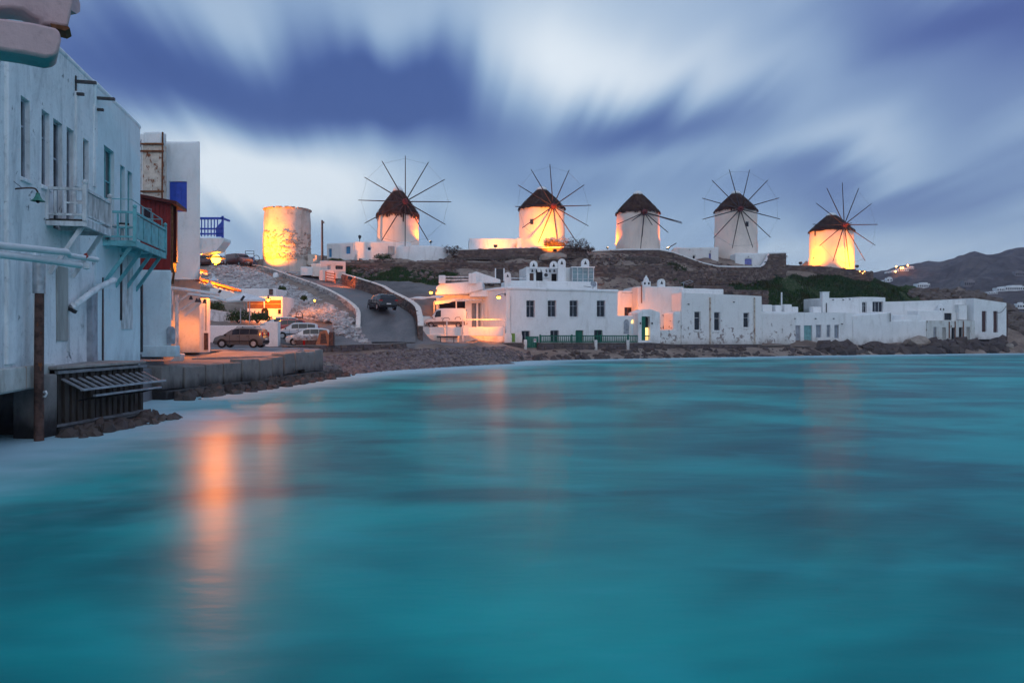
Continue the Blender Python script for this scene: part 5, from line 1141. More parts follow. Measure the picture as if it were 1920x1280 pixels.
# ================================================================== VEHICLES
def vehicle(name, label, cat, loc, heading, L=3.6, W=1.6, H=1.54, paint=None, kind='hatch', lower=None, rack=False, group=None, clear=.0):
    """heading: world angle of the nose. Body lofted from cross-sections; glass, wheels, lamps, bumpers are parts."""
    T = Matrix.Translation(Vector(loc)) @ Matrix.Rotation(heading, 4, 'Z')
    root = thing(name, label, cat, loc, group); hw = W/2
    if kind == 'hatch':
        st = [(-.5, .34, .62, .66, .86), (-.485, .22, .78, .84, .95), (-.46, .20, .90, 1.30, .98), (-.42, .20, .93, H-.10, 1), (-.30, .20, .94, H-.02, 1), (-.05, .20, .93, H, 1), (.06, .20, .92, H-.03, 1), (.13, .20, .90, H-.16, 1), (.285, .20, .86, .93, 1), (.36, .20, .80, .88, .99), (.45, .22, .68, .76, .95), (.49, .26, .60, .68, .86), (.50, .34, .52, .60, .78)]
        belt_in = .80; gl = [(-.40, -.232), (-.224, -.040), (-.032, .115)]; ws = (.125, .28); rw = (-.485, -.43); wheels = (.315, -.315); wr = .29
    elif kind == 'suv':
        st = [(-.5, .42, .75, .80, .88), (-.485, .30, .95, 1.02, .96), (-.455, .28, 1.06, 1.30, .98), (-.40, .28, 1.08, H-.10, 1), (-.28, .28, 1.08, H-.01, 1), (.0, .28, 1.06, H, 1), (.08, .28, 1.05, H-.05, 1), (.14, .28, 1.04, H-.15, 1), (.25, .28, 1.02, 1.10, 1), (.40, .28, .98, 1.06, .98), (.475, .30, .85, .94, .93), (.50, .42, .66, .74, .80)]
        belt_in = .80; gl = [(-.42, -.30), (-.28, -.08), (-.06, .10)]; ws = (.135, .245); rw = (-.475, -.405); wheels = (.31, -.30); wr = .36
    elif kind == 'van':
        st = [(-.5, .40, .80, .86, .94), (-.495, .30, 1.05, H-.35, .98), (-.48, .26, 1.10, H-.08, 1), (-.42, .26, 1.12, H, 1), (.0, .26, 1.12, H, 1), (.14, .26, 1.10, H-.03, 1), (.20, .26, 1.08, H-.14, 1), (.335, .26, 1.0, 1.10, 1), (.42, .26, .92, 1.0, .98), (.485, .28, .74, .82, .92), (.50, .36, .58, .66, .82)]
        belt_in = .90; gl = [(.10, .245)]; ws = (.205, .33); rw = (-.497, -.482); wheels = (.33, -.31); wr = .29
    else:  # pickup
        st = [(-.5, .45, .85, .95, .95), (-.49, .40, .90, .98, 1), (-.12, .40, .90, .98, 1), (-.11, .40, .95, H-.1, 1), (-.06, .40, .95, H, 1), (.08, .40, .95, H-.02, 1), (.13, .40, .95, H-.14, 1), (.22, .40, .95, 1.05, 1), (.42, .40, .90, 1.0, .97), (.49, .42, .75, .85, .90), (.5, .5, .65, .72, .84)]
        belt_in = .84; gl = [(-.09, .10)]; ws = (.125, .215); rw = (-.125, -.105); wheels = (.30, -.30); wr = .36
    xs = [s_[0]*L for s_ in st]
    def sect(fx):
        x = fx*L; zb = np.interp(x, xs, [s_[1] for s_ in st]); zs = np.interp(x, xs, [s_[2] for s_ in st]); zr = np.interp(x, xs, [s_[3] for s_ in st]); w = np.interp(x, xs, [s_[4] for s_ in st])*hw
        wi = w*(1-(1-belt_in)*min(1, max(0, (zr-zs)/.45)))
        return x, zb, zs, zr, w, wi
    def ring(fx):
        x, zb, zs, zr, w, wi = sect(fx)
        half = [(0, zb), (w*.86, zb), (w*.97, zb+.10), (w, zb+(zs-zb)*.55), (w*.985, zs), (wi+(w*.985-wi)*.12, zr-(zr-zs)*.12), (wi*.90, zr-.01), (0, zr+.015)]
        return [(x, y, z) for y, z in half]+[(x, -y, z) for y, z in half[-2:0:-1]]
    mb = MB(T); rs = [ring(s_[0]) for s_ in st]; n = len(rs[0]); vs = [p for r_ in rs for p in r_]
    fs = [(i*n+k, i*n+(k+1) % n, (i+1)*n+(k+1) % n, (i+1)*n+k) for i in range(len(rs)-1) for k in range(n)]+[tuple(range(n)), tuple(range((len(rs)-1)*n, len(rs)*n))[::-1]]
    mb.add(vs, fs); body = mb.build('body', paint, root, smooth=True); bpy.data.meshes[body.data.name].set_sharp_from_angle(angle=R(40))
    if lower:
        m_ = MB(T)
        for sy in (-1, 1):
            pts = []
            for fx in np.linspace(-.47, .46, 9):
                x, zb, zs, zr, w, wi = sect(fx); pts.append(((x, sy*(w*.985+.02), zb), (x, sy*(w+.02), zb+(zs-zb)*.48)))
            for p, q in zip(pts[:-1], pts[1:]): m_.quad(p[0], q[0], q[1], p[1])
        m_.build('lower_body', lower, root)
    # glass
    for (a, b) in gl:
        for sy in (-1, 1):
            m_ = MB(T); pts = []
            for f in np.linspace(a, b, 4):
                x, zb, zs, zr, w, wi = sect(f); y0, y1 = w*.985, wi+(w*.985-wi)*.12; t0, t1 = .06, .90 if zr-zs > .3 else .8
                z0, z1 = zs, zr-(zr-zs)*.12
                pts.append(((x, sy*(y0+(y1-y0)*t0+.012), z0+(z1-z0)*t0), (x, sy*(y0+(y1-y0)*t1+.012), z0+(z1-z0)*t1)))
            for p, q in zip(pts[:-1], pts[1:]): m_.quad(p[0], q[0], q[1], p[1])
            m_.build('side_window', GLASS, root)
    for nm, (a, b) in (('windscreen', ws), ('rear_window', rw)):
        m_ = MB(T); pa, pb = sect(a), sect(b); sgn = 1 if nm == 'windscreen' else -1
        for t0, t1 in ((.08, .92),):
            za, zb_ = pa[3], pb[3]
            q = [(pa[0]+(pb[0]-pa[0])*t, y*(pa[5]+(pb[5]-pa[5])*t)*.88, za+(zb_-za)*t+.022) for t, y in ((t0, -1), (t0, 1), (t1, 1), (t1, -1))]
            q = [(x+sgn*.015, y, z) for x, y, z in q]; m_.quad(*q)
        m_.build(nm, GLASS, root)
    # wheels
    for fx in wheels:
        for sy in (-1, 1):
            c = Vector((fx*L, sy*(hw-.08), wr)); Rm = T @ Matrix.Translation(c) @ Matrix.Rotation(R(90), 4, 'X')
            MB(T @ Matrix.Translation(Vector((fx*L, sy*(hw-.012), wr+.02))) @ Matrix.Rotation(R(90), 4, 'X')).lathe([(wr*1.16, -.012), (wr*1.16, .012)], 18).build('wheel_arch', BLACK, root)
            ty = MB(Rm).lathe([(wr*.62, -.10), (wr*.95, -.11), (wr, -.07), (wr, .07), (wr*.95, .11), (wr*.62, .10)], 18, capb=False, capt=False).build('tyre', BLACK, root, smooth=True)
            MB(Rm).lathe([(wr*.66, -.085), (wr*.5, -.06), (.03, -.085), (.03, .085), (wr*.5, .06), (wr*.66, .085)], 14).build('rim', GALV, ty)
    seams = {'hatch': (-.228, -.036, .16), 'suv': (-.29, -.07, .12), 'van': (.05, .24), 'pickup': (-.10, .11)}[kind]
    for sy in (-1, 1):
        for fx in seams:
            x_, zb_, zs_, zr_, w_, _ = sect(fx); MB(T).box((x_, sy*(w_*.992), (zb_+zs_)/2+.06), (.022, .03, (zs_-zb_)*.82)).build('door_seam', BLACK, root)
        for fx in seams[:2]:
            x_, zb_, zs_, zr_, w_, _ = sect(fx+.03); MB(T).box((x_, sy*(w_+.012), zs_-.12), (.16, .03, .035)).build('door_handle', BLACK, root)
        x0_, x1_ = sect(-.27), sect(.26); MB(T).bar((x0_[0], sy*(x0_[4]+.012), .46), (x1_[0], sy*(x1_[4]+.012), .46), .03, .06).build('side_strip', BLACK, root)
    # lamps, bumpers, mirrors, plate
    z1, z2 = sect(.47)[2], sect(-.48)[2]
    for sy in (-1, 1):
        MB(T).box((L*.482, sy*hw*.62, z1-.05), (.10, hw*.34, .14)).build('headlight', FROST, root, bevel=.02)
        MB(T).box((-L*.485, sy*hw*.84, z2+(.16 if kind != 'suv' else .0)), (.08, hw*.16 if kind != 'suv' else hw*.34, .34 if kind == 'hatch' else .14)).build('tail_light', simple('tail_red', (.35, .01, .01), .25) if 'tail_red' not in MATS else MATS['tail_red'], root)
        x_, _, zs_, _, w_, _ = sect(ws[1]-.02); MB(T).box((x_-.05, sy*(w_+.08), zs_+.06), (.10, .16, .12)).build('mirror', BLACK, root)
    MB(T).box((L*.495, 0, .40), (.10, W*.82, .18)).build('bumper', lower or BLACK, root, bevel=.03); MB(T).box((-L*.495, 0, .42), (.10, W*.84, .18)).build('bumper', lower or BLACK, root, bevel=.03)
    MB(T).box((-L*.503, 0, .62), (.02, .46, .11)).build('number_plate', CANVAS, root); MB(T).box((L*.508, 0, .44), (.02, .46, .10)).build('number_plate', CANVAS, root)
    if rack:
        for sy in (-1, 1): MB(T).tube([(-L*.33, sy*hw*.68, H+.0), (-L*.3, sy*hw*.68, H+.06), (L*.02, sy*hw*.68, H+.06), (L*.05, sy*hw*.68, H)], .025, 6).build('roof_rail', BLACK, root)
    return root, T
def paint(name, col, rough=.28): return simple(name, col, rough, 0, .06, 1.0, spec=.5, coat=.6)
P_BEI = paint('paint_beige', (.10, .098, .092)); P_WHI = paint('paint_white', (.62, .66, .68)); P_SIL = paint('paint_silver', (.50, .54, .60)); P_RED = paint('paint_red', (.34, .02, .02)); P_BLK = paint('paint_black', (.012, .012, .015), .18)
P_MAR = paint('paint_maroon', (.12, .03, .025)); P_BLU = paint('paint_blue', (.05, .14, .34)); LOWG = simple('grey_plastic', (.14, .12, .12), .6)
def onground(px, Y, dz=.03): x = PX(px, Y); return (x, Y, gz(x, Y)+dz)
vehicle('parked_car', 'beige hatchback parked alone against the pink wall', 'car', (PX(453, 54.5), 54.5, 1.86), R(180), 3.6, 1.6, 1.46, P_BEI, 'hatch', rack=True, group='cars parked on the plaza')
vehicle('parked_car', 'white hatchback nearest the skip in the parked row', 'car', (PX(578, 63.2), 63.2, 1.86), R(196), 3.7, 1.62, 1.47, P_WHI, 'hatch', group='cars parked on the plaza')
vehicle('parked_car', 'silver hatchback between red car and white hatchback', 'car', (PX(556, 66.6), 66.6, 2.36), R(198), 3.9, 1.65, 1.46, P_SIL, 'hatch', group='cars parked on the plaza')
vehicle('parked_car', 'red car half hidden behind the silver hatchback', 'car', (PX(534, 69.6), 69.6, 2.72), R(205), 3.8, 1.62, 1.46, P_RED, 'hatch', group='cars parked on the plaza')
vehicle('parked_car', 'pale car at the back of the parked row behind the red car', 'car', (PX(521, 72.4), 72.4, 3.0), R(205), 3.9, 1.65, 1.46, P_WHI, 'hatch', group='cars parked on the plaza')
pd = (ROADP[28]-ROADP[24]); sv = ROADP[24]
svx = PX(716, 77.6)
vehicle('driving_suv', 'shiny black sport utility car driving up the hill road', 'car', (svx, 77.6, 5.22), R(118), 4.5, 1.95, 1.66, P_BLK, 'suv')
vehicle('delivery_van', 'white van with grey lower body parked on the lit terrace', 'van', (PX(836, 82.2), 82.2, PZ(614, 80.6)+.02), R(180), 4.6, 1.8, 2.1, P_WHI, 'van', lower=LOWG)
vehicle('parked_car', 'maroon minivan at the top of the slope beside the ruined mill', 'car', onground(448, 101, .06), R(-38), 4.2, 1.75, 1.75, P_MAR, 'van', group='cars parked on the hilltop')
vehicle('parked_car', 'pale car behind the street lamp at the top of the slope', 'car', onground(420, 103, .05), R(-30), 4.0, 1.7, 1.5, P_SIL, 'hatch', group='cars parked on the hilltop')
vehicle('parked_car', 'dark car at the corner of the blue balcony', 'car', onground(396, 100, .05), R(-30), 4.0, 1.7, 1.5, P_MAR, 'hatch', group='cars parked on the hilltop')
tk, TT = vehicle('pickup_truck', 'blue pickup truck with ladder rack on the hilltop skyline', 'truck', onground(467, 108.5, .05), R(-80), 4.6, 1.8, 1.7, P_BLU, 'pickup', group='cars parked on the hilltop')
m_ = MB(TT)
for sy in (-.6, .6): m_.tube([(-.5, sy, 1.6), (-.5, sy, 2.6)], .04, 6)
m_.tube([(-.5, -.6, 2.6), (-.5, .6, 2.6)], .04, 6); m_.tube([(-.5, -.6, 2.2), (-.5, .6, 2.2)], .04, 6); m_.tube([(-1.6, .75+.45*math.cos(a), 1.6+.5*math.sin(a)) for a in np.linspace(0, 6.2, 14)], .05, 5); m_.build('ladder_rack', METAL, tk)

# ================================================================== LAMPS (lit)
WARM = (1.0, .22, .0); BULB = glow('sodium_bulb', (1.0, .46, .03), 14.0); BULBD = glow('small_sodium_bulb', (1.0, .42, .10), 12.0)
def plight(parent, p, e, col=WARM, r=.12):
    l = bpy.data.lights.new('lamp_light', 'POINT'); l.energy = e; l.color = col; l.shadow_soft_size = r
    o = bpy.data.objects.new('lamp_light', l); COL.objects.link(o); o.parent = parent; o.location = Vector(p)-WORLD[parent]; return o
def spot(parent, p, tgt, e, ang, col=WARM, blend=.6):
    l = bpy.data.lights.new('flood_light', 'SPOT'); l.energy = e; l.color = col; l.spot_size = R(ang); l.spot_blend = blend; l.shadow_soft_size = .12
    o = bpy.data.objects.new('flood_light', l); COL.objects.link(o); o.parent = parent; o.location = Vector(p)-WORLD[parent]; d = (Vector(tgt)-Vector(p)); o.rotation_euler = d.to_track_quat('-Z', 'Y').to_euler(); return o
def street_lamp(label, bulb, wall, e, bulb_r=.14, name='wall_lamp', shade=True, col=WARM, aim=None):
    """lamp on a bracket from the wall point to the bulb"""
    b = Vector(bulb); w = Vector(wall); root = thing(name, label, 'lamp', w, 'lit sodium wall lamps')
    mid = (b+w)/2+Vector((0, 0, .22)); MB().tube(spline([tuple(w), tuple(mid), tuple(b+Vector((0, 0, .22)))], 5), .03, 6).build('arm', METAL, root); MB().box(w, (.12, .12, .3)).build('wall_plate', METAL, root)
    if shade: MB().lathe([(bulb_r*2.0, .05), (bulb_r*1.2, .14), (.04, .24)], 14, b, capb=False).build('shade', METAL, root, smooth=True)
    MB().lathe([(0, -bulb_r), (bulb_r*.7, -bulb_r*.7), (bulb_r, 0), (bulb_r*.7, bulb_r*.7), (0, bulb_r)], 12, b).build('bulb', BULB, root, smooth=True)
    if aim is not None: spot(root, b-Vector((0, 0, bulb_r+.08)), aim, e, 105, col, .9); e *= .05
    plight(root, b-Vector((0, 0, bulb_r+.08)), e, col); return root
street_lamp('dazzling street lamp under the small blue balcony', P(405, 486, 43.9), P(380, 474, 45.0), 2100, .28)
street_lamp('wall lamp at the left corner of the veranda roof', P(808, 548, 84.0), P(818, 545, 86.2), 800, .19, aim=P(842, 566, 87))
street_lamp('bright wall lamp beside the left end of the long house', P(935, 557, 78.2), P(947, 552, 82.0), 3200, .2, aim=P(875, 615, 81.5))
street_lamp('lamp on the kiosk front above the parked cars', P(503, 562, 73.2), P(503, 556, 74.8), 800, .16)
# small lamp on the stone steps and hidden yard lamp
sl2 = thing('step_lamp', 'small round lamp on the rubble wall right of the kiosk', 'lamp', P(590, 570, 76.5)); MB().tube([P(590, 574, 76.5), P(590, 566, 76.5)], .03, 6).build('stem', METAL, sl2); MB().lathe([(0, -.12), (.12, 0), (0, .12)], 10, P(590, 563.5, 76.3)).build('globe', BULB, sl2, smooth=True); plight(sl2, P(589, 563.5, 75.9), 90)
yl = thing('yard_lamp', 'lamp inside the courtyard behind the arched wall', 'lamp', (PX(1165, YC+1.2), YC+1.2, PZ(600, YC))); q = (PX(1172, YC+2.2), YC+2.2, PZ(604, YC)); MB().tube([(q[0], q[1], q[2]-3), q], .04, 6).build('pole', METAL, yl); MB().lathe([(0, -.12), (.12, 0), (0, .12)], 10, q).build('globe', BULB, yl, smooth=True); plight(yl, (q[0], q[1]-.3, q[2]+.1), 800, WARM)
# two unlit enamel lamps on brackets below the blazing one
for k, (px, py, l) in enumerate(((401, 521, 'upper enamel shade lamp catching light below the blazing street lamp'), (393, 531, 'lower enamel shade lamp catching light below the blazing street lamp'))):
    t = thing('wall_lamp', l, 'lamp', P(376, py-2, 42.6), 'unlit enamel shade lamps'); MB().tube(spline([tuple(P(376, py-4, 42.4)), tuple(P(380, py-9, 42.3)), tuple(P(396-3*k, py-9, 42.2)), tuple(P(px-2, py-1, 42.1))], 4), .025, 6).build('arm', CANVAS, t)
    MB().lathe([(.28, -.15), (.10, 0), (.04, .12)], 12, P(px, py, 42.1), capb=False).build('shade', CANVAS, t, smooth=True)
def floodlight(label, p, tgt, e, ang, col=WARM):
    p = Vector(p); root = thing('floodlight', label, 'floodlight', p, 'ground floodlights at the windmills'); d = (Vector(tgt)-p).normalized(); rot = d.to_track_quat('Y', 'Z').to_matrix()
    MB().box(p-d*.18, (.5, .22, .36), rot).build('housing', METAL, root); MB().box(p-d*.06, (.42, .02, .28), rot).build('lens', glow('flood_lens', (1, .6, .25), 10) if 'flood_lens' not in MATS else MATS['flood_lens'], root); MB().bar(p-d*.2, p-d*.2-Vector((0, 0, .4)), .06).build('stand', METAL, root)
    spot(root, p, tgt, e, ang, col)
YEL = (1.0, .24, .0); ORA = (1.0, .17, .0)
floodlight('floodlight at the front right foot of the second windmill', P(1040, 468, 104.6), P(1030, 428, 110), 11500, 76, YEL)
floodlight('floodlight in front of the second windmill annex', P(930, 461, 108.9), P(945, 456, 111.8), 1300, 150, YEL)
floodlight('floodlight right of the rightmost windmill', P(1606, 498, 119.6), P(1580, 460, 124.5), 6500, 120, YEL)
floodlight('floodlight left of the rightmost windmill', P(1502, 492, 121.6), P(1528, 460, 124), 5200, 110, YEL)
floodlight('floodlight behind the left side of the third windmill', P(1140, 463, 117.2), P(1160, 430, 117.0), 2800, 100, ORA)
floodlight('floodlight behind the right side of the third windmill', P(1252, 463, 117.4), P(1232, 430, 117.0), 3500, 100, ORA)
floodlight('floodlight right of the first windmill', P(806, 452, 109.2), P(780, 428, 109.4), 1900, 80, ORA)
floodlight('floodlight left of the roofless mill', P(464, 493, 97.5), P(524, 446, 101), 19000, 84, YEL)
floodlight('floodlight lighting the road wall', P(655, 521, 91.5), P(640, 520, 92.6), 900, 150, ORA)
# hilltop lamp posts
t = thing('lamp_post', 'tall thin grey lamp post right of the roofless mill', 'lamp post', P(604, 486, 103)); MB().tube([P(604.5, 492, 103), P(604, 413, 103)], [.16, .13], 8).build('mast', METAL, t, smooth=True); MB().box(P(605.5, 417, 103), (.35, .2, .2)).build('head', METAL, t)
t = thing('lamp_post', 'small lantern post behind the mill cottage roof', 'lamp post', P(674, 455, 110)); MB().tube([P(674.5, 460, 110), P(674.5, 448, 110)], .06, 6).build('post', METAL, t); MB().lathe([(.12, 0), (.24, .35), (.26, .4), (.05, .6)], 8, P(674.5, 448, 110)).build('lantern', METAL, t)
t = thing('road_sign', 'round road sign on a pole at the top of the slope', 'sign', P(422, 492, 98)); MB().tube([P(422, 494, 98), P(422, 461, 98)], .05, 6).build('pole', GALV, t); MB(Matrix.Translation(P(422, 464, 97.9)) @ Matrix.Rotation(R(90), 4, 'X')).lathe([(.26, 0), (.26, .03)], 18).build('plate', simple('sign_red', (.40, .10, .09)), t); MB(Matrix.Translation(P(422, 464, 97.86)) @ Matrix.Rotation(R(90), 4, 'X')).lathe([(.18, 0), (.18, .02)], 18).build('plate_centre', CANVAS, t)

# ================================================================== SHORE WALL, FENCE, BENCH
def sx(px, dy=1.6): Y = YF(px)-dy; return (PX(px, Y), Y)
segs = [(880, 985, 'dark stone shore wall left of the green gate'), (1010, 1054, 'dark stone shore wall below the left half of the green fence'), (1056, 1116, 'dark stone shore wall below the middle of the green fence'), (1118, 1176, 'dark stone shore wall below the right half of the green fence'), (1178, 1300, 'dark stone shore wall right of the portal'), (1300, 1428, 'dark stone shore wall below the peeling house'), (1428, 1482, 'low dark stone shore wall below the lumpy white wall'), (1489, 1532, 'low dark stone shore wall below the turquoise door')]
for k, (a, b, l) in enumerate(segs):
    pts = []
    for px in np.linspace(a, b, 4):
        x, y = sx(px); dt = 0 if k < 6 else (2 if k == 6 else 4); pts.append((x, y, PZ(658, y), PZ(643+dt if px < 1250 else 646+dt, y)))
    stone_wall('shore_wall', l, pts, .5, STONEG, MORT, CONC, .05, .42, .24, 200+k*7, 'wall', 'shore wall sections')
for k, px in enumerate((985, 1117, 1177)):
    x, y = sx(px); l = ('white pier beside the green gate', 'white pier below the fence middle', 'white pier left of the portal')[k]; t = thing('wall_pier', l, 'pier', (x, y, PZ(656, y))); MB().box((x, y+.1, PZ(647, y)), (.35, .6, 1.2)).build('pier', WH, t, bevel=.05)
fn = thing('green_fence', 'dark green picket fence in front of the long white house', 'fence', (*sx(1120, 1.0), PZ(643, 85)))
FA, FB = Vector(sx(1013, 1.0)), Vector(sx(1226, 1.0)); fu = (FB-FA).normalized(); fr = Matrix.Rotation(math.atan2(fu.y, fu.x), 3, 'Z'); FL = (FB-FA).length
fz = lambda t, py: PZ(py, (FA+(FB-FA)*t).y)
for px in (1013, 1069, 1122, 1175, 1225.5):
    t_ = (px-1013)/(1226-1013); q = FA+(FB-FA)*t_; MB().box((q.x, q.y, (fz(t_, 627)+fz(t_, 645))/2), (.16, .14, fz(t_, 627)-fz(t_, 645)), fr).build('post', GREENW, fn)
for py in (629.5, 640.5): MB().bar((FA.x, FA.y, fz(0, py)), (FB.x, FB.y, fz(1, py)), .08, .12).build('rail', GREENW, fn)
me = MB().box((0, 0, 0), (.075, .05, .75)).mesh('picket', GREENW)
nb = 62
for i in range(nb):
    t_ = (i+.5)/nb; q = FA+(FB-FA)*t_; link('picket', me, fn, Matrix.Translation((q.x, q.y, fz(t_, 635.2))) @ fr.to_4x4())
gt = thing('green_gate', 'solid dark green gate with small notice left of the fence', 'gate', (*sx(998, 1.1), PZ(652, 81)))
for i in range(7):
    px = 986.5+3.6*i; x, y = sx(px, 1.1); MB().box((x, y, PZ(641-1.2*math.sin(i/6*math.pi)*0, y)), (.19, .06, 1.25), fr).build('board', GREENW, gt)
x, y = sx(1003, 1.25); MB().box((x, y, PZ(638, y)), (.3, .02, .38), fr).build('notice', CANVAS, gt); MB().box((x, y-.015, PZ(637.5, y)), (.16, .01, .16), fr).build('notice_mark', MATS['tail_red'], gt)
g2 = thing('green_gate', 'narrow light green gate between two rounded white posts', 'gate', (*sx(961, 1.6), 1.6)); x, y = sx(961.5, 1.0)
MB().box((x, y, PZ(633, y)), (.48, .06, .95)).build('leaf', GREENL, g2)
for px, l in ((952.5, 'rounded white gatepost left of the narrow green gate'), (972, 'rounded white gatepost right of the narrow green gate')):
    x, y = sx(px, 1.0); t = thing('gatepost', l, 'gatepost', (x, y, 1.5)); pts = [(x-.42, y-.1, 1.4), (x+.42, y-.1, 1.4)]+[(x+.42*math.cos(a), y-.1, PZ(630, y)+.42*math.sin(a)) for a in np.linspace(0, math.pi, 8)]; MB().prism(pts, (0, .35, 0)).build('post', WH, t, bevel=.04)
bn_ = thing('bench', 'dark slatted bench on the promenade below the terrace', 'bench', P(839, 642, 77.6)); yb = 77.4
for py, w in ((631, .10), (632.8, .08)): MB().bar(P(819, py, yb), P(858, py, yb), .06, w).build('back_slat', WOODD, bn_)
for o in (0, .16, .32): MB().bar(P(819, 636, yb-.1-o), P(858, 636, yb-.1-o), .13, .05).build('seat_slat', WOODD, bn_)
for px in (826, 851): MB().bar(P(px, 630, yb), P(px, 645, yb), .08).build('leg', METAL, bn_); MB().bar(P(px, 637, yb), P(px, 637, yb-.45), .06).build('seat_bearer', METAL, bn_); MB().bar(P(px, 637, yb-.42), P(px, 645, yb-.42), .06).build('leg', METAL, bn_)
# terrace pergola and railing
pg = thing('pergola', 'white timber pergola over the van with loose canvas shade', 'pergola', P(820, 612, 81.1)); PGC = CANVAS
for px, t, b, Y in ((775, 562, 614, 81.6), (855.5, 562, 614, 85.6), (868, 600, 641, 79.4), (814, 566, 614, 86.6)): MB().box(P(px, (t+b)/2, Y), (.14, .14, (b-t)*Y/F)).build('post', WOODW, pg)
MB().bar(P(766, 560, 81.6), P(826, 557, 83.6), .1, .12).build('beam', WOODW, pg); MB().bar(P(814, 565, 86.6), P(915, 563, 87.6), .1, .14).build('beam', WOODW, pg); MB().bar(P(855, 562, 85.6), P(913, 562, 87.6), .1, .14).build('beam', WOODW, pg); MB().box(P(912, 585, 87.6), (.14, .14, 3.0)).build('post', WOODW, pg)
pts = [P(766+6*i, 559.5-.9*math.sin(i*1.1)-.3*i, 81.5+.02*i) for i in range(11)]; MB().add([p for p in pts]+[p+Vector((.3, 2.2, .25)) for p in pts]+[p-Vector((0, 0, .10)) for p in pts]+[p+Vector((.3, 2.2, .15)) for p in pts], [(i, i+1, 12+i, 11+i) for i in range(10)]+[(22+i, 33+i, 34+i, 23+i) for i in range(10)]+[(i, 22+i, 23+i, i+1) for i in range(10)]).build('canvas_shade', CANVAS, pg)
MB().prism([P(815, 566, 85.4), P(852, 560, 85.4), P(856, 562, 85.4), P(840, 568, 85.4), P(816, 571, 85.4)], (0, 2, .1)).build('canvas_shade', CANVAS, pg)
rl = thing('terrace_railing', 'white railing with timber beam along the terrace edge', 'railing', P(910, 612, 79.6)); MB().bar(P(868, 599, 79.4), P(948, 599, 81.4), .1, .14).build('beam', WOODW, rl)
for px, Y in ((838, 78.6), (868, 79.2), (946, 81.3)): MB().box(P(px, 620, Y), (.14, .14, 2.1)).build('post', WOODW, rl)
m_ = MB(); m_.tube([P(832, 612, 79), P(830, 599, 79), P(834, 595.5, 79), P(841, 595.5, 79), P(843, 599, 79)], .035, 6); m_.tube([P(853, 599, 79.1), P(855, 595, 79.1), P(862, 594.5, 79.1), P(864, 599, 79.1)], .035, 6); m_.build('hoop_bars', METAL, rl)
pn = thing('planter_wall', 'pink-lit white parapet wall left of the van', 'wall', P(792, 614, 81.6)); MB().box(P(783, 601, 81.8), (.9, .35, 1.35)).build('panel', WH, pn, bevel=.03); MB().box(P(797, 603, 82.2), (1.2, .3, 1.2)).build('panel', WH, pn, bevel=.03)
rbk = thing('rubble_heap', 'heap of pale broken masonry at the foot of the terrace', 'rubble', P(757, 640, 76.6)); m_ = MB(); rnd = random.Random(12)
for i in range(26): m_.box(P(rnd.uniform(742, 782), rnd.uniform(628, 641), rnd.uniform(76.1, 77.6)), (rnd.uniform(.3, .8), rnd.uniform(.3, .6), rnd.uniform(.2, .5)), Euler((rnd.uniform(-.4, .4), rnd.uniform(-.5, .5), rnd.uniform(0, 3))).to_matrix(), .15)
m_.build('blocks', STONEW, rbk, kind='stuff')
# rusty door frame and white gate frame on the right-hand rocks
fr2 = thing('iron_frame', 'rusty iron doorway frame standing before the turquoise-door house', 'frame', P(1580, 652, 104)); ym = 103.6
for px, t, b in ((1569.5, 590, 653), (1583, 599, 652), (1596.5, 599, 652), (1604, 589, 612), (1549, 598, 653)): MB().bar(P(px, t, ym), P(px, b, ym), .12).build('upright', RUST, fr2)
MB().bar(P(1569, 599, ym), P(1601, 599, ym), .12).build('lintel', RUST, fr2); MB().bar(P(1550, 626.5, ym-.2), P(1569, 626.5, ym-.2), .12).build('cross_bar', CANVAS, fr2); MB().bar(P(1550, 653, ym-.2), P(1569, 653, ym-.2), .12).build('cross_bar', CANVAS, fr2)
t = thing('roof_pole', 'tall thin white pole on the low roofs right of the peeling house', 'pole', P(1465.5, 572, 102)); MB().tube([P(1465.5, 580, 101.5), P(1465.5, 548, 101.5)], .11, 8).build('pole', WH, t)
for px, t_, b_, l in ((1549.5, 568, 598, 'dark thin mast above the turquoise-door house'), (1669, 587, 603, 'short dark mast on the blank white wall')): t = thing('mast', l, 'mast', P(px, b_, 103)); MB().tube([P(px, b_, 103), P(px, t_, 103)], .06, 6).build('mast', METAL, t)
an = thing('antenna', 'spindly television antenna on the peeling house roof', 'antenna', P(1281, 548, 97)); m_ = MB(); m_.tube([P(1281, 550, 97), P(1282, 530, 97)], .03, 5)
for a, b in (((1276, 531), (1293, 525)), ((1293, 525), (1300, 528)), ((1300, 528), (1289, 532)), ((1289, 532), (1278, 530))): m_.tube([P(*a, 97), P(*b, 97)], .025, 5)
m_.build('rods', GALV, an)
t = thing('roof_pipe', 'rusty vertical pipe on the courtyard house wall', 'pipe', P(1203, 566, 94)); MB().tube([P(1203, 568, YC+4.1), P(1203, 534, YC+4.1)], .07, 6).build('pipe', RUST, t)

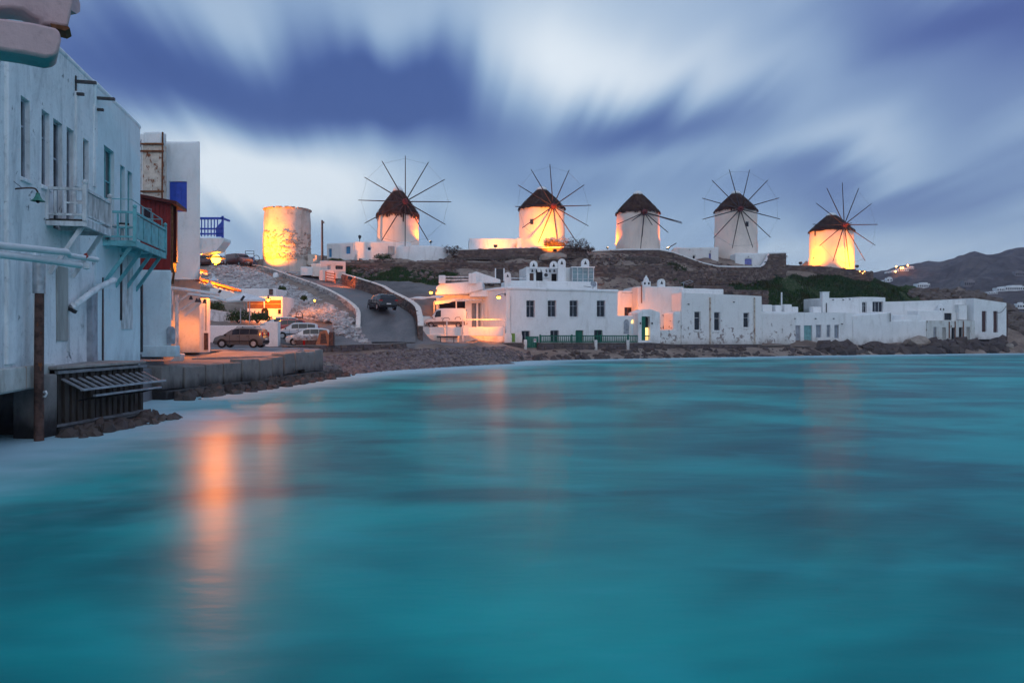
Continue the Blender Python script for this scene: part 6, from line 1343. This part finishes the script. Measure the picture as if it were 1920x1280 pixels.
# ================================================================== PLAZA THINGS
kw = px_house('plaza_retaining_wall', 'long pink-lit white retaining wall behind the beige car', 388, 521, 60.6, 61.8, .6, 610, 660, [], bevel=.05, cat='wall')
kw2 = px_house('plaza_retaining_wall', 'square white wall end beside the red car', 497, 521, 60.2, 60.3, 1.0, 603, 652, [], bevel=.05, cat='wall')
kk = px_house('kiosk', 'small white kiosk with brown slatted band and dark menu board under its lamp', 463, 530, 75, 75, 4, 556, 606, [], bevel=.05, cat='kiosk')
BRN = simple('brown_boards', (.20, .09, .03), .7, 0, .3, 4)
for py, w in ((566, 7), (574, 8)):
    for a, b in ((464, 494), (497, 527)): MB().prism([kk.at(a, py-w/2, .04), kk.at(b, py-w/2, .04), kk.at(b, py+w/2, .04), kk.at(a, py+w/2, .04)], (0, .03, 0)).build('slat_panel', BRN, kk.root)
mbx = MB().prism(arch_pts(kk, 497, 577, 596, 13, .06), (0, .03, 0)).build('menu_board', DARK, kk.root); MB().prism(arch_pts(kk, 497, 584, 594, 5, .075), (0, .01, 0)).build('board_emblem', CANVAS, mbx)
MB().box(kk.at(524, 584, .03), (.25, .06, .45)).build('meter_box', DARK, kk.root); MB().bar(kk.at(496, 556, .05), kk.at(496, 577, .05), .1).build('trim', WH, kk.root)
kb = px_house('white_house', 'low white back building behind the kiosk with tiny roof chimney', 393, 517, 80, 80, 4, 541, 585, [], bevel=.08, cat='house'); chimney('little square chimney with dark top behind the kiosk', 508, 543, 553, 79.5, .35, mat=RUSTP)
um = thing('parasol', 'wide white square parasol left of the kiosk', 'parasol', P(460, 600, 69.5)); a_ = P(458, 549, 69.5); cs = [P(423, 562, 68.2), P(496, 561, 68.2), P(498, 559.5, 71), P(425, 560, 71)]
MB().add([a_]+cs+[c-Vector((0, 0, .18)) for c in cs], [(0, 1, 2), (0, 2, 3), (0, 3, 4), (0, 4, 1)]+[(1+i, 1+(i+1) % 4, 5+(i+1) % 4, 5+i)[::-1] for i in range(4)]).build('canopy', CANVAS, um); MB().tube([P(458, 603, 69.5), a_], .05, 8).build('pole', WOODW, um)
for px in (451, 468): t = thing('marker_pole', ('thin pink-lit pole left of the kiosk hedge' if px == 451 else 'thin yellow-lit pole in front of the kiosk'), 'pole', P(px, 606, 63)); MB().tube([P(px, 606, 63), P(px, 578 if px == 451 else 566, 63)], .04, 6).build('pole', GALV, t)
wf = thing('picket_screen', 'white slatted screen on the slope behind the retaining wall', 'fence', P(412, 600, 66))
me = MB().box((0, 0, 0), (.13, .05, 1.0)).mesh('slat', WOODW)
for i in range(16): link('slat', me, wf, Matrix.Translation(P(394+2.4*i, 590+.42*i, 66)))
sk = thing('rubble_skip', 'open skip full of pale rubble behind the low plaza wall', 'skip', P(575, 648, 61)); Ys = 61.0
MB().prism([P(553, 638, Ys), P(594, 638, Ys), P(594, 650, Ys), P(556, 650, Ys)], (0, 1.4, 0)).build('body', RUSTP, sk); MB().prism([P(568, 650, Ys-.02), P(572, 650, Ys-.02), P(572, 638, Ys-.02), P(568, 638, Ys-.02)], (0, .02, 0)).build('stripe', MATS['tail_red'], sk)
m_ = MB(); [m_.box(P(rnd.uniform(554, 593), rnd.uniform(631, 639), Ys+rnd.uniform(.1, 1.2)), (rnd.uniform(.2, .4), .3, rnd.uniform(.15, .35)), Euler((rnd.random(), rnd.random(), rnd.random())).to_matrix(), .15) for i in range(60)]; m_.build('rubble', STONEW, sk, kind='stuff')
hx = thing('plywood_barrier', 'orange-brown hexagonal plywood barrier beside the skip', 'barrier', P(606, 648, 60.5)); ORB = simple('plywood', (.42, .17, .09), .7, 0, .3, 3)
MB().prism([P(592, 645, 60.5), P(600, 621, 60.5), P(612, 619, 60.5), P(619, 634, 60.5), P(616, 648, 60.5), P(596, 650, 60.5)], (0, .12, 0)).build('board', ORB, hx); MB().prism([P(600, 644, 60.44), P(602, 626, 60.44), P(610, 625, 60.44), P(613, 644, 60.44)], (0, .04, 0)).build('cross_brace', RUSTP, hx); MB().box(P(622, 635, 60.7), (.35, .5, 1.1)).build('side_board', RUSTP, hx)
t = thing('wire_hoop', 'thin metal hoop rack standing behind the silver car', 'rack', P(560, 600, 70)); MB().tube([P(555, 598, 70), P(555.5, 588, 70), P(558, 584, 70), P(563, 584, 70), P(567, 588, 70), P(568, 598, 70)], .035, 6).build('hoop', METAL, t); MB().bar(P(555, 595, 70), P(568, 595, 70), .25, .12).build('base_box', RUSTP, t)
t = thing('bollard', 'rounded white stone bollard at the bend of the road wall', 'bollard', P(517, 522, 95)); MB().lathe([(.36, 0), (.36, .45), (.25, .7), (0, .78)], 14, P(517, 522, 95.0)).build('stone', WH, t, smooth=True)
t = thing('road_gate', 'orange-lit barred wooden gate in the road wall beside the cream house', 'gate', P(620, 525, 94))
for py in (511, 515.5, 520.5, 525): MB().bar(P(611, py, 94.0), P(628, py+3, 93.4), .05, .13).build('bar', ORB, t)
for px in (611, 628): MB().bar(P(px, 508+(px-611)*.2, 93.8), P(px, 528+(px-611)*.2, 93.8), .12).build('post', ORB, t)

# ================================================================== ROCKS, PEBBLES, GRASS, SHRUBS
def rock_mesh(seed, n=2):
    bm = bmesh.new(); bmesh.ops.create_icosphere(bm, subdivisions=n, radius=1)
    for v in bm.verts:
        p = v.co*1.3+Vector((seed*3.1, seed*1.7, 0)); v.co *= 1+.38*mnoise.noise(p)+.16*mnoise.noise(p*2.7)
    vs = [tuple(v.co) for v in bm.verts]; fs = [tuple(v.index for v in f.verts) for f in bm.faces]; bm.free(); return vs, fs
ROCKS = [rock_mesh(i, 2) for i in range(6)]; ROCK1 = [rock_mesh(i+9, 1) for i in range(6)]
def boulder(label, c, d, mat, rz=0, k=0, name='boulder'):
    vs, fs = ROCKS[k % 6]; M = Matrix.Translation(Vector(c)) @ Matrix.Rotation(rz, 4, 'Z') @ Matrix.Diagonal((*d, 1))
    mb = MB(M); mb.add(vs, fs); o = mb.build(name, mat, None, smooth=False); tag(o, label, 'rock'); o['kind'] = 'thing'; return o
boulder('pale pinkish boulder under the blank white wall at the waterline', P(1722, 644, 103.5), (2.2, 1.4, .95), ROCKP, .2, 1); boulder('flat-topped grey outcrop on the slope below the second windmill', P(1037, 483, 107.2), (1.9, 1.2, .7), ROCKP, 0, 2)
boulder('brown boulder between the peeling house and the lumpy wall', P(1452, 642, 100.5), (1.6, 1.1, .8), ROCK, .4, 3); boulder('white wave-washed rock at the foot of the point', P(1893, 650, 106), (.55, .5, .6), ROCKP, 0, 4)
# dark rock shelf under the right-hand houses
def shelf():
    mb = MB(); rnd = random.Random(44)
    for i in range(260):
        px = rnd.uniform(1540, 1895); Y = YF(px)-rnd.uniform(1.0, 4.6); z = max(.0, 1.25-(YF(px)-1.0-Y)*.32)+rnd.uniform(-.3, .2); s = rnd.uniform(.4, 1.1)
        if px > 1735: z += .55
        vs, fs = ROCK1[i % 6]; M = Matrix.Translation((PX(px, Y), Y, z-.3)) @ Euler((rnd.random(), rnd.random(), rnd.random()*6)).to_matrix().to_4x4() @ Matrix.Diagonal((s*1.3, s, s*.75, 1)); vs2 = [M @ Vector(v) for v in vs]; mb.add(vs2, fs)
    for i in range(420):
        px = rnd.uniform(905, 1545); Y = YF(px)-rnd.uniform(2.0, 5.6); z = max(-.05, .95-(YF(px)-1.8-Y)*.28)+rnd.uniform(-.2, .1); s = rnd.uniform(.15, .55)
        vs, fs = ROCK1[i % 6]; M = Matrix.Translation((PX(px, Y), Y, z-.1)) @ Euler((rnd.random(), rnd.random(), rnd.random()*6)).to_matrix().to_4x4() @ Matrix.Diagonal((s*1.4, s, s*.7, 1)); mb.add([M @ Vector(v) for v in vs], fs)
    o = mb.build('shore_rocks', stone('rock_wet2', [(.07, .055, .055), (.12, .09, .08), (.09, .07, .07)], var=.4), None); tag(o, 'dark wet rocks along the foot of the shore houses', 'rocks', kind='stuff')
shelf()
def scatter_stones(name, label, cat, poly, n, smin, smax, mat, flat=.6, zoff=0.0, seed=1, pred=None):
    rnd = random.Random(seed); xs = [p[0] for p in poly]; ys = [p[1] for p in poly]; pts = []
    while len(pts) < n:
        x, y = rnd.uniform(min(xs), max(xs)), rnd.uniform(min(ys), max(ys))
        if in_poly(x, y, poly): pts.append((x, y))
    a = np.array(pts); z = ground_z(a[:, 0], a[:, 1]); V = []; FS = []; off = 0
    base = [(np.array(v), np.array(f)) for v, f in ROCK1]
    for (x, y), zz in zip(pts, z):
        if pred and not pred(x, y, zz): continue
        v, f = base[rnd.randrange(6)]; s = smin+(smax-smin)*rnd.random()**2.2; q = np.array(Euler((rnd.uniform(-.5, .5), rnd.uniform(-.5, .5), rnd.uniform(0, 6.3))).to_matrix())
        w = (v*np.array([s*1.25, s, s*flat])) @ q.T+np.array([x, y, zz+zoff+s*.1]); V.append(w); FS.append(f+off); off += len(v)
    V = np.concatenate(V); FS = np.concatenate(FS); me = bpy.data.meshes.new(name); me.from_pydata(V.tolist(), [], FS.tolist()); me.materials.append(mat)
    o = bpy.data.objects.new(name, me); COL.objects.link(o); tag(o, label, cat, kind='stuff'); return o
beach = [(-14.6, 51.2), (-12.9, 50.0), (-9.8, 54.5), (-6.9, 60), (-3, 65.5), (1.5, 70.5), (7, 76), (6, 79.5), (-1.5, 76), (-5.5, 70.3), (-9.5, 65.5), (-13.2, 58.6)]
scatter_stones('beach_pebbles', 'grey brown pebbles of the small beach', 'pebbles', [(-17, 49), (-12, 49), (10, 70), (12, 81), (-2, 79), (-14.5, 60)], 26000, .05, .22, PEB, .55, 0, 3, lambda x, y, z: -.15 < z < 1.42)
slope = [(PX(395, 98), 98), (PX(430, 99.5), 99.5), (PX(480, 99), 99), (PX(535, 93), 93), (PX(585, 85), 85), (PX(640, 77), 77), (PX(682, 71), 71), (PX(694, 67), 67), (PX(632, 67.5), 67.5), (PX(625, 73.5), 73.5), (PX(535, 76.5), 76.5), (PX(520, 79), 79), (PX(440, 82), 82), (PX(390, 86), 86)]
scatter_stones('rubble_slope', 'whitewashed stones covering the slope left of the road', 'stones', slope, 9500, .08, .38, STONEW, .5, .02, 5)
scatter_stones('rubble_bank', 'pale stones heaped beside the roofless mill', 'stones', pp([(525, 100), (563, 98), (570, 102.5), (540, 103.2)]), 500, .12, .4, STONEW, .5, .03, 6)
hillp = [(PX(655, 99), 99), (PX(840, 98), 98), (PX(1090, 101), 101), (PX(1280, 105), 105), (PX(1430, 111), 111), (PX(1480, 118), 118), (PX(1230, 113), 113), (PX(1100, 112), 112), (PX(850, 110), 110), (PX(660, 106), 106)]
scatter_stones('hillside_stones', 'brown stones strewn over the hillside below the windmills', 'stones', hillp, 4200, .06, .4, STONEB, .6, -.02, 7)
scatter_stones('cliff_rocks', 'brown rocks on the headland at the right edge', 'rocks', pp([(1700, 121), (1840, 119), (1960, 113), (1975, 124), (1840, 131), (1700, 131)]), 900, .2, 1.3, ROCK, .6, -.1, 8)
def grass(name, label, poly, n, h, seed, cols):
    rnd = random.Random(seed); xs = [p[0] for p in poly]; ys = [p[1] for p in poly]; pts = []
    while len(pts) < n:
        x, y = rnd.uniform(min(xs), max(xs)), rnd.uniform(min(ys), max(ys))
        if in_poly(x, y, poly) and mnoise.noise((x*.25, y*.25, 1)) > -.45+.3*rnd.random(): pts.append((x, y))
    a = np.array(pts); z = ground_z(a[:, 0], a[:, 1]); V = []; FS = []
    for (x, y), zz in zip(pts, z):
        zz += .45*mnoise.fractal((x*.35, y*.35, 3.3), 1.0, 2.0, 5)
        k = h*rnd.uniform(.4, 1.3); w = .05+.06*rnd.random(); a_ = rnd.uniform(0, 6.28); dx, dy = math.cos(a_)*w, math.sin(a_)*w; lx, ly = rnd.uniform(-.5, .5)*k, rnd.uniform(-.5, .5)*k; i = len(V)
        V += [(x-dx, y-dy, zz-.05), (x+dx, y+dy, zz-.05), (x+lx*.5+dx*.6, y+ly*.5+dy*.6, zz+k*.6), (x+lx, y+ly, zz+k)]; FS += [(i, i+1, i+2), (i, i+2, i+3)]
    me = bpy.data.meshes.new(name); me.from_pydata(V, [], FS); m, nt = newmat(name); g = NG(nt); isl = g.nd('ShaderNodeNewGeometry').outputs['Random Per Island']; b = g.noise(g.pos(), .35, 3, .5)
    c = g.ramp(isl, [(0, cols[0]), (.6, cols[1]), (1, cols[2])]); c = g.mix(g.step(b, .45, .7), c, (.06, .055, .025)); g.principled(c, .8, spec=.15); me.materials.append(m)
    o = bpy.data.objects.new(name, me); COL.objects.link(o); tag(o, label, 'grass', kind='stuff')
G3 = [(.015, .048, .014), (.035, .085, .022), (.075, .10, .035)]
grass('bank_grass', 'dark green grass on the bank below the rightmost windmill', GRASS_POLY, 26000, .34, 1, G3)
grass('lot_grass', 'green weeds on the bank above the empty lot', GRASS2, 9000, .28, 2, G3)
grass('point_grass', 'green scrub on the saddle right of the bank', GRASS3, 5000, .3, 3, G3)
grass('wall_weeds', 'green weeds behind the peeling house roof', GRASS4, 4000, .4, 4, G3)
def shrub(label, c, d, n, seed, cols, name='shrub', twiggy=False):
    rnd = random.Random(seed); c = Vector(c); root = thing(name, label, 'shrub', c); V = MB()
    for i in range(n):
        a, b = rnd.uniform(0, 6.28), rnd.uniform(-.2, 1); r_ = rnd.random()**.45*(1+.35*mnoise.noise((math.cos(a)*2+seed, math.sin(a)*2, b*3)))
        p = c+Vector((d[0]*r_*math.cos(a)*math.sqrt(max(0, 1-b*b*.8)), d[1]*r_*math.sin(a)*math.sqrt(max(0, 1-b*b*.8)), d[2]*(.35+b*r_*.9))); s = rnd.uniform(.05, .13); q = Euler((rnd.uniform(0, 6), rnd.uniform(0, 6), rnd.uniform(0, 6))).to_matrix()
        V.add([p+q @ Vector((-s, 0, 0)), p+q @ Vector((0, -s*.5, 0)), p+q @ Vector((s, 0, 0)), p+q @ Vector((0, s*.5, 0))], [(0, 1, 2, 3)])
    key = 'leaf_'+str(cols[0]); m = MATS.get(key)
    if m is None:
        m, nt = newmat('leaves'); g = NG(nt); isl = g.nd('ShaderNodeNewGeometry').outputs['Random Per Island']; g.principled(g.ramp(isl, [(0, cols[0]), (1, cols[1])]), .7, spec=.2); MATS[key] = m
    V.build('foliage', m, root, kind='stuff'); S_ = MB()
    for i in range(7):
        a = rnd.uniform(0, 6.28); S_.tube([c-Vector((0, 0, .1)), c+Vector((d[0]*.35*math.cos(a), d[1]*.35*math.sin(a), d[2]*.4)), c+Vector((d[0]*.8*math.cos(a), d[1]*.8*math.sin(a), d[2]*.95))], [.05, .03, .012], 5)
    S_.build('branches', WOODD, root)
BR_ = [(.05, .035, .03), (.11, .075, .055)]; GR_ = [(.02, .05, .015), (.06, .10, .03)]
shrub('bare brown shrub right of the second windmill platform', P(1078, 478, 108.6), (2.3, 1.3, 2.0), 2200, 1, BR_); shrub('orange-lit bush at the foot of the second windmill', P(1033, 463, 108.9), (1.1, .6, .9), 900, 2, BR_); shrub('low lit bush right of the orange-lit bush', P(1048, 463, 108.8), (.9, .6, .6), 500, 3, BR_)
shrub('brown scrub left of the second windmill annex', P(848, 478, 108.5), (1.8, 1.2, 1.1), 900, 4, BR_); shrub('small brown scrub on the skyline before the third windmill', P(1106, 472, 113.5), (.9, .6, .7), 300, 5, BR_)
shrub('hedge beside the mill cottage garden wall', P(718, 487, 105.2), (1.4, .6, .7), 900, 6, GR_, 'hedge'); shrub('green bush right of the kiosk steps', P(483, 603, 64.5), (1.1, .7, .7), 900, 7, GR_); shrub('dark green hedge behind the retaining wall', P(447, 604, 66), (1.2, .7, .9), 900, 8, GR_, 'hedge'); shrub('dark creeper on the slope behind the awning arms', P(402, 585, 68), (.9, .7, .8), 800, 9, GR_)
shrub('lone round bush on the rubble slope', P(529, 545, 86.5), (.5, .4, .45), 350, 10, GR_); shrub('small bush beside the step lamp', P(570, 563, 79.5), (.35, .3, .45), 300, 11, GR_)
shrub('green planting on the cream house roof', P(630, 489, 99), (1.0, .5, .25), 300, 12, GR_)

# ================================================================== FAR HOUSES ON THE HILL
def far_hill_y(px, py):   # distance along the sight line where it meets the hill (march)
    dep = bpy.data.objects['far_hill']; return dep
dg = bpy.context.evaluated_depsgraph_get(); FHO = bpy.data.objects['far_hill']
def hill_hit(px, py):
    d = (P(px, py, 100)-Vector((0, 0, CAMZ))).normalized(); o0 = Vector((0, 0, CAMZ))-FHO.location
    ok, loc, *_ = FHO.ray_cast(o0, d); return loc+FHO.location if ok else P(px, py, 560)
far = [(1668, 525, 11, 8, 'white far house nearest the rightmost mill platform'), (1732, 536, 24, 9, 'single white far house low on the hill'), (1880, 543, 22, 7, 'left wing of the long white far hotel'), (1905, 541, 40, 9, 'long white far hotel at the right edge'), (1862, 549, 18, 4, 'low white far terrace below the hotel'), (1893, 574, 14, 5, 'small white far house near the water'), (1914, 574, 14, 10, 'white far house with windows at the right edge'), (1678, 509, 14, 4, 'far hilltop house with orange lamps'), (1694, 506, 20, 5, 'lit far villa high on the ridge'), (1708, 502, 12, 4, 'far villa at the top of the ridge'), (1666, 511, 10, 3, 'pale far house left on the ridge'), (1818, 532, 20, 12, 'unfinished far house frame on the hillside'), (1912, 514, 16, 9, 'grey far house frame high on the hillside'), (1664, 527, 16, 4, 'row of pale far houses on the lower slope')]
for i, (px, py, w, h, l) in enumerate(far):
    q = hill_hit(px, py+h/2); k = q.y/F; t = thing('far_house', l, 'house', q, 'white houses on the far hill'); fr_ = i in (11, 12)
    MB().box((q.x, q.y+w*k*.3, q.z+h*k*.5), (w*k, w*k*.6, h*k)).build('wall', WH if not fr_ else simple('grey_block', (.26, .23, .23)) if 'grey_block' not in MATS else MATS['grey_block'], t); MB().box((q.x+w*k*.15, q.y+w*k*.35, q.z+h*k*1.1), (w*k*.5, w*k*.4, h*k*.3)).build('upper_room', WH if not fr_ else MATS['grey_block'], t)
    nw = max(2, int(w/4)); me = MB().box((0, 0, 0), (w*k/nw*.4, .3, h*k*.35)).mesh('window', GLASS)
    for j in range(nw): link('window', me, t, Matrix.Translation((q.x-w*k/2+w*k*(j+.5)/nw, q.y-.1, q.z+h*k*.5)))
for i, (px, py, l) in enumerate(((1678.5, 504, 'orange lamp at the left of the lit far villas'), (1677, 513.5, 'lowest orange lamp of the far villas'), (1687, 506.5, 'orange lamp in the middle of the far villas'), (1691, 506, 'second orange lamp in the middle of the far villas'), (1700, 501.5, 'topmost orange lamp of the far villas'))):
    q = hill_hit(px, py+2); t = thing('far_lamp', l, 'lamp', q, 'orange lamps of the far villas'); MB().tube([q, q+Vector((0, -.5, 2))], .15, 5).build('post', METAL, t); MB().lathe([(0, -.7), (.7, 0), (0, .7)], 10, q+Vector((0, -1.5, 2.2))).build('globe', BULBD, t, smooth=True); plight(t, q+Vector((0, -4, 3)), 300, WARM, .7)
for i, (px, py) in enumerate(((1612, 508.5), (1617.5, 512), (1621, 509))):
    t = thing('step_lamp', ('left tiny orange lamp', 'lowest tiny orange lamp', 'right tiny orange lamp')[i]+' on the wall under the rightmost windmill', 'lamp', P(px, py, 119), 'tiny lamps on the mill wall'); MB().lathe([(0, -.09), (.09, 0), (0, .09)], 8, P(px, py, 118.9)).build('globe', BULBD, t); MB().bar(P(px, py, 118.9), P(px, py, 119.3), .04).build('bracket', METAL, t)

# ================================================================== SMALL THINGS ON THE HOUSES
for h_, pts in ((H3, ((1489, 597), (1528, 597), (1562, 597), (1577.5, 607))), (H3b, ((1561, 562), (1580, 562), (1592, 561))), (H2, ((1290, 570), (1375, 566))), (Hm, ((1293, 468), (1332, 471))), (Hn, ((1403, 481),))):
    for px, py in pts:
        c = h_.at(px, py, -.02); n_ = Vector((h_.n.x, h_.n.y, 0)); MB().tube([c, c+n_*.28+Vector((0, 0, -.03))], .06, 8).build('rain_spout', METAL, h_.root)
def cable(label, pts, r=.022, m=None, sag=.3):
    a, b = Vector(pts[0]), Vector(pts[1]); q = [a.lerp(b, k/8)-Vector((0, 0, sag*4*(k/8)*(1-k/8))) for k in range(9)]; o = MB().tube(q, r, 5).build('cable', m or METAL, None, smooth=True); tag(o, label, 'cable'); o['kind'] = 'thing'
cable('dark cable sagging across the end house corner', (H6.at(1866, 584, .05), H6.at(1886, 574, .05)), .03, sag=.5); cable('thin cable drooping over the weedy bank to the pavilion', (P(805, 502, 101), P(893, 514, 96)), .014, sag=1.6); cable('thin cable strung from the tall chimney to the pavilion', (P(955, 510, 84), P(988, 516, 91)), .014, sag=.5)
cable('cable running down the recessed courtyard wall', (P(1166, 548, YC+6.3), P(1191, 547, YC+6.3)), .022, sag=.15)
t = thing('satellite_dish', 'small round dish and bars on the roof edge right of the pavilion', 'dish', H1.at(1115, 540, -.5)); q = H1.at(1116, 533, -.5); MB(Matrix.Translation(q) @ Euler((R(70), 0, R(20))).to_matrix().to_4x4()).lathe([(.0, .0), (.2, .04), (.36, .14), (.38, .15)], 16, capt=False).build('dish', GREYP, t, smooth=True); MB().tube([q, q-Vector((0, 0, .6))], .04, 6).build('mast', METAL, t); MB().tube([q+Vector((-1.1, 0, -.2)), q+Vector((-.2, -.1, -.3))], .03, 5).build('arm', METAL, t)
MB().tube([H1.at(955, 600, .06), H1.at(955, 548, .06)], .05, 6).build('downpipe', WH, H1.root); MB().tube([H1.at(957.5, 640, .04), H1.at(957.5, 555, .04)], .02, 5).build('conduit', GREYP, H1.root)
MB().prism([H6.at(1889, 585, -.2), H6.at(1893, 590, -.2), H6.at(1891, 640, -.2), H6.at(1888, 640, -.2)], (0, 1.0, 0)).build('rear_prop', RUSTP, H6.root)
for px, t_, b_ in ((1779.5, 603, 634), (1790.5, 602, 636), (1806, 602, 634)): MB().bar(H7.at(px, t_, .03), H7.at(px, b_, .03), .16, .04).build('rust_run_pipe', RUST, H7.root)

def quay_rubble():
    mb = MB(); rnd = random.Random(77); ed = [Vector((-15.9, 33)), Vector((-14.5, 39)), Vector((-14.1, 40.6)), Vector((-13.0, 50)), Vector((-12.6, 52))]
    for i in range(420):
        k = rnd.choice((0, 0, 1, 2, 2, 2, 2, 3)); a, b = ed[k], ed[k+1]; u = (b-a).normalized(); n = Vector((u.y, -u.x)); o = .55+rnd.random()**1.6*1.3; q = a.lerp(b, rnd.random())+n*o; s = rnd.uniform(.08, .34)
        M = Matrix.Translation((q.x, q.y, .16-.14*o+rnd.uniform(-.1, .12))) @ Euler((rnd.random()*3, rnd.random()*3, rnd.random()*6)).to_matrix().to_4x4() @ Matrix.Diagonal((s*1.4, s, s*.8, 1)); vs, fs = ROCK1[i % 6]; mb.add([M @ Vector(v) for v in vs], fs)
    for i in range(130):
        t = rnd.uniform(-.1, 1.08); q = bat2(t, .3+rnd.random()**1.5*1.0, rnd.uniform(-.12, .06)); s = rnd.uniform(.06, .26); M = Matrix.Translation(q) @ Euler((rnd.random()*3, rnd.random()*3, rnd.random()*6)).to_matrix().to_4x4() @ Matrix.Diagonal((s*1.4, s, s*.8, 1)); vs, fs = ROCK1[i % 6]; mb.add([M @ Vector(v) for v in vs], fs)
    o = mb.build('quay_rubble', MATS['rock_wet2'], None); tag(o, 'dark wet rubble at the foot of the quay and timber bulkhead', 'rubble', kind='stuff')
quay_rubble()

# ================================================================== AIR: even haze round the whole place
def haze():
    o = MB().box((380, 375, 46), (1040, 790, 104)).build('haze', None, None); m, nt = newmat('haze_air'); g = NG(nt)
    v = g.nd('ShaderNodeVolumePrincipled'); v.inputs['Color'].default_value = (.62, .68, 1.0, 1); v.inputs['Density'].default_value = .0003; v.inputs['Anisotropy'].default_value = .1
    out = g.nd('ShaderNodeOutputMaterial'); g.L.new(v.outputs[0], out.inputs['Volume']); o.data.materials.append(m); tag(o, 'thin bluish evening haze', 'haze', kind='stuff')
haze()
